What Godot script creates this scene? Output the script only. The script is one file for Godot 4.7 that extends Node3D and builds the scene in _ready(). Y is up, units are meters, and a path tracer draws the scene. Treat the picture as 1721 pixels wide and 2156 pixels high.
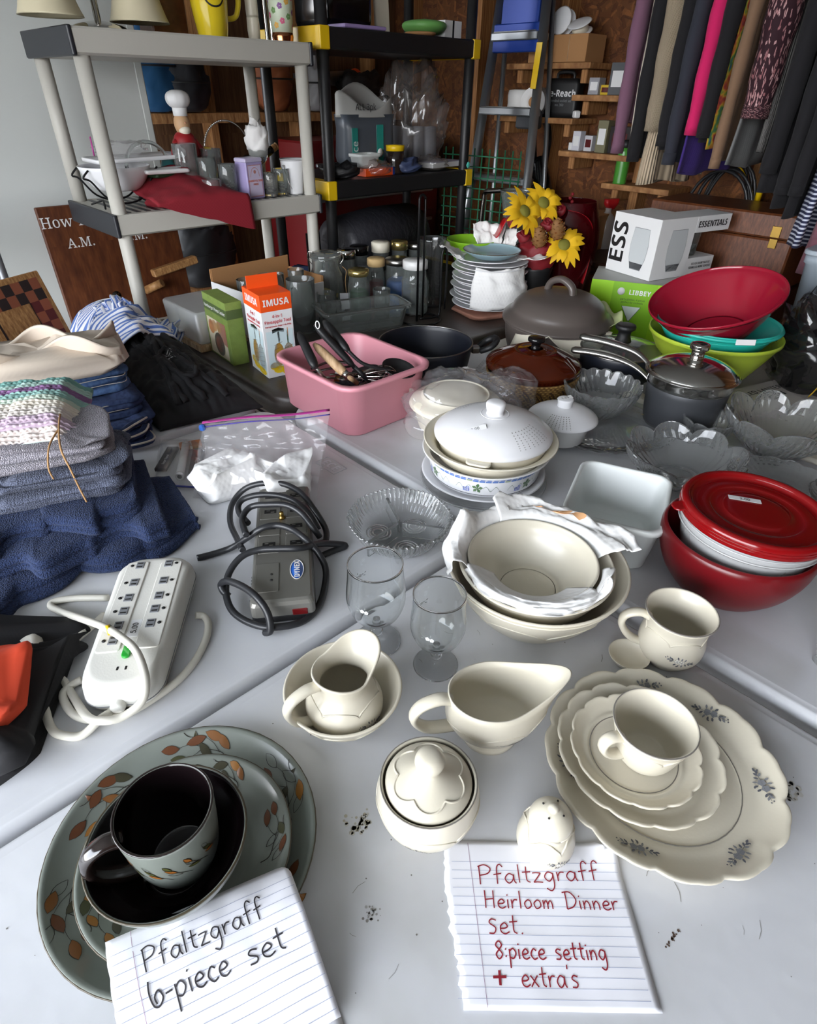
extends Node3D
# A garage sale: folding tables of kitchenware in front of shelving, a ladder and a clothes rail.
# World axes: the camera stands at x = z = 0 and looks along -z. The garage itself is turned by TH; W(s, t, y) gives a point in
# the garage's own axes (s runs away from the open door, t runs from the side wall towards the near side).

const TH := 0.76445
const TB := 0.74
var M := {}
var X := {}
var taken := {}
var rng := RandomNumberGenerator.new()
var nz := FastNoiseLite.new()

func W(s: float, t: float, y := 0.0) -> Vector3:
	return Vector3(s * cos(TH) + t * sin(TH), y, -s * sin(TH) + t * cos(TH))

# ---------------------------------------------------------------- scene tree helpers
func numbered(n: String) -> String:
	var k: int = taken.get(n, 0)
	taken[n] = k + 1
	return n if k == 0 else "%s_%03d" % [n, k]

func tag(o: Node3D, label: String, cat: String, group := "") -> Node3D:
	o.set_meta("label", label)
	o.set_meta("category", cat)
	if group != "":
		o.set_meta("group", group)
	return o

func thing(n: String, label: String, cat: String, at: Vector3, turn := 0.0, group := "") -> Node3D:
	var o := Node3D.new()
	o.name = numbered(n)
	add_child(o)
	o.position = at
	o.rotation.y = turn
	return tag(o, label, cat, group)

func part(p: Node3D, n: String, m: Mesh, mat: Material, at := Vector3.ZERO, rot := Vector3.ZERO, label := "") -> MeshInstance3D:
	var o := MeshInstance3D.new()
	o.name = n
	o.mesh = m
	o.material_override = mat
	p.add_child(o, true)
	o.position = at
	o.rotation = rot
	if label != "":
		o.set_meta("label", label)
	return o

func single(n: String, label: String, cat: String, m: Mesh, mat: Material, at: Vector3, rot := Vector3.ZERO, group := "") -> MeshInstance3D:
	var o := MeshInstance3D.new()
	o.name = numbered(n)
	o.mesh = m
	o.material_override = mat
	add_child(o)
	o.position = at
	o.rotation = rot
	tag(o, label, cat, group)
	return o

func struct(n: String, m: Mesh, mat: Material, at := Vector3.ZERO, turn := 0.0) -> MeshInstance3D:
	var o := MeshInstance3D.new()
	o.name = n
	o.mesh = m
	o.material_override = mat
	add_child(o)
	o.position = at
	o.rotation.y = turn
	o.set_meta("kind", "structure")
	return o

func copy(src: Node3D, label: String, at: Vector3, turn := 0.0) -> Node3D:
	var o: Node3D = src.duplicate()
	o.name = numbered(str(src.name).rstrip("0123456789").rstrip("_"))
	add_child(o)
	o.position = at
	o.rotation.y = turn
	o.set_meta("label", label)
	return o

# ---------------------------------------------------------------- mesh helpers
func finish(v: PackedVector3Array, uv: PackedVector2Array, ix: PackedInt32Array, smooth := true, closed := true, col := PackedColorArray()) -> ArrayMesh:
	if closed:
		var c := Vector3.ZERO
		for p in v:
			c += p
		c /= maxf(1, v.size())
		var vol := 0.0
		for i in range(0, ix.size(), 3):
			vol += (v[ix[i]] - c).dot((v[ix[i + 1]] - c).cross(v[ix[i + 2]] - c))
		if vol > 0.0:
			ix.reverse()
	var a := []
	a.resize(Mesh.ARRAY_MAX)
	if smooth:
		a[Mesh.ARRAY_VERTEX] = v
		a[Mesh.ARRAY_TEX_UV] = uv
		a[Mesh.ARRAY_INDEX] = ix
		if col.size():
			a[Mesh.ARRAY_COLOR] = col
		var m := ArrayMesh.new()
		m.add_surface_from_arrays(Mesh.PRIMITIVE_TRIANGLES, a)
		var st := SurfaceTool.new()
		st.create_from(m, 0)
		st.deindex()
		st.generate_normals()
		st.index()
		return st.commit()
	var fv := PackedVector3Array()
	var fu := PackedVector2Array()
	var fn := PackedVector3Array()
	var fc := PackedColorArray()
	for i in range(0, ix.size(), 3):
		var n := (v[ix[i + 2]] - v[ix[i]]).cross(v[ix[i + 1]] - v[ix[i]])
		if n.length_squared() < 1e-20:
			continue
		n = n.normalized()
		for k in 3:
			fv.append(v[ix[i + k]])
			fu.append(uv[ix[i + k]])
			fn.append(n)
			if col.size():
				fc.append(col[ix[i + k]])
	a[Mesh.ARRAY_VERTEX] = fv
	a[Mesh.ARRAY_TEX_UV] = fu
	a[Mesh.ARRAY_NORMAL] = fn
	if col.size():
		a[Mesh.ARRAY_COLOR] = fc
	var fm := ArrayMesh.new()
	fm.add_surface_from_arrays(Mesh.PRIMITIVE_TRIANGLES, a)
	return fm

func join(list: Array) -> ArrayMesh:
	# list of [mesh, Transform3D]: the pieces of one part as one mesh
	var st := SurfaceTool.new()
	st.begin(Mesh.PRIMITIVE_TRIANGLES)
	for e in list:
		st.append_from(e[0], 0, e[1])
	return st.commit()

func xf(x: float, y: float, z: float, rx := 0.0, ry := 0.0, rz := 0.0) -> Transform3D:
	return Transform3D(Basis.from_euler(Vector3(rx, ry, rz)), Vector3(x, y, z))

func spl(p: Array, n := 4) -> Array:
	# Catmull-Rom through the points ([r, y] pairs, Vector2 or Vector3)
	var q := []
	for e in p:
		q.append(e if not e is Array else Vector3(e[0], e[1], e[2]) if e.size() == 3 else Vector2(e[0], e[1]))
	var out := []
	for i in q.size() - 1:
		var a = q[maxi(i - 1, 0)]
		var b = q[i]
		var c = q[i + 1]
		var d = q[mini(i + 2, q.size() - 1)]
		for k in n:
			var t := float(k) / n
			out.append(0.5 * ((2.0 * b) + (c - a) * t + (2.0 * a - 5.0 * b + 4.0 * c - d) * t * t + (3.0 * b - a - 3.0 * c + d) * t * t * t))
	out.append(q[-1])
	return out

func v2(p: Array) -> Array:
	var out := []
	for e in p:
		out.append(Vector2(e[0], e[1]) if e is Array else e)
	return out

func lathe(p: Array, seg := 40, fn = null, flat := false) -> ArrayMesh:
	# p: profile from the outside bottom over the rim to the inside bottom; fn(angle, k, point) may move a vertex
	var prof := v2(p)
	var n := prof.size()
	var v := PackedVector3Array()
	var uv := PackedVector2Array()
	var ix := PackedInt32Array()
	for j in seg + 1:
		var a := TAU * (j % seg) / seg
		for i in n:
			var q: Vector2 = prof[i]
			var pt := Vector3(q.x * cos(a), q.y, q.x * sin(a))
			if fn != null:
				pt = fn.call(a, i, q)
			v.append(pt)
			uv.append(Vector2(float(j) / seg, float(i) / (n - 1)))
	for j in seg:
		for i in n - 1:
			var b := j * n + i
			if prof[i].x > 1e-6:
				ix.append_array(PackedInt32Array([b, b + n, b + 1] if prof[i + 1].x <= 1e-6 else [b, b + n, b + 1, b + 1, b + n, b + n + 1]))
			elif prof[i + 1].x > 1e-6:
				ix.append_array(PackedInt32Array([b, b + n + 1, b + 1]))
	return finish(v, uv, ix, not flat)

func wall(p: Array, th: float, floor_y := -1.0) -> Array:
	# turns an outside profile (bottom centre up to the rim) into a hollow vessel's profile
	var prof := v2(p)
	var out := prof.duplicate()
	var rim: Vector2 = prof[-1]
	var fy: float = prof[0].y + th if floor_y < 0.0 else floor_y
	out.append(rim + Vector2(-th * 0.25, th * 0.4))
	out.append(rim + Vector2(-th * 0.75, th * 0.4))
	var last := Vector2(1e9, 1e9)
	for i in range(prof.size() - 1, -1, -1):
		var q := Vector2(maxf(prof[i].x - th, 0.0), maxf(prof[i].y, fy))
		if i == 0:
			q.x = 0.0
		if q.distance_to(last) > 1e-5:
			out.append(q)
			last = q
	return out

func liner(p: Array, th: float, floor_y: float) -> Array:
	# the glaze inside a vessel made by wall(): a skin just off its inner face
	var w := wall(p, th, floor_y)
	var out := []
	for i in range(p.size() + 1, w.size()):
		out.append(Vector2(maxf(w[i].x - 0.0006, 0.0), w[i].y + (0.0006 if w[i].y <= floor_y + 0.001 else 0.0)))
	out[-1].x = 0.0
	return out

func loft(rings: Array, cap0 := true, cap1 := true, smooth := true, round := true) -> ArrayMesh:
	var n: int = rings[0].size()
	var w := n + 1 if round else n
	var v := PackedVector3Array()
	var uv := PackedVector2Array()
	var ix := PackedInt32Array()
	for i in rings.size():
		for j in w:
			v.append(rings[i][j % n])
			uv.append(Vector2(float(j) / n, float(i) / maxi(1, rings.size() - 1)))
	for i in rings.size() - 1:
		for j in w - 1:
			var b := i * w + j
			ix.append_array(PackedInt32Array([b, b + w, b + 1, b + 1, b + w, b + w + 1]))
	for e in [0, 1]:
		if not (cap0 if e == 0 else cap1):
			continue
		var r: Array = rings[0] if e == 0 else rings[-1]
		var c := Vector3.ZERO
		for q in r:
			c += q
		c /= n
		if smooth:
			# a narrow flat border keeps the shading of the cap level
			var o := v.size()
			var inner := []
			for j in n:
				inner.append(r[j] + (c - r[j]) * minf(0.3, 0.003 / maxf(1e-5, (c - r[j]).length())))
			for q in [r, inner]:
				for j in n:
					v.append(q[j])
					uv.append(Vector2(float(j) / n, e))
			for j in n:
				var k := (j + 1) % n
				ix.append_array(PackedInt32Array([o + j, o + k, o + n + j, o + k, o + n + k, o + n + j] if e == 0 else [o + j, o + n + j, o + k, o + k, o + n + j, o + n + k]))
			r = inner
		var at := v.size()
		v.append(c)
		uv.append(Vector2(0.5, e))
		for j in n:
			v.append(r[j])
			uv.append(Vector2(float(j) / n, e))
		for j in n:
			var a := at + 1 + j
			var b := at + 1 + (j + 1) % n
			ix.append_array(PackedInt32Array([at, a, b] if e == 0 else [at, b, a]))
	return finish(v, uv, ix, smooth, cap0 and cap1)

func ring(w: float, d: float, y: float, r := 0.0, k := 4) -> Array:
	# rounded rectangle in the plane y
	var out := []
	r = clampf(r, 0.0005, minf(w, d) / 2.0)
	for c in 4:
		var cx: float = (w / 2 - r) * [1, -1, -1, 1][c]
		var cz: float = (d / 2 - r) * [1, 1, -1, -1][c]
		for i in k + 1:
			var a := PI / 2 * (c + float(i) / k)
			out.append(Vector3(cx + r * cos(a), y, cz + r * sin(a)))
	return out

func shift(r: Array, o: Vector3) -> Array:
	var out := []
	for p in r:
		out.append(p + o)
	return out

func box(w: float, h: float, d: float, b := 0.002) -> ArrayMesh:
	# chamfered box standing on y = 0
	b = minf(b, minf(w, minf(h, d)) * 0.45)
	return loft([ring(w - 2 * b, d - 2 * b, 0, b, 1), ring(w, d, b, b, 1), ring(w, d, h - b, b, 1), ring(w - 2 * b, d - 2 * b, h, b, 1)], true, true, false)

func slab(w: float, h: float, d: float, r: float, b := 0.004, k := 6) -> ArrayMesh:
	# a board with rounded corners and softened edges, standing on y = 0
	return loft([ring(w - 2 * b, d - 2 * b, 0, r, k), ring(w, d, b, r, k), ring(w, d, h - b, r, k), ring(w - 0.6 * b, d - 0.6 * b, h - 0.3 * b, r, k), ring(w - 2 * b, d - 2 * b, h, r, k)], true, true, false)

func tubm(w: float, d: float, h: float, r: float, taper: float, th: float, lip := 0.006) -> ArrayMesh:
	# an open tub: rounded corners, walls leaning out towards a rolled rim
	var w0 := w - taper
	var d0 := d - taper
	return loft([ring(w0 - 0.01, d0 - 0.01, 0, r * 0.8), ring(w0, d0, 0.006, r * 0.85), ring(w - lip * 2, d - lip * 2, h - 0.012, r), ring(w, d, h - 0.011, r), ring(w + 0.001, d + 0.001, h - 0.002, r), ring(w - 0.003, d - 0.003, h, r),
		ring(w - lip * 2 - th, d - lip * 2 - th, h, r), ring(w - lip * 2 - th * 2, d - lip * 2 - th * 2, h - 0.003, r), ring(w0 - th * 2, d0 - th * 2, 0.012, r * 0.8), ring(w0 - th * 2 - 0.02, d0 - th * 2 - 0.02, th, r * 0.7)], true, true, true)

func frames(p: Array, up := Vector3.UP, closed := false) -> Array:
	var out := []
	var n := p.size()
	var nn := up
	for i in n:
		var t: Vector3
		if closed:
			t = p[(i + 1) % n] - p[(i - 1 + n) % n]
		else:
			t = p[mini(i + 1, n - 1)] - p[maxi(i - 1, 0)]
		t = t.normalized()
		nn = (nn - t * nn.dot(t))
		if nn.length() < 1e-4:
			nn = t.cross(Vector3(0.3, 0.9, 0.2))
		nn = nn.normalized()
		out.append([nn, t.cross(nn)])
	return out

func tube(p: Array, r, sides := 8, up := Vector3.UP, flat := 1.0, closed := false) -> ArrayMesh:
	# r: a number or an array with one radius for each point; flat squeezes the section along its up axis
	var f := frames(p, up, closed)
	var rings := []
	var n := p.size()
	for i in (n + 1 if closed else n):
		var k := i % n
		var rr: float = r[k] if r is Array else r
		var q := []
		for j in sides:
			var a := TAU * j / sides
			q.append(p[k] + f[k][0] * (sin(a) * rr * flat) + f[k][1] * (cos(a) * rr))
		rings.append(q)
	return loft(rings, not closed, not closed, true)

func arc(c: Vector3, r: float, a0: float, a1: float, n: int, ax := Vector3.RIGHT, ay := Vector3.UP) -> Array:
	var out := []
	for i in n + 1:
		var a := lerpf(a0, a1, float(i) / n)
		out.append(c + ax * cos(a) * r + ay * sin(a) * r)
	return out

func sheet(nu: int, nv: int, fn: Callable, th := 0.0) -> ArrayMesh:
	# a surface fn(u, v), given thickness th along its normal when th > 0
	var g := PackedVector3Array()
	for j in nv + 1:
		for i in nu + 1:
			g.append(fn.call(float(i) / nu, float(j) / nv))
	var w := nu + 1
	var v := PackedVector3Array()
	var uv := PackedVector2Array()
	var ix := PackedInt32Array()
	for side in (2 if th > 0.0 else 1):
		for j in nv + 1:
			for i in w:
				var p := g[j * w + i]
				if th > 0.0:
					var du := g[j * w + mini(i + 1, nu)] - g[j * w + maxi(i - 1, 0)]
					var dv := g[mini(j + 1, nv) * w + i] - g[maxi(j - 1, 0) * w + i]
					p += du.cross(dv).normalized() * (th / 2 if side == 0 else -th / 2)
				v.append(p)
				uv.append(Vector2(float(i) / nu, float(j) / nv))
		var o := side * w * (nv + 1)
		for j in nv:
			for i in nu:
				var b := o + j * w + i
				ix.append_array(PackedInt32Array([b, b + w, b + 1, b + 1, b + w, b + w + 1] if side == 0 else [b, b + 1, b + w, b + 1, b + w + 1, b + w]))
	if th > 0.0:
		var o := w * (nv + 1)
		var edge := []
		for i in nu:
			edge.append([i, i + 1])
		for j in nv:
			edge.append([j * w + nu, (j + 1) * w + nu])
		for i in range(nu, 0, -1):
			edge.append([nv * w + i, nv * w + i - 1])
		for j in range(nv, 0, -1):
			edge.append([j * w, (j - 1) * w])
		for e in edge:
			ix.append_array(PackedInt32Array([e[0], e[1], o + e[0], e[1], o + e[1], o + e[0]]))
	return finish(v, uv, ix, true, th > 0.0)

func prism(poly: Array, h: float) -> ArrayMesh:
	var pp := PackedVector2Array()
	for q in poly:
		pp.append(Vector2(q[0], q[1]) if q is Array else q)
	var t := Geometry2D.triangulate_polygon(pp)
	var n := pp.size()
	var v := PackedVector3Array()
	var uv := PackedVector2Array()
	var ix := PackedInt32Array()
	for y in [0.0, h]:
		for q in pp:
			v.append(Vector3(q.x, y, q.y))
			uv.append(q)
	for i in range(0, t.size(), 3):
		ix.append_array(PackedInt32Array([t[i], t[i + 1], t[i + 2], n + t[i], n + t[i + 2], n + t[i + 1]]))
	var area := 0.0
	for i in n:
		area += pp[i].cross(pp[(i + 1) % n])
	var ta := 0.0
	if t.size():
		ta = (pp[t[1]] - pp[t[0]]).cross(pp[t[2]] - pp[t[0]])
	for i in n:
		var j := (i + 1) % n
		if area * ta > 0:
			ix.append_array(PackedInt32Array([i, n + i, j, j, n + i, n + j]))
		else:
			ix.append_array(PackedInt32Array([i, j, n + i, j, n + j, n + i]))
	return finish(v, uv, ix, false, true)

# ---------------------------------------------------------------- flat print: polygons and pen strokes laid on a surface
class Ink:
	var v := PackedVector3Array()
	var c := PackedColorArray()
	var ix := PackedInt32Array()
	var fn: Callable
	func _init(f: Callable):
		fn = f
	func poly(p: PackedVector2Array, col: Color) -> void:
		var t := Geometry2D.triangulate_polygon(p)
		var at := v.size()
		var l := col.srgb_to_linear()
		for q in p:
			v.append(fn.call(q))
			c.append(l)
		for i in t:
			ix.append(at + i)
	func stroke(p: Array, w: float, col: Color, taper := false) -> void:
		var l := col.srgb_to_linear()
		var at := v.size()
		var n := p.size()
		for i in n:
			var d: Vector2 = (p[mini(i + 1, n - 1)] - p[maxi(i - 1, 0)]).normalized()
			var o := Vector2(-d.y, d.x) * w * 0.5 * (1.0 - 0.75 * float(i) / (n - 1) if taper else 1.0)
			v.append(fn.call(p[i] + o))
			v.append(fn.call(p[i] - o))
			c.append(l)
			c.append(l)
		for i in n - 1:
			var b := at + i * 2
			ix.append_array(PackedInt32Array([b, b + 2, b + 1, b + 1, b + 2, b + 3]))
	func leaf(p: Vector2, dir: float, len: float, wid: float, col: Color, line := 0.0, lcol := Color.BLACK) -> void:
		var d := Vector2.from_angle(dir)
		var s := Vector2(-d.y, d.x)
		var q := PackedVector2Array()
		var k := 5
		for i in k + 1:
			q.append(p + d * len * i / k + s * wid * 0.5 * pow(maxf(0.0, sin(PI * i / k)), 0.8))
		for i in range(k - 1, 0, -1):
			q.append(p + d * len * i / k - s * wid * 0.5 * pow(maxf(0.0, sin(PI * i / k)), 0.8))
		if col.a > 0.0:
			poly(q, col)
		if line > 0.0:
			var e := Array(q)
			e.append(q[0])
			stroke(e, line, lcol)
	func dot(p: Vector2, r: float, col: Color, n := 7) -> void:
		var q := PackedVector2Array()
		for i in n:
			q.append(p + Vector2.from_angle(TAU * i / n) * r)
		poly(q, col)
	func mesh() -> ArrayMesh:
		var a := []
		a.resize(Mesh.ARRAY_MAX)
		a[Mesh.ARRAY_VERTEX] = v
		a[Mesh.ARRAY_COLOR] = c
		a[Mesh.ARRAY_INDEX] = ix
		var m := ArrayMesh.new()
		m.add_surface_from_arrays(Mesh.PRIMITIVE_TRIANGLES, a)
		var st := SurfaceTool.new()
		st.create_from(m, 0)
		st.generate_normals()
		return st.commit()

func flatmap(o: Vector3, ax: Vector3, ay: Vector3) -> Callable:
	return func(q: Vector2) -> Vector3: return o + ax * q.x + ay * q.y

func text(s: String, size: float, depth := 0.0006, serif := false, bold := false) -> TextMesh:
	var m := TextMesh.new()
	var f := SystemFont.new()
	f.font_names = PackedStringArray(["Droid Serif" if serif else "Droid Sans"])
	f.font_weight = 700 if bold else 400
	m.font = f
	m.text = s
	m.font_size = 64
	m.pixel_size = size / 64.0
	m.depth = depth
	m.curve_step = 2.0
	return m

# ---------------------------------------------------------------- materials
func mt(c: Color, rough := 0.5, metal := 0.0, o := {}) -> StandardMaterial3D:
	var m := StandardMaterial3D.new()
	m.albedo_color = c
	m.roughness = rough
	m.metallic = metal
	m.cull_mode = BaseMaterial3D.CULL_DISABLED
	if o.has("spec"):
		m.metallic_specular = o.spec
	if o.has("tex"):
		m.albedo_texture = o.tex
	if o.has("bump"):
		m.heightmap_enabled = true
		m.heightmap_texture = o.bump
		m.heightmap_scale = o.get("bs", 0.1)
	if o.has("tri"):
		m.uv1_triplanar = true
		m.uv1_world_triplanar = o.get("world", false)
		m.uv1_scale = o.tri if o.tri is Vector3 else Vector3.ONE * o.tri
	elif o.has("uv"):
		m.uv1_scale = Vector3(o.uv.x, o.uv.y, 1)
	if o.has("cc"):
		m.clearcoat_enabled = true
		m.clearcoat = o.cc
		m.clearcoat_roughness = o.get("ccr", 0.15)
	if o.has("sheen"):
		m.rim_enabled = true
		m.rim = o.sheen
		m.rim_tint = 0.6
	if o.has("alpha"):
		m.transparency = BaseMaterial3D.TRANSPARENCY_ALPHA
		m.albedo_color.a = o.alpha
	if o.has("refr"):
		m.transparency = BaseMaterial3D.TRANSPARENCY_ALPHA
		m.refraction_enabled = true
		m.refraction_scale = o.refr
		m.albedo_color.a = o.get("alpha", 0.0)
	if o.has("back"):
		m.backlight_enabled = true
		m.backlight = o.back
	if o.has("sss"):
		m.subsurf_scatter_enabled = true
		m.subsurf_scatter_strength = o.sss
	if o.has("vc"):
		m.vertex_color_use_as_albedo = true
	return m

func rgb(r: int, g: int, b: int) -> Color:
	return Color8(r, g, b)

func img(w: int, h: int, fn: Callable) -> ImageTexture:
	var im := Image.create(w, h, false, Image.FORMAT_RGB8)
	for y in h:
		for x in w:
			im.set_pixel(x, y, fn.call(x, y))
	return ImageTexture.create_from_image(im)

func noise_tex(freq: float, n := 256, kind := FastNoiseLite.TYPE_SIMPLEX_SMOOTH, oct := 3, sd := 1) -> ImageTexture:
	var f := FastNoiseLite.new()
	f.seed = sd
	f.noise_type = kind
	f.frequency = freq
	f.fractal_octaves = oct
	return ImageTexture.create_from_image(f.get_seamless_image(n, n))

func ramp_tex(freq: float, cols: Array, n := 256, kind := FastNoiseLite.TYPE_SIMPLEX_SMOOTH, oct := 4, sd := 1) -> ImageTexture:
	var f := FastNoiseLite.new()
	f.seed = sd
	f.noise_type = kind
	f.frequency = freq
	f.fractal_octaves = oct
	var im := f.get_seamless_image(n, n)
	return img(n, n, func(x, y):
		var t: float = im.get_pixel(x, y).r * (cols.size() - 1)
		var i := mini(int(t), cols.size() - 2)
		return cols[i].lerp(cols[i + 1], t - i))

func textures() -> void:
	nz.seed = 7
	nz.frequency = 1.0
	nz.fractal_octaves = 2
	X.fine = noise_tex(0.09, 256, FastNoiseLite.TYPE_SIMPLEX_SMOOTH, 3, 3)
	X.soft = noise_tex(0.012, 256, FastNoiseLite.TYPE_SIMPLEX_SMOOTH, 4, 5)
	X.cell = noise_tex(0.09, 256, FastNoiseLite.TYPE_CELLULAR, 1, 9)
	X.weave = img(64, 64, func(x, y):
		var a := 0.5 + 0.5 * sin(TAU * x / 8.0) * cos(TAU * y / 8.0)
		return Color(a, a, a))
	X.rib = img(32, 4, func(x, _y):
		var a := 0.5 + 0.5 * sin(TAU * x / 32.0)
		return Color(a, a, a))
	X.dimple = img(64, 64, func(x, y):
		var dx := absf(fmod(x + (8 if (y / 16) % 2 else 0), 16.0) - 8.0)
		var dy := absf(fmod(y, 16.0) - 8.0)
		var a := clampf(1.0 - sqrt(dx * dx + dy * dy) / 7.0, 0.0, 1.0)
		return Color(a, a, a))
	X.knit = img(64, 64, func(x, y):
		var fx := fmod(x, 16.0) / 16.0
		var fy := fmod(y + 5.0 * absf(fx - 0.5) * 2.0, 10.0) / 10.0
		var a := clampf(sin(PI * fy) * (0.6 + 0.4 * sin(TAU * fx)), 0.0, 1.0)
		return Color(a, a, a))
	X.terry = ramp_tex(0.11, [rgb(120, 120, 120), rgb(225, 225, 225), rgb(255, 255, 255)], 256, FastNoiseLite.TYPE_SIMPLEX, 2, 21)
	X.marl = ramp_tex(0.15, [rgb(95, 95, 100), rgb(150, 150, 160), rgb(255, 255, 255)], 256, FastNoiseLite.TYPE_SIMPLEX, 2, 23)
	X.denim = ramp_tex(0.03, [rgb(150, 165, 185), rgb(225, 230, 240), rgb(255, 255, 255)], 256, FastNoiseLite.TYPE_SIMPLEX, 5, 31)
	X.twill = img(32, 32, func(x, y):
		var a := 0.5 + 0.5 * sin(TAU * (x + y) / 4.0)
		return Color(a, a, a))
	var wn := FastNoiseLite.new()
	wn.seed = 11
	wn.frequency = 1.0
	wn.fractal_octaves = 3
	X.wood = img(128, 512, func(x, y):
		var g := wn.get_noise_2d(x * 0.11, y * 0.006) * 0.5 + wn.get_noise_2d(x * 0.5 + 40.0, y * 0.015) * 0.35
		var t := clampf(0.5 + g, 0.0, 1.0)
		return rgb(150, 120, 96).lerp(rgb(255, 245, 232), t))
	X.osb = osb_tex()
	X.table = ramp_tex(0.006, [rgb(226, 225, 222), rgb(245, 245, 246), rgb(255, 255, 255)], 256, FastNoiseLite.TYPE_SIMPLEX_SMOOTH, 6, 41)
	X.rattan = img(64, 64, func(x, y):
		var k := int(y / 8) % 2
		var a := 0.5 + 0.5 * sin(TAU * (x + (8 if k else 0)) / 16.0)
		var b := absf(sin(PI * y / 8.0))
		return rgb(120, 95, 60).lerp(rgb(240, 220, 180), a * b))

func osb_tex() -> ImageTexture:
	var r := RandomNumberGenerator.new()
	r.seed = 5
	var im := Image.create(512, 512, false, Image.FORMAT_RGB8)
	im.fill(rgb(150, 104, 62))
	for k in 1700:
		var c := rgb(205, 150, 92).lerp(rgb(120, 76, 42), pow(r.randf(), 0.8))
		var cx := r.randf() * 512
		var cy := r.randf() * 512
		var d := Vector2.from_angle(r.randf() * PI)
		var n := Vector2(-d.y, d.x)
		var hl := r.randf_range(8, 22)
		var hw := r.randf_range(2, 6)
		for i in range(-int(hl), int(hl)):
			for j in range(-int(hw), int(hw)):
				var p := Vector2(cx, cy) + d * i + n * j
				var cc := c if absi(j) < hw - 1.5 else c.darkened(0.15)
				im.set_pixel(posmod(int(p.x), 512), posmod(int(p.y), 512), cc)
	return ImageTexture.create_from_image(im)

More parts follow.
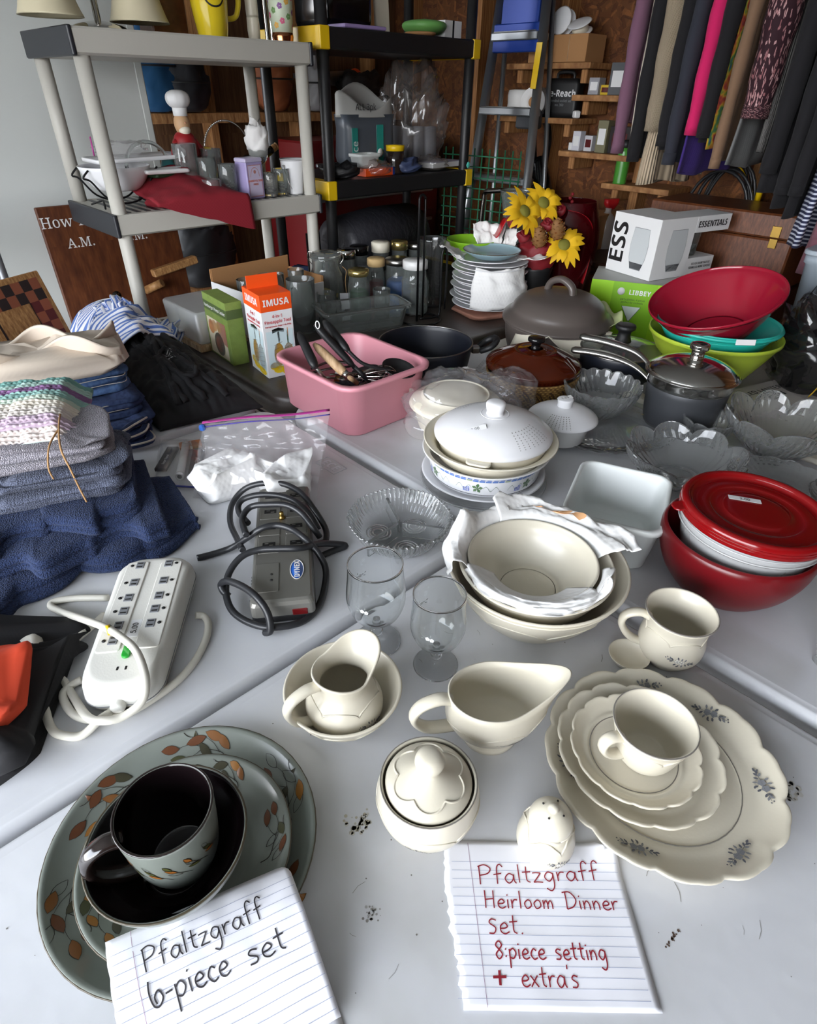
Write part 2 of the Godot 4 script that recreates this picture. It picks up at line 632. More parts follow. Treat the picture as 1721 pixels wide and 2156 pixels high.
func materials() -> void:
	M.ink = mt(Color.WHITE, 0.6, 0, {"vc": true})
	M.inkg = mt(Color.WHITE, 0.3, 0, {"vc": true})
	M.table = mt(rgb(212, 213, 216), 0.42, 0, {"tex": X.table, "bump": X.fine, "bs": 0.02, "tri": 1.6})
	M.table2 = mt(rgb(214, 208, 194), 0.42, 0, {"tex": X.table, "bump": X.fine, "bs": 0.02, "tri": 1.6})
	M.steel_leg = mt(rgb(120, 122, 126), 0.4, 0.6)
	M.brown_table = mt(rgb(62, 54, 50), 0.38, 0, {"bump": X.fine, "bs": 0.02, "tri": 3.0})
	M.concrete = mt(rgb(130, 127, 122), 0.9, 0, {"tex": X.table, "bump": X.soft, "bs": 0.1, "tri": 0.7})
	M.drywall = mt(rgb(196, 199, 196), 0.85, 0, {"bump": X.fine, "bs": 0.03, "tri": 1.0})
	M.osb = mt(rgb(172, 150, 128), 0.8, 0, {"tex": X.osb, "tri": 1.0, "bump": X.fine, "bs": 0.05})
	M.ply = mt(rgb(120, 92, 66), 0.75, 0, {"tex": X.wood, "tri": Vector3(3, 0.8, 3)})
	M.stud = mt(rgb(196, 152, 104), 0.75, 0, {"tex": X.wood, "tri": Vector3(6, 1, 6)})
	M.shelfwood = mt(rgb(190, 148, 102), 0.7, 0, {"tex": X.wood, "tri": Vector3(3, 3, 1)})
	M.chestwood = mt(rgb(122, 76, 46), 0.45, 0, {"tex": X.wood, "tri": Vector3(1.0, 6, 6), "cc": 0.3, "ccr": 0.3})
	M.signwood = mt(rgb(112, 66, 36), 0.5, 0, {"tex": X.wood, "tri": Vector3(2, 2, 2)})
	M.lightwood = mt(rgb(206, 168, 118), 0.55, 0, {"tex": X.wood, "tri": Vector3(8, 8, 2)})
	M.palewood = mt(rgb(214, 196, 166), 0.6, 0, {"tex": X.wood, "tri": Vector3(4, 4, 4)})
	M.stone = mt(rgb(210, 203, 185), 0.34, 0, {"bump": X.fine, "bs": 0.006, "tri": 8.0, "cc": 0.35, "ccr": 0.22})
	M.stone_line = mt(rgb(128, 123, 116), 0.4)
	M.sage = mt(rgb(128, 134, 126), 0.3, 0, {"tex": X.table, "tri": 5.0, "cc": 0.5, "ccr": 0.15})
	M.sage_rim = mt(rgb(74, 66, 50), 0.35)
	M.plum = mt(rgb(20, 13, 15), 0.12, 0, {"cc": 0.6, "ccr": 0.05})
	M.darkglaze = mt(rgb(36, 28, 26), 0.15, 0, {"cc": 0.5, "ccr": 0.06})
	M.bisque = mt(rgb(118, 108, 92), 0.8)
	M.paper = mt(rgb(236, 236, 242), 0.75, 0, {"back": rgb(60, 60, 66)})
	M.towel_paper = mt(rgb(238, 237, 235), 0.9, 0, {"bump": X.dimple, "bs": 0.06, "tri": 22.0})
	M.glass = mt(rgb(250, 252, 252), 0.0, 0, {"refr": 0.045})
	M.glass_dim = mt(rgb(228, 234, 232), 0.0, 0, {"refr": 0.04, "alpha": 0.08})
	M.crystal = mt(rgb(236, 238, 238), 0.0, 0, {"refr": 0.045, "alpha": 0.08})
	M.frost = mt(rgb(225, 228, 228), 0.2, 0, {"alpha": 0.45})
	M.film = mt(rgb(214, 212, 216), 0.14, 0, {"alpha": 0.13})
	M.film_smoke = mt(rgb(120, 112, 108), 0.14, 0, {"alpha": 0.22})
	M.white_plastic = mt(rgb(224, 224, 222), 0.28)
	M.cream_plastic = mt(rgb(226, 219, 200), 0.35)
	M.clear_plastic = mt(rgb(226, 228, 228), 0.24, 0, {"alpha": 0.3})
	M.milky = mt(rgb(222, 226, 224), 0.34, 0, {"back": rgb(110, 112, 110)})
	M.red_plastic = mt(rgb(98, 8, 16), 0.3, 0, {"sss": 0.05})
	M.red_lid = mt(rgb(124, 10, 14), 0.14)
	M.pink_plastic = mt(rgb(214, 144, 156), 0.42)
	M.burgundy = mt(rgb(146, 22, 44), 0.1)
	M.teal = mt(rgb(40, 178, 164), 0.3)
	M.lime = mt(rgb(168, 190, 58), 0.35)
	M.grey_anod = mt(rgb(66, 68, 72), 0.45, 0.3)
	M.dutch = mt(rgb(86, 78, 74), 0.32, 0, {"bump": X.fine, "bs": 0.008, "tri": 8.0})
	M.black = mt(rgb(22, 22, 24), 0.5)
	M.black_gloss = mt(rgb(14, 14, 15), 0.15)
	M.black_metal = mt(rgb(20, 20, 22), 0.35, 0.4)
	M.nonstick = mt(rgb(26, 29, 38), 0.38)
	M.chrome = mt(rgb(208, 206, 202), 0.12, 1.0)
	M.steel = mt(rgb(170, 168, 164), 0.28, 1.0)
	M.alu = mt(rgb(178, 182, 186), 0.35, 0.9)
	M.brass = mt(rgb(196, 160, 84), 0.25, 1.0)
	M.gold_lid = mt(rgb(206, 186, 120), 0.25, 0.9)
	M.copper = mt(rgb(186, 118, 80), 0.2, 1.0)
	M.amber = mt(rgb(96, 34, 12), 0.03, 0, {"refr": 0.05, "alpha": 0.55})
	M.basket = mt(rgb(206, 182, 130), 0.7, 0, {"tex": X.rattan, "tri": 20.0, "bump": X.rattan, "bs": 0.15})
	M.shelf_grey = mt(rgb(186, 183, 174), 0.5, 0, {"bump": X.fine, "bs": 0.01, "tri": 5.0})
	M.shelf_cap = mt(rgb(34, 36, 42), 0.4)
	M.shelf_black = mt(rgb(24, 24, 26), 0.45)
	M.yellow = mt(rgb(226, 186, 20), 0.3)
	M.smiley = mt(rgb(222, 196, 40), 0.15, 0, {"cc": 0.5, "ccr": 0.05})
	M.blue_metal = mt(rgb(30, 62, 150), 0.35, 0.2)
	M.cardboard = mt(rgb(170, 124, 80), 0.85, 0, {"bump": X.fine, "bs": 0.02, "tri": 4.0})
	M.white_card = mt(rgb(226, 226, 226), 0.55)
	M.lime_card = mt(rgb(150, 206, 24), 0.4)
	M.green_card = mt(rgb(126, 148, 70), 0.5, 0, {"tex": X.table, "bump": X.weave, "bs": 0.02, "tri": 14.0})
	M.orange_card = mt(rgb(238, 84, 24), 0.4)
	M.shop_red = mt(rgb(84, 12, 14), 0.35)
	M.wire_green = mt(rgb(36, 110, 78), 0.45)
	M.navy_terry = mt(rgb(38, 54, 92), 1.0, 0, {"tex": X.terry, "bump": X.terry, "bs": 0.5, "tri": 9.0, "sheen": 0.5})
	M.grey_terry = mt(rgb(128, 136, 156), 1.0, 0, {"tex": X.marl, "bump": X.terry, "bs": 0.5, "tri": 10.0, "sheen": 0.4})
	M.white_terry = mt(rgb(226, 220, 222), 1.0, 0, {"tex": X.marl, "bump": X.terry, "bs": 0.5, "tri": 12.0, "sheen": 0.3})
	M.denim_dark = mt(rgb(54, 70, 106), 0.95, 0, {"tex": X.denim, "bump": X.twill, "bs": 0.02, "tri": 8.0})
	M.denim_mid = mt(rgb(86, 116, 158), 0.95, 0, {"tex": X.denim, "bump": X.twill, "bs": 0.02, "tri": 8.0})
	M.stitch = mt(rgb(214, 206, 196), 0.9)
	M.khaki = mt(rgb(204, 190, 174), 0.95, 0, {"bump": X.twill, "bs": 0.03, "tri": 10.0})
	M.black_cloth = mt(rgb(20, 19, 22), 0.85, 0, {"sheen": 0.25, "bump": X.weave, "bs": 0.01, "tri": 20.0})
	M.twine = mt(rgb(168, 130, 88), 0.9)
	M.white_cord = mt(rgb(206, 202, 190), 0.5)
	M.black_cord = mt(rgb(34, 35, 38), 0.38)
	M.strip_white = mt(rgb(222, 220, 212), 0.42, 0, {"bump": X.fine, "bs": 0.008, "tri": 12.0})
	M.strip_silver = mt(rgb(126, 124, 118), 0.34, 0.45)
	M.socket = mt(rgb(128, 130, 134), 0.5)
	M.hole = mt(rgb(16, 15, 14), 0.6)
	M.white_pot = mt(rgb(232, 232, 234), 0.22)
	M.sunflower = mt(rgb(236, 188, 22), 0.7, 0, {"back": rgb(120, 90, 10)})
	M.cone = mt(rgb(132, 92, 50), 0.7)
	M.red_rose = mt(rgb(120, 14, 26), 0.6)
	M.red_glass = mt(rgb(62, 4, 10), 0.05, 0, {"alpha": 0.82})
	M.tp = mt(rgb(226, 224, 222), 0.9)

func view_and_light() -> void:
	var cam := Camera3D.new()
	cam.name = "camera"
	cam.position = Vector3(0, 1.43, 0)
	cam.basis = Basis(Vector3.RIGHT, deg_to_rad(-35.25)) * Basis(Vector3.BACK, deg_to_rad(1.0))
	cam.fov = rad_to_deg(2.0 * atan(1078.0 / 1250.0))
	cam.near = 0.02
	cam.far = 200.0
	cam.current = true
	add_child(cam)
	var env := WorldEnvironment.new()
	env.name = "environment"
	var e := Environment.new()
	var sky := Sky.new()
	var sm := ProceduralSkyMaterial.new()
	sm.sky_top_color = rgb(200, 208, 220)
	sm.sky_horizon_color = rgb(238, 238, 238)
	sm.sky_curve = 0.2
	sm.ground_bottom_color = rgb(118, 116, 110)
	sm.ground_horizon_color = rgb(160, 162, 160)
	sm.sky_energy_multiplier = 4.0
	sm.ground_energy_multiplier = 1.6
	sky.sky_material = sm
	e.background_mode = Environment.BG_SKY
	e.sky = sky
	e.tonemap_mode = Environment.TONE_MAPPER_LINEAR
	e.tonemap_exposure = 0.74
	e.sdfgi_enabled = true
	e.ssao_enabled = true
	e.ssil_enabled = true
	env.environment = e
	add_child(env)

func shell() -> void:
	# the garage: side wall with drywall, framed plywood wall beyond it, framed strand-board end wall, open door behind the camera
	struct("floor", box(6.4, 0.1, 6.6, 0.001), M.concrete, W(1.2, -0.1, -0.1), TH)
	struct("ceiling", box(6.4, 0.1, 6.6, 0.001), M.drywall, W(1.2, -0.1, 2.5), TH)
	struct("ground_driveway", box(14, 0.08, 16, 0.001), M.concrete, W(-9.1, 0.0, -0.12), TH)
	var wl := struct("wall_left", box(3.04, 2.5, 0.12, 0.001), M.drywall, W(-0.39, -2.68), TH)
	part(wl, "corner_bead", box(0.03, 2.5, 0.125, 0.004), M.drywall, Vector3(1.51, 0, 0.0))
	var wr := struct("wall_rear", box(3.4, 2.5, 0.1, 0.001), M.ply, W(2.65, -3.25), TH)
	for i in 6:
		part(wr, "stud", box(0.04, 2.5, 0.09, 0.002), M.stud, Vector3(-1.5 + 0.5 * i, 0, 0.095))
	for y in [0.55, 1.3, 1.95]:
		part(wr, "nailer", box(3.0, 0.04, 0.16, 0.002), M.shelfwood, Vector3(0.0, y, 0.14))
	var we := struct("wall_end", box(0.1, 2.5, 6.4, 0.001), M.osb, W(2.95, -0.1), TH)
	for i in 12:
		part(we, "stud", box(0.09, 2.5, 0.04, 0.002), M.stud, Vector3(-0.095, 0, -2.9 + 0.5 * i))
	struct("wall_right", box(6.0, 2.5, 0.1, 0.001), M.ply, W(1.2, 3.05), TH)
	struct("wall_front", box(0.12, 0.3, 6.4, 0.001), M.drywall, W(-1.86, -0.1, 2.2), TH)
	struct("wall_front_side", box(0.12, 2.5, 0.9, 0.001), M.drywall, W(-1.86, -2.4), TH)
	struct("wall_front_end", box(0.12, 2.5, 1.6, 0.001), M.ply, W(-1.86, 2.3), TH)

func folding_table(label: String, s: float, t: float, ls: float, lt: float, y: float, mat: Material) -> Node3D:
	var o := thing("folding_table", label, "table", W(s, t), TH)
	var h := 0.045
	var top := loft([ring(ls - 0.03, lt - 0.03, y - h, 0.05, 6), ring(ls - 0.004, lt - 0.004, y - h + 0.012, 0.06, 6), ring(ls, lt, y - h + 0.024, 0.06, 6), ring(ls - 0.002, lt - 0.002, y - 0.012, 0.06, 6), ring(ls - 0.012, lt - 0.012, y - 0.002, 0.055, 6), ring(ls - 0.02, lt - 0.02, y - 0.0006, 0.05, 6), ring(ls - 0.03, lt - 0.03, y - 0.0018, 0.048, 6), ring(ls - 0.038, lt - 0.038, y, 0.046, 6)], true, true, true)
	part(o, "table_top", top, mat)
	for i in [-1, 1]:
		for j in [-1, 1]:
			var a := Vector3(i * (ls / 2 - 0.18), 0, j * (lt / 2 - 0.1))
			part(o, "leg", tube([a, a + Vector3(0, y - h, 0)], 0.013, 8, Vector3.RIGHT), M.steel_leg)
	return o

func tables() -> void:
	var t1 := folding_table("front white folding table carrying the cream and grey dinnerware", -0.19, -0.165, 1.84, 0.76, TB, M.table)
	# scuffs and stains worn into the front table top, in the garage's axes relative to the table's centre
	var ink := Ink.new(func(q: Vector2) -> Vector3: return Vector3(q.x, TB + 0.0004, q.y))
	var r := RandomNumberGenerator.new()
	r.seed = 17
	var at := func(x: float, z: float) -> Vector2: return Vector2(x * cos(TH) - z * sin(TH) + 0.19, x * sin(TH) + z * cos(TH) + 0.165)
	for e in [[-0.052, -0.348, 0.011, rgb(168, 160, 140)], [-0.046, -0.356, 0.008, rgb(160, 152, 130)], [-0.03, -0.26, 0.006, rgb(120, 116, 110)], [0.47, -0.4, 0.014, rgb(186, 182, 172)]]:
		for k in 26:
			var c: Vector2 = at.call(e[0] + r.randfn() * e[2] * 0.6, e[1] + r.randfn() * e[2] * 0.6)
			ink.dot(c, r.randf_range(0.1, 0.28) * e[2], e[3].lerp(rgb(190, 190, 190), r.randf() * 0.6), 6)
	for k in 90:
		var x := r.randf_range(-0.4, 0.5)
		var z := r.randf_range(-0.75, -0.17)
		var p: Vector2 = at.call(x, z)
		if absf(p.x) < 0.88 and absf(p.y) < 0.34:
			ink.dot(p, r.randf_range(0.0004, 0.0011), rgb(110, 106, 100), 5)
	for k in 26:
		var p: Vector2 = at.call(r.randf_range(-0.1, 0.5), r.randf_range(-0.75, -0.17))
		var d := Vector2.from_angle(r.randf() * TAU) * r.randf_range(0.006, 0.02)
		if absf(p.x) < 0.85 and absf(p.y) < 0.32:
			ink.stroke([p, p + d * 0.5 + d.orthogonal() * 0.1, p + d], r.randf_range(0.0004, 0.001), rgb(140, 138, 134))
	for k in 14:
		var p: Vector2 = at.call(0.262 + k * 0.0016 + r.randfn() * 0.002, -0.235 - k * 0.0011)
		ink.dot(p, r.randf_range(0.0005, 0.0018), rgb(84, 66, 54), 5)
	part(t1, "stains", ink.mesh(), M.ink).set_meta("kind", "stuff")
	var t2 := folding_table("white folding table under the towels, jeans and power strips", -0.19, -0.935, 1.84, 0.76, TB, M.table)
	var em := part(t2, "moulded_mark", text("ECE", 0.03, 0.0008, false, true), M.table, Vector3(0.86, TB + 0.0004, -0.02), Vector3(-PI / 2, -PI / 2, 0))
	part(em, "mark_frame", tube([Vector3(-0.035, -0.018, 0), Vector3(0.035, -0.018, 0), Vector3(0.035, 0.018, 0), Vector3(-0.035, 0.018, 0)], 0.0009, 5, Vector3.BACK, 1.0, true), M.table)
	folding_table("white folding table under the casserole dishes, red bowl and pink tub", 1.135, -0.35, 0.76, 1.83, TB, M.table)
	folding_table("beige folding table under the saucepan and mixing bowls", 1.91, -0.2, 0.76, 2.1, TB, M.table2)
	folding_table("white folding table under the striped and black shirts", -0.19, -1.705, 1.84, 0.74, TB, M.table)
	var b := thing("card_table", "dark brown folding table holding jars, boxes and a plate stack", "table", W(1.55, -1.675), TH)
	part(b, "table_top", loft([ring(1.52, 0.71, 0.685, 0.07, 6), ring(1.54, 0.73, 0.695, 0.08, 6), ring(1.54, 0.73, 0.732, 0.08, 6), ring(1.525, 0.715, 0.7385, 0.075, 6), ring(1.49, 0.68, 0.74, 0.07, 6)], true, true, true), M.brown_table)
	part(b, "skirt", loft([ring(1.42, 0.61, 0.62, 0.06), ring(1.44, 0.63, 0.685, 0.06)], true, true, true), M.brown_table)
	for i in [-1, 1]:
		for j in [-1, 1]:
			part(b, "leg", tube([Vector3(i * 0.66, 0, j * 0.26), Vector3(i * 0.66, 0.65, j * 0.26)], 0.016, 8, Vector3.RIGHT), M.black_metal)

func rad_at(p: Array, y: float) -> float:
	for i in p.size() - 1:
		var a: Vector2 = p[i]
		var b: Vector2 = p[i + 1]
		if (a.y <= y and y <= b.y) and b.y > a.y:
			return lerpf(a.x, b.x, (y - a.y) / (b.y - a.y))
	return p[-1].x

func on_side(p: Array, a0: float, y0: float, lift := 0.0004) -> Callable:
	# maps a flat drawing onto the outside of a turned shape, around the angle a0 and the height y0
	return func(q: Vector2) -> Vector3:
		var y := y0 + q.y
		var r := rad_at(p, y) + lift
		var a := a0 + q.x / maxf(r, 0.004)
		return Vector3(r * cos(a), y, r * sin(a))

func band(p: Array, y0: float, amp: float, n: int, r := 0.0013, pw := 0.55) -> ArrayMesh:
	# a raised line in brackets around a pot
	var pts := []
	for i in 120:
		var a := TAU * i / 120.0
		var m := absf(sin(n * a / 2.0))
		var y := y0 + amp * (pow(m, pw) - 0.6)
		var rr := rad_at(p, y)
		pts.append(Vector3(rr * cos(a), y, rr * sin(a)))
	return tube(pts, r, 5, Vector3.UP, 1.0, true)

func hoop(r: float, y: float, th: float) -> ArrayMesh:
	return tube(arc(Vector3(0, y, 0), r, 0, TAU * 47 / 48, 47, Vector3.RIGHT, Vector3.BACK), th, 6, Vector3.UP, 1.0, true)

func sprig(k: Ink, s := 1.0, flip := false) -> void:
	# two white blossoms among slate leaves, berries at the ends
	var dark := rgb(84, 85, 92)
	var mid := rgb(120, 121, 124)
	var f := -1.0 if flip else 1.0
	var u := 0.001 * s
	k.stroke(spl([Vector2(-15 * f, -3) * u, Vector2(-6 * f, -1) * u, Vector2(5 * f, 1) * u, Vector2(16 * f, 5) * u], 4), 0.35 * u, dark)
	for e in [[-9, -1.6, 2.6], [-12, -2.4, 2.9], [-14.5, -3, 3.3], [-10, -1.8, 3.9], [-6.5, -2, 4.2], [-3, -3.5, 4.6], [0.5, -3.5, 5.1], [4, -2, 5.5], [8.5, 2, 5.9], [8, 2.5, 0.9], [11, 3.2, 1.2], [11.5, 3.4, 6.0], [2, 4.5, 1.2], [-1.5, 3.2, 1.7], [-5, 2, 2.1]]:
		var a: float = e[2] if not flip else PI - e[2]
		k.leaf(Vector2(e[0] * f, e[1]) * u, a, 4.6 * u, 2.1 * u, dark if int(absf(e[0])) % 2 == 0 else mid)
	for e in [[15.5, 6.5], [17.5, 4.6], [6, -4.5], [3, -6.8], [-16, -0.5]]:
		k.dot(Vector2(e[0] * f, e[1]) * u, 0.8 * u, dark, 6)
	for c in [Vector2(-2.6 * f, -0.6), Vector2(3.4 * f, 1.6)]:
		for i in 5:
			k.dot((c + Vector2.from_angle(TAU * i / 5) * 1.9) * u, 1.75 * u, mid, 8)
		for i in 5:
			k.dot((c + Vector2.from_angle(TAU * i / 5) * 1.9) * u, 1.4 * u, rgb(232, 228, 216), 8)
		k.dot(c * u, 0.8 * u, mid, 6)

func rim_map(R: float, r0: float, ang: float, y0: float, slope: float) -> Callable:
	# maps a drawing onto the sloping rim of a plate: x along the rim, y outwards
	return func(q: Vector2) -> Vector3:
		var r := r0 + q.y
		var a := ang + q.x / r0
		return Vector3(r * cos(a), y0 + slope * (r - r0) + 0.0006, r * sin(a))

func scallop_plate(called: String, label: String, at: Vector3, R: float, h: float, n: int, turn: float, sprigs: Array) -> Node3D:
	var o := thing(called, label, "plate", at, turn, "cream scalloped dinnerware")
	var well := R * 0.66
	var p := spl([[0, 0.003], [well * 0.9, 0.003], [well * 0.94, 0.0], [well, 0.0005], [well * 1.06, 0.004], [R * 0.86, h * 0.58], [R * 0.98, h - 0.003]], 3)
	p += spl([[R, h - 0.001], [R, h + 0.0015], [R * 0.97, h + 0.0015], [R * 0.93, h - 0.0015], [R * 0.86, h * 0.72], [R * 0.78, h * 0.52], [well * 1.08, 0.0105], [well, 0.008], [well * 0.9, 0.0072], [0, 0.007]], 3)
	var fn := func(a: float, _k: int, q: Vector2) -> Vector3:
		var w := smoothstep(0.7, 1.0, q.x / R)
		var ph := n * a / 2.0
		var m := pow(absf(sin(ph)), 0.6) * 0.75 + pow(absf(sin(ph * 2.0 + 0.4)), 0.6) * 0.25
		var r: float = q.x * (1.0 - 0.055 * (1.0 - m) * w)
		return Vector3(r * cos(a), q.y + 0.0032 * (m - 0.6) * w, r * sin(a))
	part(o, "plate_body", lathe(p, 144, fn), M.stone)
	part(o, "well_line", hoop(well * 1.01, 0.0086, 0.0006), M.stone_line)
	if sprigs.size():
		for a in sprigs:
			var kk := Ink.new(rim_map(R, R * 0.82, a, h * 0.66 + 0.0016, (h * 0.34) / (R * 0.13)))
			sprig(kk, 1.25)
			part(o, "flower_sprig", kk.mesh(), M.ink)
	return o

func cup_handle(pts: Array, r: float, wide: float) -> ArrayMesh:
	return tube(spl(pts, 5), r, 10, Vector3.BACK, wide)

func vine(k: Ink, a: float, r0: float, r1: float, dirn: float, r: RandomNumberGenerator) -> void:
	var line := rgb(30, 26, 20)
	var fills := [rgb(150, 100, 42), rgb(70, 72, 44), rgb(100, 60, 36), rgb(60, 58, 42), rgb(124, 80, 42), Color(0, 0, 0, 0)]
	var P := func(u: float, f: float) -> Vector2: return Vector2.from_angle(a + dirn * u) * lerpf(r0, r1, f)
	k.stroke(spl([P.call(0.0, 0.0), P.call(0.08, 0.3), P.call(0.24, 0.42), P.call(0.42, 0.62), P.call(0.56, 0.6)], 6), 0.0011, line, true)
	k.stroke(spl([P.call(0.12, 0.32), P.call(0.2, 0.6), P.call(0.3, 0.82)], 5), 0.0008, line, true)
	k.stroke(spl([P.call(0.3, 0.5), P.call(0.38, 0.3), P.call(0.48, 0.2)], 5), 0.0008, line, true)
	var spots := [[0.02, 0.45, 0.6], [0.1, 0.72, 0.2], [0.28, 0.8, -0.3], [0.36, 0.86, 0.4], [0.46, 0.16, 0.2], [0.54, 0.58, 0.1], [0.2, 0.1, 0.8]]
	for i in spots.size():
		var e: Array = spots[i]
		var p: Vector2 = P.call(e[0], e[1])
		var d: float = a + dirn * e[0] + dirn * PI / 2 + e[2]
		k.leaf(p, d, (r1 - r0) * r.randf_range(0.55, 0.72), (r1 - r0) * 0.27, fills[r.randi() % fills.size()], 0.0006, line)

func leaf_plate(called: String, label: String, at: Vector3, R: float, h: float, n: int, sd: int, turn: float) -> Node3D:
	var o := thing(called, label, "plate", at, turn, "grey-green leaf dinnerware")
	var well := R * 0.62
	var p := spl([[0, 0.003], [well * 0.8, 0.003], [well * 0.84, 0.0], [well * 0.9, 0.0005], [R * 0.8, h * 0.42], [R, h - 0.002]], 4)
	p += [Vector2(R + 0.0008, h), Vector2(R - 0.0006, h + 0.0018)]
	var inner := spl([[R - 0.004, h + 0.0012], [R * 0.88, h * 0.68], [R * 0.76, h * 0.42], [well, 0.0085], [well * 0.8, 0.0065], [0, 0.006]], 4)
	p += inner
	part(o, "plate_body", lathe(p, 96), M.sage)
	part(o, "rim_edge", hoop(R, h + 0.0006, 0.0011), M.sage_rim)
	var r := RandomNumberGenerator.new()
	r.seed = sd
	var prof := v2(inner)
	var up := func(q: Vector2) -> Vector3:
		var rr := q.length()
		var y := 0.006
		for i in prof.size() - 1:
			if prof[i].x >= rr and rr >= prof[i + 1].x:
				y = lerpf(prof[i + 1].y, prof[i].y, (rr - prof[i + 1].x) / maxf(1e-5, prof[i].x - prof[i + 1].x))
		return Vector3(q.x, y + 0.0007, q.y)
	var k := Ink.new(up)
	for i in n:
		vine(k, TAU * i / n + r.randf() * 0.2, R * 0.72, R * 0.97, -1.0, r)
	part(o, "painted_leaves", k.mesh(), M.inkg)
	return o

func dark_set() -> void:
	leaf_plate("dinner_plate", "large grey-green dinner plate painted with brown leaves", Vector3(-0.237, TB, -0.318), 0.1414, 0.024, 6, 3, 0.4)
	leaf_plate("salad_plate", "smaller grey-green leaf plate stacked on the matching dinner plate", Vector3(-0.228, TB + 0.0125, -0.305), 0.1085, 0.022, 5, 8, 1.2)
	var b := thing("soup_bowl", "grey bowl with near-black glossy inside holding a dark mug", "bowl", Vector3(-0.2335, TB + 0.0225, -0.292), 0, "grey-green leaf dinnerware")
	var op := spl([[0, 0.002], [0.03, 0.002], [0.034, 0.0], [0.038, 0.004], [0.058, 0.022], [0.072, 0.044], [0.0775, 0.061]], 4)
	part(b, "bowl_outside", lathe(wall(op, 0.0035, 0.006), 72), M.sage)
	part(b, "bowl_inside", lathe(liner(op, 0.0035, 0.006), 72), M.plum)
	part(b, "rim_edge", hoop(0.0765, 0.062, 0.0012), M.sage_rim)
	var m := thing("mug", "dark mug with leaf band standing inside the dark bowl", "mug", Vector3(-0.229, TB + 0.031, -0.297), 0, "grey-green leaf dinnerware")
	var mp := spl([[0, 0.002], [0.024, 0.002], [0.028, 0.0], [0.032, 0.005], [0.039, 0.025], [0.0425, 0.05], [0.0448, 0.078], [0.0462, 0.0985]], 4)
	part(m, "mug_body", lathe(wall(mp, 0.003, 0.008), 64), M.sage)
	part(m, "mug_inside", lathe(liner(mp, 0.003, 0.008), 64), M.plum)
	part(m, "rim_edge", hoop(0.0452, 0.0993, 0.0013), M.darkglaze)
	part(m, "handle", cup_handle([Vector3(0.041, 0.082, 0), Vector3(0.055, 0.086, 0), Vector3(0.071, 0.078, 0), Vector3(0.077, 0.06, 0), Vector3(0.071, 0.04, 0), Vector3(0.056, 0.026, 0), Vector3(0.037, 0.021, 0)], 0.0062, 1.5), M.darkglaze, Vector3.ZERO, Vector3(0, -2.62, 0), "glossy dark brown handle")
	var k := Ink.new(flatmap(Vector3.ZERO, Vector3.RIGHT, Vector3.UP))
	for i in 7:
		k.fn = on_side(mp, 0.3 + i * 0.42, 0.06)
		for j in 3:
			var c: Color = [rgb(150, 92, 42), rgb(76, 78, 44), Color(0, 0, 0, 0)][(i + j) % 3]
			k.leaf(Vector2(-0.004 + j * 0.004, -0.008 + j * 0.006), 0.5 + 0.3 * j, 0.014, 0.0042, c, 0.0006, rgb(30, 26, 20))
		k.stroke([Vector2(-0.012, -0.014), Vector2(-0.002, -0.004), Vector2(0.01, 0.01)], 0.0007, rgb(30, 26, 20))
	part(m, "painted_leaves", k.mesh(), M.inkg)

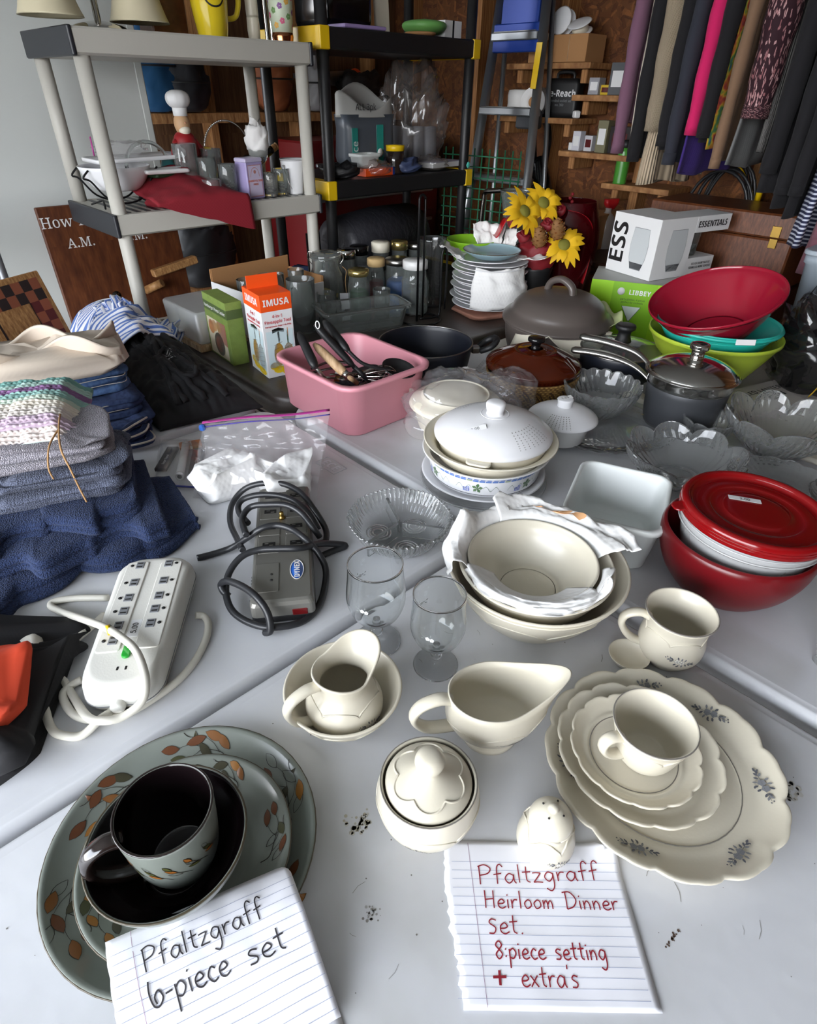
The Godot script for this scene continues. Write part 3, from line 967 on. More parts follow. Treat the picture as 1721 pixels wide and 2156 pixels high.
func cream_set() -> void:
	scallop_plate("dinner_plate", "large cream scalloped dinner plate with grey flower sprigs on its rim", Vector3(0.317, TB, -0.423), 0.1425, 0.024, 12, 0.15, [0.38, 1.28, 2.25, 3.3, 4.1, 5.0, 5.75])
	scallop_plate("salad_plate", "middle cream scalloped plate between dinner plate and saucer", Vector3(0.29, TB + 0.0105, -0.433), 0.1, 0.021, 12, 0.4, [])
	scallop_plate("saucer", "small cream scalloped saucer under the teacup", Vector3(0.283, TB + 0.0195, -0.4305), 0.0785, 0.019, 12, 0.2, [])
	# teacup on the saucer
	var c := thing("teacup", "cream teacup with angular handle standing on the saucer stack", "cup", Vector3(0.293, TB + 0.0275, -0.427), 0, "cream scalloped dinnerware")
	var cp := spl([[0, 0.002], [0.022, 0.002], [0.025, 0.0], [0.028, 0.002], [0.0345, 0.013], [0.0395, 0.032], [0.0425, 0.05], [0.0486, 0.066]], 4)
	part(c, "cup_body", lathe(wall(cp, 0.0032, 0.005), 64), M.stone)
	part(c, "rim_line", hoop(0.0478, 0.0668, 0.0009), M.stone_line)
	part(c, "embossed_band", band(cp, 0.047, 0.008, 8), M.stone)
	part(c, "handle", cup_handle([Vector3(0.041, 0.054, 0), Vector3(0.054, 0.06, 0), Vector3(0.064, 0.056, 0), Vector3(0.0655, 0.044, 0), Vector3(0.058, 0.031, 0), Vector3(0.046, 0.023, 0), Vector3(0.036, 0.021, 0)], 0.0046, 1.7), M.stone, Vector3.ZERO, Vector3(0, -2.85, 0))
	# mug
	var m := thing("mug", "cream flared mug with grey flower sprig and grey rim line", "mug", Vector3(0.392, TB, -0.612), 0, "cream scalloped dinnerware")
	var mp := spl([[0, 0.002], [0.026, 0.002], [0.03, 0.0], [0.033, 0.003], [0.0445, 0.022], [0.0465, 0.04], [0.043, 0.06], [0.0425, 0.074], [0.05, 0.092]], 4)
	part(m, "mug_body", lathe(wall(mp, 0.0034, 0.006), 64), M.stone)
	part(m, "rim_line", hoop(0.0492, 0.0928, 0.0011), M.stone_line)
	part(m, "embossed_band", band(mp, 0.064, 0.009, 6), M.stone)
	part(m, "handle", cup_handle([Vector3(0.04, 0.076, 0), Vector3(0.056, 0.083, 0), Vector3(0.073, 0.076, 0), Vector3(0.077, 0.06, 0), Vector3(0.068, 0.042, 0), Vector3(0.055, 0.03, 0), Vector3(0.043, 0.026, 0)], 0.0052, 1.6), M.stone, Vector3.ZERO, Vector3(0, 3.0, 0))
	var k := Ink.new(on_side(mp, 1.68, 0.037))
	sprig(k, 1.15)
	part(m, "flower_sprig", k.mesh(), M.ink)
	# a dish half hidden behind the mug
	var d := thing("spoon_rest", "small beige round dish half hidden behind the cream mug", "dish", Vector3(0.332, TB, -0.602), 0, "cream scalloped dinnerware")
	part(d, "dish_body", lathe(spl([[0, 0.001], [0.018, 0.0], [0.024, 0.004], [0.029, 0.012], [0.03, 0.014], [0.028, 0.0135], [0.022, 0.007], [0.012, 0.0045], [0, 0.004]], 3), 48), M.stone)
	# cereal bowl
	var b := thing("cereal_bowl", "cream bowl holding the small creamer jug", "bowl", Vector3(-0.0816, TB, -0.5015), 0, "cream scalloped dinnerware")
	var bp := spl([[0, 0.003], [0.036, 0.003], [0.04, 0.0], [0.044, 0.003], [0.06, 0.022], [0.07, 0.042], [0.0775, 0.056]], 4)
	part(b, "bowl_body", lathe(wall(bp, 0.0045, 0.007), 72), M.stone)
	part(b, "embossed_band", band(bp, 0.034, 0.008, 10), M.stone)
	# creamer jug in the bowl
	var j := thing("creamer", "small cream jug with pointed spout standing in a cream bowl", "jug", Vector3(-0.079, TB + 0.0075, -0.488), 0, "cream scalloped dinnerware")
	var jp := spl([[0, 0.002], [0.026, 0.002], [0.03, 0.0], [0.034, 0.003], [0.0475, 0.022], [0.05, 0.038], [0.044, 0.056], [0.034, 0.07], [0.0325, 0.08], [0.0385, 0.094]], 4)
	var spout := func(a: float, _k: int, q: Vector2) -> Vector3:
		var w := smoothstep(0.06, 0.096, q.y)
		var c0 := maxf(0.0, cos(a))
		var r: float = q.x * (1.0 + 0.62 * w * pow(c0, 3.0) - 0.1 * w * pow(sin(a), 2.0) * c0)
		return Vector3(r * cos(a), q.y + 0.016 * w * w * pow(c0, 2.0) + 0.006 * w * w * pow(maxf(0.0, -cos(a)), 2.0), r * sin(a))
	part(j, "jug_body", lathe(wall(jp, 0.0034, 0.006), 72, spout), M.stone, Vector3.ZERO, Vector3(0, 1.0, 0))
	part(j, "embossed_band", band(jp, 0.058, 0.007, 6), M.stone)
	part(j, "handle", cup_handle([Vector3(0.034, 0.088, 0), Vector3(0.05, 0.09, 0), Vector3(0.07, 0.082, 0), Vector3(0.077, 0.066, 0), Vector3(0.07, 0.046, 0), Vector3(0.058, 0.034, 0), Vector3(0.046, 0.03, 0)], 0.0052, 1.6), M.stone, Vector3.ZERO, Vector3(0, -2.55, 0))
	k = Ink.new(on_side(jp, 0.75, 0.034))
	sprig(k, 1.0)
	part(j, "flower_sprig", k.mesh(), M.ink)
	# sugar bowl
	var s := thing("sugar_bowl", "round cream lidded sugar bowl with a ball knob", "sugar bowl", Vector3(0.0273, TB, -0.3622), 0, "cream scalloped dinnerware")
	var sp := spl([[0, 0.002], [0.028, 0.002], [0.032, 0.0], [0.036, 0.003], [0.051, 0.02], [0.0572, 0.04], [0.0565, 0.058], [0.054, 0.074]], 4)
	part(s, "bowl_body", lathe(wall(sp, 0.0035, 0.006), 72), M.stone)
	part(s, "embossed_band", band(sp, 0.046, 0.009, 6), M.stone)
	part(s, "rim_line", hoop(0.0532, 0.0752, 0.0008), M.stone_line)
	var lp := spl([[0, 0.066], [0.04, 0.066], [0.0455, 0.0685], [0.0478, 0.072], [0.0465, 0.0755], [0.04, 0.0805], [0.03, 0.0855], [0.0195, 0.0915], [0.0125, 0.0965]], 3)
	var lid := part(s, "lid", lathe(lp + spl([[0.0118, 0.099], [0.0142, 0.1035], [0.0162, 0.1095], [0.0155, 0.1155], [0.0115, 0.1205], [0.006, 0.1225], [0, 0.123]], 3), 64), M.stone)
	part(lid, "embossed_band", band(lp.slice(9), 0.0815, -0.004, 6, 0.0015, 1.0), M.stone)
	k = Ink.new(on_side(sp, 1.75, 0.024))
	sprig(k, 1.0)
	part(s, "flower_sprig", k.mesh(), M.ink)
	# salt shaker
	var h := thing("salt_shaker", "small cream bell-shaped shaker on the top edge of the red-lettered note", "shaker", Vector3(0.159, TB + 0.002, -0.333), 0, "cream scalloped dinnerware")
	var hp := spl([[0, 0.001], [0.026, 0.0], [0.0305, 0.004], [0.032, 0.013], [0.0302, 0.026], [0.0268, 0.0365], [0.0235, 0.0405], [0.0222, 0.044], [0.0236, 0.049], [0.0226, 0.056], [0.018, 0.064], [0.0105, 0.0702], [0.006, 0.0722]], 4)
	part(h, "shaker_body", lathe(hp + [Vector2(0.0052, 0.0735), Vector2(0.0048, 0.0755), Vector2(0.0025, 0.0768), Vector2(0, 0.077)], 56), M.stone)
	part(h, "embossed_band", band(hp, 0.036, 0.012, 5), M.stone)
	part(h, "shoulder_line", band(hp, 0.0465, 0.004, 5), M.stone)
	for i in 4:
		part(h, "pour_hole", lathe([[0, 0], [0.0011, 0], [0.0011, 0.001], [0, 0.001]], 8), M.hole, Vector3(0.0115 * cos(0.6 + i * PI / 2), 0.07, 0.0115 * sin(0.6 + i * PI / 2)), Vector3(0.3 * sin(0.6 + i * PI / 2), 0, -0.3 * cos(0.6 + i * PI / 2)))
	k = Ink.new(on_side(hp, 1.25, 0.014))
	sprig(k, 0.8)
	part(h, "flower_sprig", k.mesh(), M.ink)
	gravy_boat()

func gravy_boat() -> void:
	var o := thing("gravy_boat", "cream gravy boat with long spout and loop handle", "gravy boat", Vector3(0.112, TB, -0.473), 0.2, "cream scalloped dinnerware")
	var seg := 64
	# heights, half length, half width, share of the spout
	var outer := [[0.0, 0.03, 0.027, 0.0], [0.0, 0.036, 0.032, 0.0], [0.006, 0.036, 0.032, 0.0], [0.013, 0.031, 0.0275, 0.0], [0.018, 0.036, 0.031, 0.02], [0.03, 0.052, 0.042, 0.08], [0.046, 0.06, 0.048, 0.18], [0.062, 0.0615, 0.048, 0.34], [0.076, 0.06, 0.0465, 0.62], [0.088, 0.0605, 0.0465, 1.0]]
	var inner := [[0.0885, 0.0582, 0.0442, 1.0], [0.076, 0.0572, 0.0437, 0.6], [0.062, 0.0585, 0.045, 0.33], [0.046, 0.057, 0.045, 0.16], [0.032, 0.05, 0.0395, 0.07], [0.024, 0.041, 0.033, 0.02], [0.0215, 0.03, 0.025, 0.0], [0.021, 0.01, 0.008, 0.0]]
	var rings := []
	for e in outer + inner:
		var q := []
		for j in seg:
			var a := TAU * j / seg
			var c := cos(a)
			var f: float = e[3] * pow(maxf(0.0, c), 3.0)
			var x: float = e[1] * c + 0.036 * f
			var z: float = e[2] * sin(a) * (1.0 - 0.18 * e[3] * pow(maxf(0.0, c), 1.5))
			q.append(Vector3(x, e[0] + 0.016 * f * e[3] + 0.004 * e[3] * pow(maxf(0, -c), 2.0), z))
		rings.append(q)
	part(o, "boat_body", loft(rings), M.stone)
	part(o, "handle", cup_handle([Vector3(-0.056, 0.083, 0), Vector3(-0.072, 0.088, 0), Vector3(-0.094, 0.08, 0), Vector3(-0.104, 0.062, 0), Vector3(-0.096, 0.044, 0), Vector3(-0.08, 0.034, 0), Vector3(-0.05, 0.032, 0)], 0.0055, 1.7), M.stone)
	var pts := []
	for i in 96:
		var a := TAU * i / 96.0
		var c := cos(a)
		var m := pow(absf(sin(3.0 * a)), 0.55)
		var y := 0.05 + 0.012 * (m - 0.6)
		var t := clampf((y - 0.03) / 0.032, 0, 1)
		var f := lerpf(0.08, 0.34, t) * pow(maxf(0.0, c), 3.0)
		pts.append(Vector3(lerpf(0.052, 0.062, pow(t, 0.5)) * c + 0.036 * f, y, lerpf(0.042, 0.0485, pow(t, 0.5)) * sin(a) * (1.0 - 0.18 * lerpf(0.08, 0.34, t) * pow(maxf(0.0, c), 1.5))))
	part(o, "embossed_band", tube(pts, 0.0015, 5, Vector3.UP, 1.0, true), M.stone)
	var k := Ink.new(func(q: Vector2) -> Vector3:
		var a := 1.35 - q.x / 0.05
		var t := clampf((0.032 + q.y - 0.018) / 0.028, 0, 1)
		return Vector3(lerpf(0.0375, 0.061, pow(t, 0.8)) * cos(a) + 0.003, 0.032 + q.y, lerpf(0.032, 0.0492, pow(t, 0.8)) * sin(a)))
	sprig(k, 1.35, true)
	part(o, "flower_sprig", k.mesh(), M.ink)

func wine_glass(label: String, at: Vector3, s: float, R: float) -> void:
	var o := thing("wine_glass", label, "glass", at, 0, "stemmed glasses with white flowers")
	var p := spl([[0.0055, 0.047], [0.018, 0.05], [0.034, 0.062], [0.0425, 0.085], [0.0428, 0.105], [0.0405, 0.13], [R / s, 0.154]], 5)
	var q := []
	for e in p:
		q.append(e * s)
	var inn := []
	for i in range(q.size() - 1, 0, -1):
		inn.append(Vector2(maxf(q[i].x - 0.0009, 0.0), q[i].y + (0.0012 if i < 6 else 0.0)))
	var st := []
	for e in spl([[0, 0.0], [0.034, 0.0], [0.0352, 0.0012], [0.034, 0.0024], [0.02, 0.004], [0.009, 0.008], [0.0062, 0.015], [0.0085, 0.02], [0.0095, 0.025], [0.0075, 0.03], [0.0058, 0.034], [0.0072, 0.0385], [0.006, 0.043], [0.0055, 0.047]], 3):
		st.append(e * s)
	part(o, "bowl", lathe(q + [q[-1] + Vector2(-0.0004, 0.0006)] + inn + [Vector2(0, inn[-1].y)], 56), M.glass)
	part(o, "rim", hoop(R - 0.0004, 0.1545 * s, 0.001), M.glass)
	part(o, "stem_and_foot", lathe(st, 40), M.glass)
	for i in 3:
		var k := Ink.new(on_side(q, 1.9 + i * TAU / 3, 0.1 * s, 0.0005))
		for c in [Vector2(-0.003, 0), Vector2(0.0032, 0.001)]:
			for n in 5:
				k.dot(c + Vector2.from_angle(TAU * n / 5 + 0.3) * 0.0019, 0.0014, rgb(245, 245, 245), 7)
		for e in [[0.006, 0.002, 0.4], [0.009, 0.0, -0.2], [0.011, 0.004, 0.8], [-0.001, 0.005, 1.6]]:
			k.leaf(Vector2(e[0], e[1]), e[2], 0.004, 0.0014, rgb(126, 130, 126))
		part(o, "white_flowers", k.mesh(), M.ink)

func stroke_font() -> Dictionary:
	return {
		"P": [1.25, [[0.0, 2.0], [0.03, 1.0], [0.05, -0.05]], [[-0.1, 1.9], [0.5, 2.1], [1.0, 1.7], [0.75, 1.15], [0.08, 0.95]]],
		"f": [0.95, [[0.85, 1.8], [0.6, 2.1], [0.35, 1.8], [0.3, 1.0], [0.3, -0.05]], [[0.0, 0.95], [0.7, 1.1]]],
		"a": [1.15, [[0.8, 0.85], [0.4, 1.02], [0.05, 0.5], [0.35, 0.0], [0.72, 0.35], [0.82, 0.95], [0.84, 0.3], [1.0, 0.0]]],
		"l": [0.5, [[0.12, 2.0], [0.13, 1.0], [0.14, 0.0]]],
		"t": [0.85, [[0.32, 1.75], [0.3, 1.0], [0.32, 0.25], [0.6, 0.05]], [[-0.05, 1.1], [0.7, 1.18]]],
		"z": [1.0, [[0.0, 1.0], [0.35, 1.04], [0.72, 1.0]], [[0.72, 1.0], [0.4, 0.5], [0.05, 0.0]], [[0.05, 0.0], [0.4, 0.04], [0.85, 0.0]]],
		"g": [1.1, [[0.78, 0.9], [0.35, 1.05], [0.05, 0.5], [0.4, 0.05], [0.74, 0.5], [0.78, 0.95], [0.8, -0.4], [0.5, -0.95], [0.1, -0.7]]],
		"r": [0.85, [[0.05, 1.0], [0.1, 0.5], [0.1, 0.0]], [[0.1, 0.5], [0.35, 0.95], [0.7, 0.95]]],
		"H": [1.3, [[0.05, 2.0], [0.07, 1.0], [0.08, 0.0]], [[0.95, 2.0], [0.93, 1.0], [0.95, 0.0]], [[0.05, 0.95], [0.5, 1.0], [0.95, 1.05]]],
		"e": [1.0, [[0.1, 0.5], [0.5, 0.52], [0.75, 0.7], [0.5, 1.02], [0.12, 0.7], [0.15, 0.2], [0.5, 0.0], [0.9, 0.2]]],
		"i": [0.45, [[0.12, 1.0], [0.12, 0.5], [0.15, 0.0]], [[0.08, 1.42], [0.17, 1.56]]],
		"o": [1.0, [[0.45, 1.0], [0.08, 0.6], [0.3, 0.02], [0.75, 0.3], [0.7, 0.85], [0.42, 1.0]]],
		"m": [1.3, [[0.05, 1.0], [0.08, 0.5], [0.08, 0.0]], [[0.08, 0.5], [0.35, 0.95], [0.5, 0.6], [0.5, 0.0]], [[0.52, 0.5], [0.8, 0.95], [0.98, 0.6], [1.0, 0.0]]],
		"D": [1.5, [[0.2, 1.9], [0.22, 1.0], [0.2, 0.0]], [[-0.1, 1.9], [0.7, 1.95], [1.25, 1.1], [0.9, 0.3], [0.2, 0.0]]],
		"n": [1.0, [[0.05, 1.0], [0.08, 0.5], [0.08, 0.0]], [[0.08, 0.5], [0.4, 0.98], [0.66, 0.6], [0.68, 0.0]]],
		"s": [0.9, [[0.7, 0.95], [0.3, 1.05], [0.12, 0.75], [0.6, 0.4], [0.5, 0.05], [0.05, 0.05]]],
		"S": [1.0, [[0.75, 1.25], [0.3, 1.35], [0.12, 1.0], [0.65, 0.55], [0.5, 0.05], [0.05, 0.05]]],
		".": [0.5, [[0.15, 0.0], [0.25, 0.12]]],
		"8": [1.0, [[0.5, 0.95], [0.12, 1.4], [0.5, 1.8], [0.82, 1.4], [0.5, 0.95], [0.12, 0.45], [0.45, 0.0], [0.85, 0.45], [0.5, 0.95]]],
		":": [0.6, [[0.2, 0.2], [0.3, 0.34]], [[0.2, 0.9], [0.3, 1.04]]],
		"p": [1.05, [[0.08, 1.0], [0.1, 0.0], [0.1, -0.9]], [[0.08, 0.75], [0.5, 1.05], [0.82, 0.6], [0.5, 0.05], [0.1, 0.2]]],
		"c": [0.9, [[0.72, 0.85], [0.4, 1.05], [0.08, 0.5], [0.4, 0.0], [0.8, 0.15]]],
		"6": [1.05, [[0.1, 1.9], [0.02, 1.0], [0.2, 0.15], [0.6, 0.0], [0.95, 0.5], [0.7, 1.05], [0.35, 0.7], [0.45, 0.2]]],
		"-": [0.8, [[0.1, 0.65], [0.4, 0.68], [0.65, 0.72]]],
		"+": [1.3, [[0.5, 0.1], [0.5, 0.8], [0.52, 1.5]], [[-0.05, 0.85], [0.5, 0.88], [1.05, 0.9]]],
		"x": [0.95, [[0.0, 1.0], [0.35, 0.5], [0.75, 0.0]], [[0.72, 1.0], [0.35, 0.5], [0.0, 0.0]]],
		"'": [0.35, [[0.12, 2.0], [0.1, 1.6]]],
	}

func pen(k: Ink, s: String, o: Vector2, size: float, end_x: float, w: float, col: Color, slant := 0.0) -> void:
	# handwriting: s from o, stretched so that it ends at end_x; y of the drawing runs up
	var font := stroke_font()
	var total := 0.0
	for ch in s:
		total += font[ch][0] if font.has(ch) else 1.0
	var sx := (end_x - o.x) / total
	var x := o.x
	for ch in s:
		if font.has(ch):
			var g: Array = font[ch]
			for i in range(1, g.size()):
				var pts := []
				for e in g[i]:
					pts.append(Vector2(x + e[0] * sx, o.y + e[1] * size + (x - o.x) * slant))
				k.stroke(spl(pts, 4), w * (1.7 if ch == "+" else 1.0), col)
			x += g[0] * sx
		else:
			x += sx

func notes() -> void:
	# note with red lettering: a torn half sheet lying on the table; drawing x = world x, y = -world z
	var r := RandomNumberGenerator.new()
	r.seed = 31
	var curl := func(x: float, z: float) -> float: return TB + 0.0012 + 0.0012 * (0.5 + 0.5 * nz.get_noise_2d(x * 18.0, z * 18.0)) + 0.01 * smoothstep(0.2, 0.245, x) * smoothstep(-0.3, -0.335, z)
	var red := thing("handwritten_note", "torn lined note lettered in red pen beneath the small shaker", "note", Vector3.ZERO)
	var tear := []
	for i in 33:
		tear.append(r.randfn() * 0.0012)
	part(red, "paper", sheet(28, 32, func(u: float, v: float) -> Vector3:
		var z := lerpf(-0.333, -0.182, v)
		var x0: float = 0.048 + 0.006 * v + tear[int(v * 32)] - 0.004 * sin(v * 5.0)
		var x1 := lerpf(0.236, 0.242, v)
		var x := lerpf(x0, x1, u)
		if v < 0.001 and u > 0.9:
			z += 0.012 * (u - 0.9) * 10.0
		return Vector3(x, curl.call(x, z), z), 0.0003), M.paper)
	var k := Ink.new(func(q: Vector2) -> Vector3: return Vector3(q.x, curl.call(q.x, -q.y) + 0.0005, -q.y))
	for i in 15:
		var z := -0.311 + 0.0086 * i
		var pts := []
		for j in 14:
			pts.append(Vector2(lerpf(0.054, 0.234, j / 13.0), -z))
		k.stroke(pts, 0.00032, rgb(150, 158, 190))
	var mg := []
	for j in 12:
		mg.append(Vector2(lerpf(0.073, 0.081, j / 11.0), lerpf(0.331, 0.184, j / 11.0)))
	k.stroke(mg, 0.0004, rgb(150, 110, 140))
	part(red, "ruled_lines", k.mesh(), M.ink)
	k = Ink.new(func(q: Vector2) -> Vector3: return Vector3(q.x, curl.call(q.x, -q.y) + 0.0008, -q.y))
	var rc := rgb(140, 24, 40)
	pen(k, "Pfaltzgraff", Vector2(0.083, 0.2885), 0.0092, 0.214, 0.0012, rc, 0.05)
	pen(k, "Heirloom Dinner", Vector2(0.0865, 0.266), 0.0082, 0.227, 0.0012, rc)
	pen(k, "Set.", Vector2(0.088, 0.243), 0.0095, 0.125, 0.0012, rc)
	pen(k, "8:piece setting", Vector2(0.0925, 0.222), 0.0082, 0.203, 0.0013, rc)
	pen(k, "+", Vector2(0.089, 0.2), 0.0085, 0.104, 0.0014, rc)
	pen(k, "extra's", Vector2(0.115, 0.2), 0.009, 0.171, 0.0012, rc)
	part(red, "handwriting", k.mesh(), M.ink)
	# the second note leans on the grey plates
	var A := Vector3(-0.274, 0.7835, -0.216)
	var B := Vector3(-0.117, 0.786, -0.286)
	var Cc := Vector3(-0.053, 0.7455, -0.175)
	var D := A + (Cc - B) * 1.06
	D.y = 0.7445
	var place := func(u: float, v: float) -> Vector3:
		var p := A.lerp(B, u).lerp(D.lerp(Cc, u), v)
		p.y += 0.016 * maxf(0.0, sin(PI * pow(v, 0.8))) + 0.0015 * nz.get_noise_2d(u * 4.0, v * 4.0)
		return p
	var blk := thing("handwritten_note", "lined note lettered in black pen leaning on the grey leaf plates", "note", Vector3.ZERO)
	part(blk, "paper", sheet(30, 24, func(u: float, v: float) -> Vector3:
		var uu := u
		var vv := v
		if u < 0.001:
			uu = absf(nz.get_noise_1d(v * 40.0)) * 0.012
		var corner := Vector2(maxf(0.0, u - 0.93) / 0.07, maxf(0.0, 0.09 - v) / 0.09)
		if corner.length() > 1.0:
			var c := corner.normalized()
			uu = 0.93 + c.x * 0.07
			vv = 0.09 - c.y * 0.09
		return place.call(uu, vv), 0.0003), M.paper)
	var on := func(h: float) -> Callable:
		return func(q: Vector2) -> Vector3: return place.call(q.x / 0.1719, -q.y / 0.1342) + Vector3(0, h, 0)
	k = Ink.new(on.call(0.0006))
	for i in 14:
		var v := 0.016 + 0.0086 * i
		var pts := []
		for j in 14:
			pts.append(Vector2(lerpf(0.001, 0.1705, j / 13.0), -v))
		if v < 0.13:
			k.stroke(pts, 0.00034, rgb(140, 148, 176))
	mg = []
	for j in 12:
		mg.append(Vector2(0.0222, -0.131 * j / 11.0))
	k.stroke(mg, 0.0004, rgb(150, 110, 140))
	part(blk, "ruled_lines", k.mesh(), M.ink)
	k = Ink.new(on.call(0.0009))
	var bc := rgb(44, 42, 46)
	pen(k, "Pfaltzgraff", Vector2(0.0295, -0.0405), 0.0096, 0.138, 0.0013, bc)
	pen(k, "6-piece", Vector2(0.0285, -0.0685), 0.0105, 0.097, 0.0014, bc, -0.03)
	pen(k, "set", Vector2(0.112, -0.072), 0.0105, 0.149, 0.0014, bc)
	part(blk, "handwriting", k.mesh(), M.ink)
	var under := [Vector3(-0.17, 0, -0.252), Vector3(-0.093, 0, -0.2475), Vector3(-0.0475, 0, -0.165), Vector3(-0.12, 0, -0.12)]
	single("loose_sheet", "blank sheet showing beneath the black-lettered note", "paper", sheet(10, 10, func(u: float, v: float) -> Vector3:
		var p: Vector3 = under[0].lerp(under[1], u).lerp(under[3].lerp(under[2], u), v)
		p.y = TB + 0.0012
		if u > 0.9 and v < 0.1:
			p = p.lerp(Vector3(-0.099, TB + 0.0012, -0.243), 0.5)
		return p, 0.0003), M.paper, Vector3.ZERO)

func nest_bowl(label: String, at: Vector3, R: float, h: float, rib: float) -> Node3D:
	var o := thing("serving_bowl", label, "bowl", at, 0, "nested cream serving bowls")
	var p := spl([[0, 0.003], [R * 0.45, 0.003], [R * 0.48, 0.0], [R * 0.53, 0.003], [R * 0.72, h * 0.32], [R * 0.86, h * 0.62], [R * 0.93, h * 0.86], [R, h]], 4)
	part(o, "bowl_body", lathe(wall(p, 0.005, 0.008), 96), M.stone)
	if rib > 0.0:
		part(o, "embossed_band", band(p, h * 0.6, h * 0.16, 8, 0.0013), M.stone)
		part(o, "rim_ridge", hoop(R * 0.955, h * 0.9, 0.0015), M.stone)
	return o

func paper_towel(label: String, a0: float, a1: float, path: Array, c: Vector3, sd: float, print_leaf := false, peak := Vector2(0.5, 0.0), far := 0.0) -> void:
	var pts := spl(path, 4)
	var f := func(u: float, v: float) -> Vector3:
		var a := lerpf(a0, a1, u)
		var i := v * (pts.size() - 1)
		var q: Vector2 = pts[int(i)].lerp(pts[mini(int(i) + 1, pts.size() - 1)], i - int(i))
		var n := nz.get_noise_2d(u * 2.6 + sd, v * 2.0 + sd)
		var n2 := nz.get_noise_2d(u * 9.0 + sd, v * 6.0)
		var pk := exp(-pow((u - peak.x) * 7.0, 2.0)) * peak.y * v
		var rr := q.x + (0.012 * n + 0.003 * n2) * v + far * v * pow(u, 2.0) - pk * 0.2
		return c + Vector3(rr * cos(a), q.y + (0.01 * n + 0.003 * n2) * v + pk, rr * sin(a))
	var o := thing("paper_towel", label, "paper towel", Vector3.ZERO, 0, "paper towels between the bowls")
	part(o, "towel_sheet", sheet(44, 18, f, 0.0009), M.towel_paper)
	if print_leaf:
		var k := Ink.new(func(q: Vector2) -> Vector3: return f.call(q.x, q.y) + Vector3(0, 0.0013, 0))
		for e in [[0.3, 0.62, 0.1, 0.26, 0.16], [0.42, 0.66, 0.9, 0.2, 0.1], [0.26, 0.8, -0.5, 0.16, 0.1], [0.62, 0.6, 1.9, 0.16, 0.1]]:
			k.leaf(Vector2(e[0], e[1]), e[2], e[3], e[4], rgb(232, 178, 130))
		part(o, "printed_leaf", k.mesh(), M.ink)

func nested_bowls() -> void:
	nest_bowl("large outer cream bowl of the nested stack beside the mug", Vector3(0.199, TB, -0.702), 0.1385, 0.105, 1.0)
	nest_bowl("middle cream bowl between the paper towels of the nested stack", Vector3(0.194, TB + 0.034, -0.692), 0.117, 0.08, 0.0)
	nest_bowl("innermost smallest cream bowl of the nested stack", Vector3(0.188, TB + 0.055, -0.691), 0.098, 0.066, 0.0)
	var c := Vector3(0.19, TB, -0.69)
	paper_towel("crumpled white paper towel folded over the front of the inner bowl", 0.75, 2.95, [[0.06, 0.1], [0.085, 0.117], [0.099, 0.125], [0.106, 0.123], [0.112, 0.117]], c, 3.0)
	paper_towel("ribbed white paper towel edge lying along the front between two bowls", 0.2, 1.75, [[0.1, 0.118], [0.107, 0.123], [0.115, 0.123], [0.119, 0.119]], c, 13.0, false, Vector2(0.2, 0.02))
	paper_towel("white paper towel rising in a peak at the rear of the nested bowls", 2.9, 4.5, [[0.099, 0.112], [0.106, 0.126], [0.116, 0.136], [0.128, 0.134], [0.133, 0.112]], c, 21.0, false, Vector2(0.45, 0.05))
	paper_towel("white paper towel printed with orange leaves over the nested bowls", 4.3, 6.2, [[0.099, 0.116], [0.105, 0.125], [0.116, 0.128], [0.127, 0.13], [0.137, 0.131]], c, 33.0, true, Vector2(0.0, 0.02), 0.028)

func front() -> void:
	dark_set()
	cream_set()
	wine_glass("taller stemmed glass with white flowers near the silver power strip", Vector3(-0.045, TB, -0.632), 1.0, 0.0392)
	wine_glass("shorter stemmed glass with white flowers between jug and bowls", Vector3(0.044, TB, -0.588), 0.91, 0.0362)
	notes()
	nested_bowls()

func tagged(label: String, o: Node3D, w: float, h: float, at: Vector3, rot: Vector3, words := "") -> void:
	# a small white price sticker
	var s := part(o, "price_sticker", box(w, 0.0004, h, 0.0001), M.white_card, at, rot, label)
	if words != "":
		part(s, "price", text(words, h * 0.7, 0.0003), M.black, Vector3(0, 0.0006, 0), Vector3(-PI / 2, 0, 0))

func perforations(o: Node3D, prof: Array, a0: float, a1: float, y0: float, y1: float) -> void:
	var k := Ink.new(func(q: Vector2) -> Vector3:
		var r := rad_at(prof, q.y) + 0.0003
		return Vector3(r * cos(q.x), q.y + 0.0004, r * sin(q.x)))
	for i in 8:
		for j in 8:
			var y := lerpf(y0, y1, j / 7.0)
			var a := lerpf(a0, a1, (i + 0.5) / 8.0)
			var r := rad_at(prof, y)
			var p := PackedVector2Array()
			for n in 6:
				p.append(Vector2(a + 0.0011 / r * cos(TAU * n / 6), y + 0.0006 * sin(TAU * n / 6)))
			k.poly(p, rgb(120, 118, 112))
	part(o, "steam_holes", k.mesh(), M.ink).set_meta("kind", "stuff")

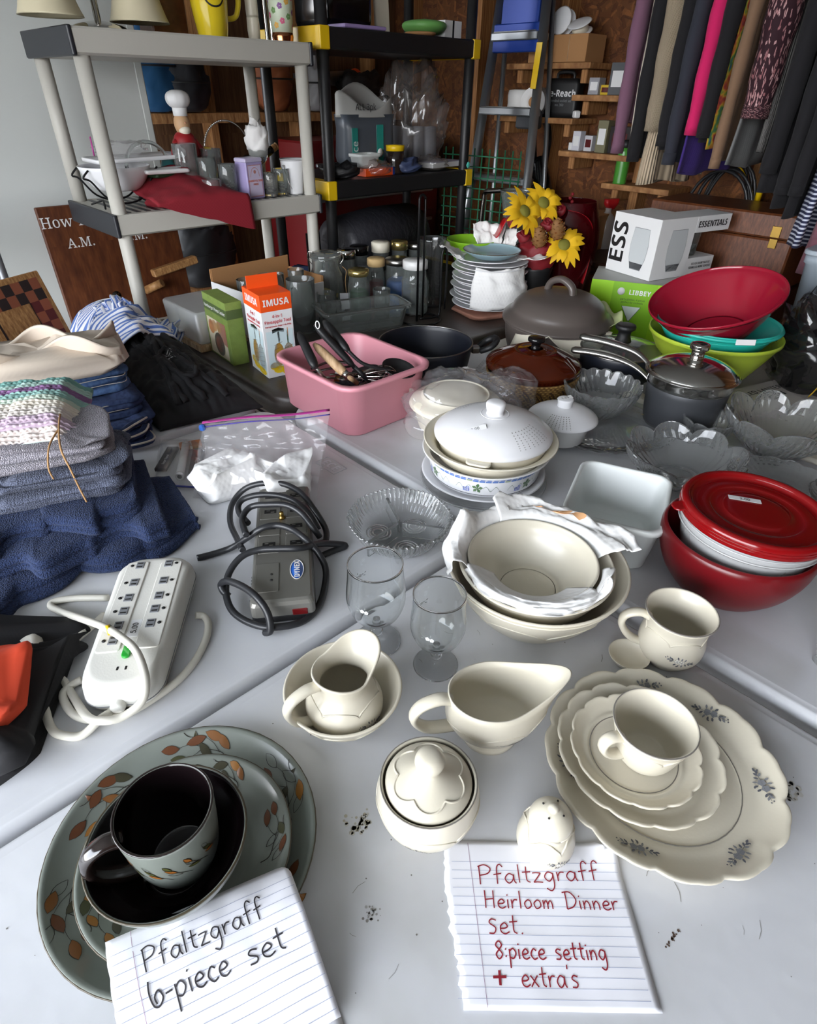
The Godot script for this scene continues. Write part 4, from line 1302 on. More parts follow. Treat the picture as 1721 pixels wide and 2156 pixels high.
func casserole_stack() -> void:
	var c := Vector3(0.162, TB, -1.113)
	single("glass_plate", "frosted clear disc under the casserole stack", "plate", lathe(spl([[0, 0], [0.12, 0.0], [0.136, 0.003], [0.1384, 0.006], [0.136, 0.0075], [0.12, 0.005], [0, 0.004]], 3), 72), M.clear_plastic, c)
	single("white_plate", "plain white plate under the grape-patterned bowl", "plate", lathe(spl([[0, 0], [0.08, 0.0], [0.1, 0.003], [0.131, 0.015], [0.1325, 0.0175], [0.129, 0.0175], [0.1, 0.007], [0, 0.005]], 3), 72), M.white_pot, c + Vector3(-0.001, 0.0085, 0.001))
	var b := thing("casserole_dish", "white casserole dish with blue grapes and green leaves band", "dish", c + Vector3(0.001, 0.016, -0.001))
	var bp := v2([[0, 0.0], [0.1, 0.0], [0.112, 0.005], [0.117, 0.014], [0.1225, 0.046], [0.126, 0.057], [0.136, 0.0615]])
	part(b, "dish_body", lathe(wall(bp, 0.004, 0.006), 80), M.white_pot)
	part(b, "line", hoop(0.1166, 0.0125, 0.0006), M.grey_anod)
	var k := Ink.new(func(q: Vector2) -> Vector3:
		var r := rad_at(bp, q.y) + 0.0006
		return Vector3(r * cos(q.x), q.y, r * sin(q.x)))
	for i in 60:
		var a := TAU * i / 60.0
		k.poly(PackedVector2Array([Vector2(a, 0.0465), Vector2(a + 0.09, 0.0465), Vector2(a + 0.09, 0.0505), Vector2(a, 0.0505)]), rgb(86, 124, 196) if i % 6 else rgb(160, 176, 150))
		k.poly(PackedVector2Array([Vector2(a, 0.0515), Vector2(a + 0.07, 0.0515), Vector2(a + 0.07, 0.0535), Vector2(a, 0.0535)]), rgb(70, 104, 184))
	for i in 7:
		var a := TAU * i / 7.0
		for n in 5:
			var d := Vector2.from_angle(TAU * n / 5 + 0.4)
			var p := PackedVector2Array([Vector2(a, 0.03)])
			for e in [[0.6, -0.5], [1.0, 0.0], [0.6, 0.5]]:
				var v: Vector2 = d * e[0] + d.orthogonal() * e[1] * 0.6
				p.append(Vector2(a + v.x * 0.1, 0.03 + v.y * 0.0125))
			k.poly(p, rgb(76, 108, 72) if n % 2 else rgb(104, 128, 96))
		for n in 14:
			k.poly(PackedVector2Array([Vector2(a + 0.13 + 0.03 * (n % 4), 0.0205 + 0.0034 * int(n / 4)), Vector2(a + 0.145 + 0.03 * (n % 4), 0.0188 + 0.0034 * int(n / 4)), Vector2(a + 0.16 + 0.03 * (n % 4), 0.0205 + 0.0034 * int(n / 4)), Vector2(a + 0.145 + 0.03 * (n % 4), 0.0222 + 0.0034 * int(n / 4))]), rgb(64, 84, 176) if n % 3 else rgb(104, 128, 208))
		for s in [-1, 1]:
			var pts := []
			for n in 9:
				pts.append(Vector2(a + s * (0.1 + 0.035 * n), 0.03 + 0.006 * sin(n * 1.3)))
			k.stroke(spl(pts, 3), 0.0009, rgb(84, 112, 92))
	part(b, "grape_band", k.mesh(), M.inkg)
	single("cream_dish", "round cream baking dish between patterned dish and steamer", "dish", lathe(wall(spl([[0, 0], [0.1, 0.0], [0.112, 0.006], [0.122, 0.026], [0.132, 0.034], [0.1425, 0.038]], 3), 0.004, 0.006), 80), M.cream_plastic, c + Vector3(0.009, 0.06, -0.007), Vector3(0.0, 0, -0.01))
	var s := thing("microwave_steamer", "white domed steamer with perforated lid and big knob", "steamer", c + Vector3(0.014, 0.07, -0.012))
	part(s, "base", lathe(wall(spl([[0, 0], [0.1, 0.0], [0.112, 0.008], [0.119, 0.03], [0.124, 0.033]], 3), 0.003, 0.004), 72), M.cream_plastic, Vector3.ZERO, Vector3.ZERO, "cream base of the steamer")
	for e in [1.9, -1.2]:
		part(s, "grip", slab(0.05, 0.006, 0.03, 0.012, 0.002), M.cream_plastic, Vector3(0.124 * cos(e), 0.026, 0.124 * sin(e)), Vector3(0, PI / 2 - e, 0))
	var lp := spl([[0.1245, 0.034], [0.1245, 0.039], [0.118, 0.046], [0.098, 0.06], [0.07, 0.0715], [0.04, 0.078], [0.026, 0.0795]], 4)
	var lid := part(s, "lid", lathe([Vector2(0, 0.034), Vector2(0.12, 0.033)] + lp + [Vector2(0, 0.0798)], 80), M.white_pot)
	part(lid, "knob", lathe(spl([[0.019, 0.078], [0.0175, 0.084], [0.0195, 0.092], [0.0205, 0.1], [0.019, 0.104], [0.012, 0.107], [0, 0.1075]], 3), 40), M.white_pot)
	part(lid, "knob_ring", hoop(0.029, 0.0792, 0.0009), M.white_pot)
	var up := []
	for i in range(lp.size() - 1, -1, -1):
		up.append(lp[i])
	var mono := []
	for e in lp:
		mono.append(e)
	perforations(lid, mono, 0.4, 1.25, 0.05, 0.07)
	perforations(lid, mono, 3.7, 4.55, 0.05, 0.07)
	tagged("price sticker reading 1.00", lid, 0.045, 0.013, Vector3(-0.045, 0.0705, 0.055), Vector3(0.3, 0.15, 0.28), "1.00")
	# small covered cup
	var u := thing("covered_cup", "small white lidded cup with perforated lid and round knob", "cup", Vector3(0.362, TB + 0.012, -1.285))
	part(u, "cup_body", lathe(wall(spl([[0, 0], [0.05, 0.0], [0.056, 0.005], [0.066, 0.04], [0.07, 0.052]], 3), 0.003, 0.004), 56), M.white_plastic)
	var ul := spl([[0.0815, 0.052], [0.0825, 0.055], [0.0775, 0.061], [0.06, 0.0715], [0.04, 0.079], [0.022, 0.083]], 3)
	var l2 := part(u, "lid", lathe([Vector2(0, 0.0525), Vector2(0.079, 0.0515)] + ul + [Vector2(0, 0.0835)], 60), M.white_pot)
	part(l2, "knob", lathe(spl([[0.0175, 0.082], [0.017, 0.09], [0.0185, 0.098], [0.0175, 0.101], [0.01, 0.102], [0, 0.102]], 3), 32), M.white_pot)
	perforations(l2, ul, 1.5, 2.4, 0.06, 0.076)
	tagged("curled white price sticker", l2, 0.036, 0.014, Vector3(-0.002, 0.1025, 0.0), Vector3(0.05, 0.3, 0.1), "1.25")

func red_set() -> void:
	var c := Vector3(0.545, TB, -0.782)
	var b := thing("mixing_bowl", "dark red plastic bowl holding a clear container", "bowl", c)
	part(b, "bowl_body", lathe(wall(spl([[0, 0.002], [0.066, 0.002], [0.07, 0.0], [0.078, 0.004], [0.102, 0.035], [0.1165, 0.07], [0.1205, 0.098], [0.119, 0.108], [0.1165, 0.111]], 4), 0.0035, 0.005), 80), M.red_plastic)
	part(b, "rim_band", hoop(0.1185, 0.104, 0.0014), M.red_plastic)
	var f := thing("food_container", "clear round food container with glossy red lid on the red bowl", "container", c + Vector3(0.008, 0.062, 0.0))
	f.rotation = Vector3(0.0, 0, -0.03)
	part(f, "container_body", lathe(wall(spl([[0, 0], [0.08, 0.0], [0.09, 0.006], [0.1, 0.04], [0.1035, 0.055], [0.1065, 0.058], [0.1075, 0.078], [0.109, 0.082]], 3), 0.0015, 0.002), 72), M.clear_plastic)
	for y in [0.06, 0.07]:
		part(f, "ridge", hoop(0.1085, y, 0.0012), M.clear_plastic)
	var lid := part(f, "lid", lathe(spl([[0, 0.08], [0.1, 0.079], [0.1115, 0.077], [0.1135, 0.08], [0.1135, 0.092], [0.111, 0.0975], [0.106, 0.099], [0.101, 0.097], [0.0985, 0.091], [0.09, 0.0895], [0.087, 0.0905], [0.07, 0.0905], [0.068, 0.0895], [0.05, 0.0895], [0.048, 0.0905], [0.02, 0.0905], [0, 0.0905]], 2), 80), M.red_lid)
	for r in [0.1137, 0.1139]:
		part(lid, "grip_ridge", hoop(r, 0.084 if r < 0.1138 else 0.089, 0.0008), M.red_lid)
	part(lid, "tab", slab(0.03, 0.004, 0.024, 0.009, 0.0015), M.red_lid, Vector3(-0.115, 0.085, -0.01), Vector3(0, 0.2, 0.15))
	tagged("white price sticker", lid, 0.05, 0.012, Vector3(-0.005, 0.0912, -0.03), Vector3(0, -0.25, 0), "2.00")
	var t := thing("storage_tub", "empty translucent white rectangular plastic tub", "tub", Vector3(0.385, TB, -0.908), -0.42)
	part(t, "tub_body", tubm(0.172, 0.205, 0.098, 0.028, 0.03, 0.0025, 0.005), M.milky)

func crystal_bowl(called: String, label: String, at: Vector3, R: float, h: float, lobes: int, deep: float, cut: int, foot: float, turn := 0.0) -> Node3D:
	var o := thing(called, label, "bowl", at, turn, "clear cut-glass dishes")
	var p := v2([[0, 0.003], [R * 0.3, 0.003], [R * 0.42, 0.0], [R * 0.5, foot], [R * 0.62, h * 0.22], [R * 0.78, h * 0.42], [R * 0.88, h * 0.6], [R * 0.95, h * 0.8], [R, h]])
	var fn := func(a: float, k: int, q: Vector2) -> Vector3:
		var w := smoothstep(0.35, 1.0, q.y / h) if q.x > R * 0.5 else 0.0
		var m := pow(absf(sin(lobes * a / 2.0)), 0.7)
		var c := 0.012 * sin(cut * a + k * 1.6) * (1.0 if k < 9 and k > 2 and k < 8 else 0.0)
		var r: float = q.x * (1.0 + c - deep * (1.0 - m) * w)
		return Vector3(r * cos(a), q.y + h * deep * 1.6 * (m - 1.0) * w, r * sin(a))
	part(o, "bowl_body", lathe(wall(p, 0.0055, 0.008), maxi(96, cut * 2), fn, true), M.crystal)
	return o

func crystal() -> void:
	# relish dish: three compartments, beaded edge
	var o := thing("relish_dish", "round pressed-glass divided relish dish behind the stemmed glasses", "dish", Vector3(-0.016, TB, -0.889), 0.3, "clear cut-glass dishes")
	var R := 0.096
	var p := v2([[0, 0.003], [0.03, 0.003], [0.05, 0.0], [0.062, 0.004], [0.075, 0.014], [0.086, 0.029], [0.093, 0.043], [R, 0.05]])
	var fn := func(a: float, k: int, q: Vector2) -> Vector3:
		var w := smoothstep(0.01, 0.05, q.y)
		var r: float = q.x * (1.0 + 0.02 * w * sin(60.0 * a) + 0.012 * w * sin(8.0 * a))
		return Vector3(r * cos(a), q.y + 0.002 * w * absf(sin(30.0 * a)), r * sin(a))
	part(o, "dish_body", lathe(wall(p, 0.004, 0.006), 180, fn, true), M.crystal)
	for i in 3:
		var a := TAU * i / 3 + 0.5
		part(o, "divider", slab(0.08, 0.032, 0.006, 0.0025, 0.001, 2), M.crystal, Vector3(0.045 * cos(a), 0.007, 0.045 * sin(a)), Vector3(0, -a, 0))
		for n in 3:
			part(o, "pressed_ring", hoop(0.022 - 0.006 * n, 0.0075, 0.0016), M.crystal, Vector3(0.042 * cos(a + 1.05), 0, 0.042 * sin(a + 1.05)))
	# oval platter and the bowl standing on it
	var pl := thing("glass_platter", "large round clear platter with gold leaf sprays under the lidded cup", "platter", Vector3(0.487, TB, -1.352), 0.0, "clear cut-glass dishes")
	var pf := func(a: float, k: int, q: Vector2) -> Vector3:
		var r: float = q.x * (1.0 + 0.012 * sin(28.0 * a) * smoothstep(0.06, 0.17, q.x))
		return Vector3(r * cos(a) * 1.0, q.y, r * sin(a) * 0.86)
	part(pl, "platter_body", lathe(wall(v2([[0, 0.001], [0.11, 0.0], [0.13, 0.003], [0.15, 0.009], [0.172, 0.014]]), 0.0035, 0.004), 168, pf, true), M.crystal)
	for i in 9:
		var a := TAU * i / 9
		var k := Ink.new(func(q: Vector2) -> Vector3: return Vector3(q.x, 0.0135, q.y * 0.86))
		for n in 5:
			k.leaf(Vector2.from_angle(a + 0.09 * n) * (0.138 + 0.003 * n), a + 1.2 + (0.6 if n % 2 else -0.5), 0.012, 0.004, rgb(190, 172, 110) if n % 2 else rgb(128, 126, 108))
		part(pl, "leaf_spray", k.mesh(), M.inkg)
	crystal_bowl("glass_bowl", "deep crystal bowl with scalloped rim standing on the clear platter", Vector3(0.492, TB + 0.006, -1.434), 0.1, 0.085, 18, 0.05, 36, 0.006)
	crystal_bowl("glass_bowl", "wide eight-lobed crystal bowl behind the translucent tub", Vector3(0.592, TB, -1.118), 0.128, 0.078, 8, 0.13, 40, 0.006, 0.3)
	crystal_bowl("glass_bowl", "large arched-rim crystal bowl before the lantern box", Vector3(0.868, TB, -1.26), 0.13, 0.1, 8, 0.16, 48, 0.006, 0.15)
	crystal_bowl("glass_bowl", "small crystal bowl half hidden behind the large arched-rim crystal bowl", Vector3(0.72, TB, -1.3), 0.062, 0.065, 10, 0.08, 30, 0.006, 0.5)
	crystal_bowl("glass_dish", "flat starburst crystal dish behind the red lid", Vector3(0.79, TB, -1.075), 0.105, 0.03, 14, 0.05, 42, 0.003, 0.2)
	crystal_bowl("glass_dish", "low crystal dish at the photo edge past the red lid", Vector3(0.9, TB, -1.0), 0.085, 0.035, 12, 0.05, 36, 0.003, 0.6)
	# footed vase at the edge
	var v := thing("footed_vase", "clear glass leaf-shaped vase on small feet beside the red bowl", "vase", Vector3(0.628, TB, -0.585), 0.4, "clear cut-glass dishes")
	var vf := func(a: float, k: int, q: Vector2) -> Vector3:
		var r: float = q.x * (1.0 + 0.05 * sin(10.0 * a + q.y * 25.0))
		return Vector3(r * cos(a), q.y, r * sin(a))
	part(v, "vase_body", lathe(wall(spl([[0, 0.016], [0.015, 0.018], [0.03, 0.032], [0.038, 0.06], [0.042, 0.1], [0.038, 0.125], [0.042, 0.135]], 3), 0.003, 0.022), 80, vf), M.crystal)
	for i in 3:
		var a := TAU * i / 3 + 0.6
		part(v, "foot", lathe(spl([[0, 0], [0.009, 0.0], [0.0105, 0.004], [0.008, 0.012], [0.006, 0.024], [0, 0.026]], 2), 16), M.crystal, Vector3(0.021 * cos(a), 0, 0.021 * sin(a)))

func outlet(o: Node3D, at: Vector3, flip: bool) -> void:
	var s := part(o, "outlet", box(0.0125, 0.0012, 0.0165, 0.0004), M.socket, at)
	var f := -1.0 if flip else 1.0
	part(s, "slot", box(0.0085, 0.0009, 0.0024, 0.0002), M.hole, Vector3(0, 0.0008, 0.0042))
	part(s, "slot", box(0.0085, 0.0009, 0.0024, 0.0002), M.hole, Vector3(0, 0.0008, -0.0042))
	part(s, "ground_hole", lathe([[0, 0], [0.0028, 0], [0.0028, 0.001], [0, 0.001]], 12), M.hole, Vector3(f * 0.0125, 0.0001, 0))

func power_strips() -> void:
	# white strip with eleven outlets
	var o := thing("power_strip", "white eleven-outlet power strip with green switch", "power strip", Vector3(-0.402, TB, -0.635), 0.14)
	var L := 0.285
	var body := []
	for e in [[0.0, 0.9, 0.94], [0.006, 0.97, 0.98], [0.016, 1.0, 1.0], [0.032, 0.98, 0.985], [0.041, 0.93, 0.955], [0.0445, 0.87, 0.92], [0.046, 0.8, 0.88]]:
		var q := []
		for v in ring(0.116 * e[1], L * e[2], e[0], 0.036, 8):
			q.append(Vector3(v.x * (1.0 - 0.16 * (v.z / L + 0.5) + 0.06), v.y, v.z))
		body.append(q)
	part(o, "housing", loft(body), M.strip_white)
	part(o, "base_seam", tube(body[2], 0.0008, 5, Vector3.UP, 1.0, true), M.socket)
	for s in [-1, 1]:
		var n := 6 if s < 0 else 5
		var x: float = 0.0265 * s
		part(o, "outlet_panel", slab(0.034, 0.003, 0.196 if s < 0 else 0.19, 0.006, 0.0012), M.strip_white, Vector3(x, 0.0448, -0.024))
		for i in n:
			var z: float = [-0.112, -0.07, -0.035, -0.006, 0.024, 0.053][i]
			outlet(o, Vector3(x - 0.004 * s, 0.0476, z), s < 0)
	var sw := part(o, "switch", slab(0.012, 0.005, 0.026, 0.006, 0.0015), mt(rgb(30, 150, 46), 0.12, 0, {"cc": 0.5}), Vector3(0.002, 0.0452, 0.075), Vector3.ZERO, "green lit switch button")
	sw.name = "switch_button"
	for i in 2:
		part(o, "indicator", box(0.003, 0.0008, 0.0065, 0.0002), M.hole, Vector3(-0.004 + 0.011 * i, 0.0455, 0.104))
	tagged("clear price sticker reading 5.00", o, 0.016, 0.034, Vector3(0.001, 0.0461, 0.03), Vector3.ZERO)
	part(o, "price", text("5.00", 0.011, 0.0003), M.black, Vector3(0.001, 0.0468, 0.03), Vector3(-PI / 2, PI / 2, 0))
	part(o, "cord_collar", lathe(spl([[0, 0], [0.009, 0.0], [0.01, 0.004], [0.0085, 0.012], [0, 0.014]], 3), 20), M.strip_white, Vector3(0.0, 0.018, 0.138), Vector3(PI / 2, 0, 0))
	var inv: Transform3D = o.transform.affine_inverse()
	var paths := [
		[[-0.384,0.760,-0.506],[-0.391,0.750,-0.491],[-0.397,0.757,-0.473],[-0.416,0.746,-0.456],[-0.436,0.746,-0.454],[-0.459,0.746,-0.463],[-0.484,0.746,-0.495],[-0.502,0.746,-0.535],[-0.495,0.758,-0.560],[-0.496,0.758,-0.593],[-0.488,0.756,-0.621],[-0.483,0.752,-0.645],[-0.478,0.749,-0.668]],
		[[-0.524,0.752,-0.577],[-0.505,0.747,-0.564],[-0.486,0.746,-0.545],[-0.452,0.746,-0.511],[-0.414,0.758,-0.474],[-0.388,0.764,-0.465],[-0.367,0.762,-0.473],[-0.346,0.772,-0.488],[-0.342,0.788,-0.504],[-0.352,0.796,-0.526],[-0.373,0.799,-0.554],[-0.401,0.799,-0.576],[-0.433,0.797,-0.596],[-0.481,0.785,-0.623],[-0.544,0.752,-0.669],[-0.573,0.746,-0.687],[-0.572,0.746,-0.699],[-0.540,0.746,-0.707],[-0.49,0.746,-0.709]],
		[[-0.334,0.750,-0.669],[-0.322,0.746,-0.671],[-0.310,0.746,-0.653],[-0.305,0.746,-0.619],[-0.310,0.746,-0.576],[-0.327,0.746,-0.537],[-0.363,0.746,-0.496],[-0.385,0.746,-0.483],[-0.411,0.746,-0.478],[-0.439,0.746,-0.485],[-0.462,0.746,-0.504],[-0.472,0.746,-0.520],[-0.467,0.746,-0.534],[-0.456,0.748,-0.542]]]
	for q in paths:
		var pts := []
		for v in spl(q, 5):
			pts.append(inv * v)
		part(o, "cord", tube(pts, 0.0056, 9), M.white_cord)
	part(o, "cord_tie", lathe([[0.0062, -0.003], [0.0075, -0.003], [0.0075, 0.003], [0.0062, 0.003]], 16), M.yellow, inv * Vector3(-0.425, 0.797, -0.591), Vector3(0, 0.4, PI / 2))
	var pg := part(o, "plug", loft([shift(ring(0.02, 0.022, -0.012, 0.008), Vector3.ZERO), ring(0.032, 0.03, -0.004, 0.012), ring(0.034, 0.032, 0.006, 0.012), ring(0.026, 0.026, 0.012, 0.01)]), M.white_cord, inv * Vector3(-0.546, 0.762, -0.588), Vector3(0.3, 0.4, 0.5))
	for s in [-1, 1]:
		part(pg, "prong", box(0.0016, 0.017, 0.0062, 0.0004), M.chrome, Vector3(-0.007 * s, -0.028, 0))
	part(o, "plug_neck", tube([inv * Vector3(-0.54, 0.76, -0.585), inv * Vector3(-0.53, 0.756, -0.58), inv * Vector3(-0.515, 0.749, -0.571)], [0.012, 0.009, 0.0062], 10), M.white_cord)
	# silver strip with coiled black cord
	var g := thing("power_strip", "silver grey surge protector wrapped in its black cord", "power strip", Vector3(-0.222, TB, -0.832), 0.172)
	part(g, "base", slab(0.1, 0.016, 0.335, 0.01, 0.003), M.black)
	part(g, "housing", loft([ring(0.1, 0.335, 0.015, 0.008, 4), ring(0.1, 0.335, 0.036, 0.008, 4), ring(0.095, 0.33, 0.042, 0.008, 4), ring(0.088, 0.32, 0.0445, 0.008, 4)], true, true, false), M.strip_silver)
	for s in [-1, 1]:
		for i in 4:
			var z := -0.128 + 0.05 * i
			part(g, "outlet_panel", slab(0.037, 0.0022, 0.046, 0.002, 0.0008, 2), M.strip_silver, Vector3(0.0235 * s, 0.0435, z))
			var so := part(g, "outlet", box(0.022, 0.0008, 0.012, 0.0003), M.hole, Vector3(0.0235 * s, 0.0452, z))
			for w in [-1, 1]:
				part(so, "contact", box(0.0065, 0.0004, 0.0018, 0.0001), M.steel, Vector3(0.004 * w, 0.0007, 0.0025 * w))
	part(g, "control_panel", slab(0.038, 0.002, 0.07, 0.002, 0.0008, 2), M.strip_silver, Vector3(-0.024, 0.0438, 0.108))
	for i in 2:
		part(g, "indicator", lathe([[0, 0], [0.0022, 0], [0.0022, 0.0008], [0, 0.001]], 10), M.hole, Vector3(-0.017, 0.0458, 0.102 + 0.014 * i))
	var bd := part(g, "badge", lathe([[0, 0], [0.0105, 0], [0.011, 0.0008], [0, 0.0012]], 28, func(a: float, _k: int, q: Vector2) -> Vector3: return Vector3(q.x * cos(a), q.y, q.x * sin(a) * 2.2)), mt(rgb(34, 86, 168), 0.25), Vector3(0.024, 0.0446, 0.094), Vector3.ZERO, "blue oval badge with white lettering")
	part(bd, "badge_edge", tube(arc(Vector3.ZERO, 1.0, 0, TAU * 31 / 32, 31, Vector3(0.0108, 0, 0), Vector3(0, 0, 0.0238)), 0.0007, 5, Vector3.UP, 1.0, true), M.white_card, Vector3(0, 0.0008, 0))
	part(bd, "lettering", text("DYNEX", 0.0125, 0.0004, false, true), M.white_card, Vector3(0, 0.0014, 0), Vector3(-PI / 2, PI / 2, 0))
	part(g, "terminal", lathe(spl([[0, 0], [0.0055, 0.0], [0.0055, 0.004], [0.004, 0.006], [0.004, 0.014], [0, 0.015]], 2), 14), M.brass, Vector3(-0.002, 0.0445, -0.055))
	part(g, "power_switch", box(0.024, 0.013, 0.004, 0.001), mt(rgb(96, 20, 22), 0.2), Vector3(0.026, 0.014, 0.1665))
	for i in 8:
		part(g, "vent_slot", box(0.0035, 0.012, 0.0016, 0.0003), M.hole, Vector3(-0.0495, 0.022, 0.09 + 0.008 * i))
	inv = g.transform.affine_inverse()
	paths = [
		[[-0.376,0.746,-0.814],[-0.353,0.746,-0.825],[-0.319,0.752,-0.838],[-0.284,0.780,-0.834],[-0.259,0.797,-0.838],[-0.233,0.799,-0.845],[-0.205,0.799,-0.834],[-0.179,0.796,-0.812],[-0.157,0.775,-0.802],[-0.142,0.755,-0.782],[-0.139,0.748,-0.743],[-0.143,0.748,-0.699],[-0.162,0.748,-0.663],[-0.201,0.752,-0.645],[-0.238,0.752,-0.650],[-0.275,0.752,-0.675],[-0.295,0.760,-0.710],[-0.296,0.775,-0.742],[-0.279,0.790,-0.767],[-0.252,0.795,-0.780],[-0.218,0.797,-0.782],[-0.181,0.796,-0.786],[-0.156,0.775,-0.825],[-0.123,0.752,-0.853],[-0.115,0.748,-0.852],[-0.137,0.746,-0.841],[-0.16,0.746,-0.823]],
		[[-0.290,0.770,-0.810],[-0.315,0.755,-0.861],[-0.342,0.752,-0.916],[-0.349,0.760,-0.966],[-0.327,0.780,-0.990],[-0.287,0.796,-0.987],[-0.247,0.798,-0.982],[-0.211,0.797,-0.957],[-0.185,0.788,-0.925],[-0.157,0.760,-0.894],[-0.151,0.756,-0.859],[-0.163,0.756,-0.849]],
		[[-0.290,0.790,-0.862],[-0.320,0.782,-0.910],[-0.319,0.790,-0.934],[-0.289,0.799,-0.940],[-0.247,0.802,-0.935],[-0.210,0.800,-0.917],[-0.182,0.792,-0.889],[-0.165,0.770,-0.872]],
		[[-0.283,0.794,-0.822],[-0.302,0.792,-0.870],[-0.293,0.800,-0.898],[-0.260,0.808,-0.896],[-0.223,0.81,-0.892],[-0.195,0.803,-0.878],[-0.172,0.790,-0.854],[-0.16,0.770,-0.851]],
		[[-0.218,0.748,-0.637],[-0.208,0.756,-0.634],[-0.211,0.779,-0.645],[-0.226,0.797,-0.659],[-0.253,0.797,-0.684],[-0.285,0.789,-0.707],[-0.302,0.774,-0.717],[-0.3,0.764,-0.712],[-0.29,0.756,-0.707]]]
	for q in paths:
		var pts := []
		for v in spl(q, 5):
			pts.append(inv * v)
		part(g, "cord", tube(pts, 0.0058, 9), M.black_cord)

func crumple(o: Node3D, n: String, m: Material, c: Vector3, sz: Vector3, sd: float, amp := 0.25, nu := 36, nv := 22, pw := 0.75) -> MeshInstance3D:
	# a crushed bag or wad: a lumpy closed skin standing on y = 0 of the thing
	var p := []
	for j in nv + 1:
		var q := []
		var b := PI * j / nv
		for i in nu:
			var a := TAU * i / nu
			var d := Vector3(cos(a) * pow(maxf(0.0, sin(b)), pw), -cos(b), sin(a) * pow(maxf(0.0, sin(b)), pw))
			var k := 1.0 + amp * nz.get_noise_3d(d.x * 1.6 + sd, d.y * 1.6, d.z * 1.6) + amp * 0.55 * absf(nz.get_noise_3d(d.x * 5 + sd, d.y * 5, d.z * 5))
			var v := Vector3(d.x * sz.x, (d.y * 0.5 + 0.5) * sz.y, d.z * sz.z) * k
			v.y = maxf(v.y, 0.001)
			q.append(c + v)
		p.append(q)
	return part(o, n, loft(p), m)

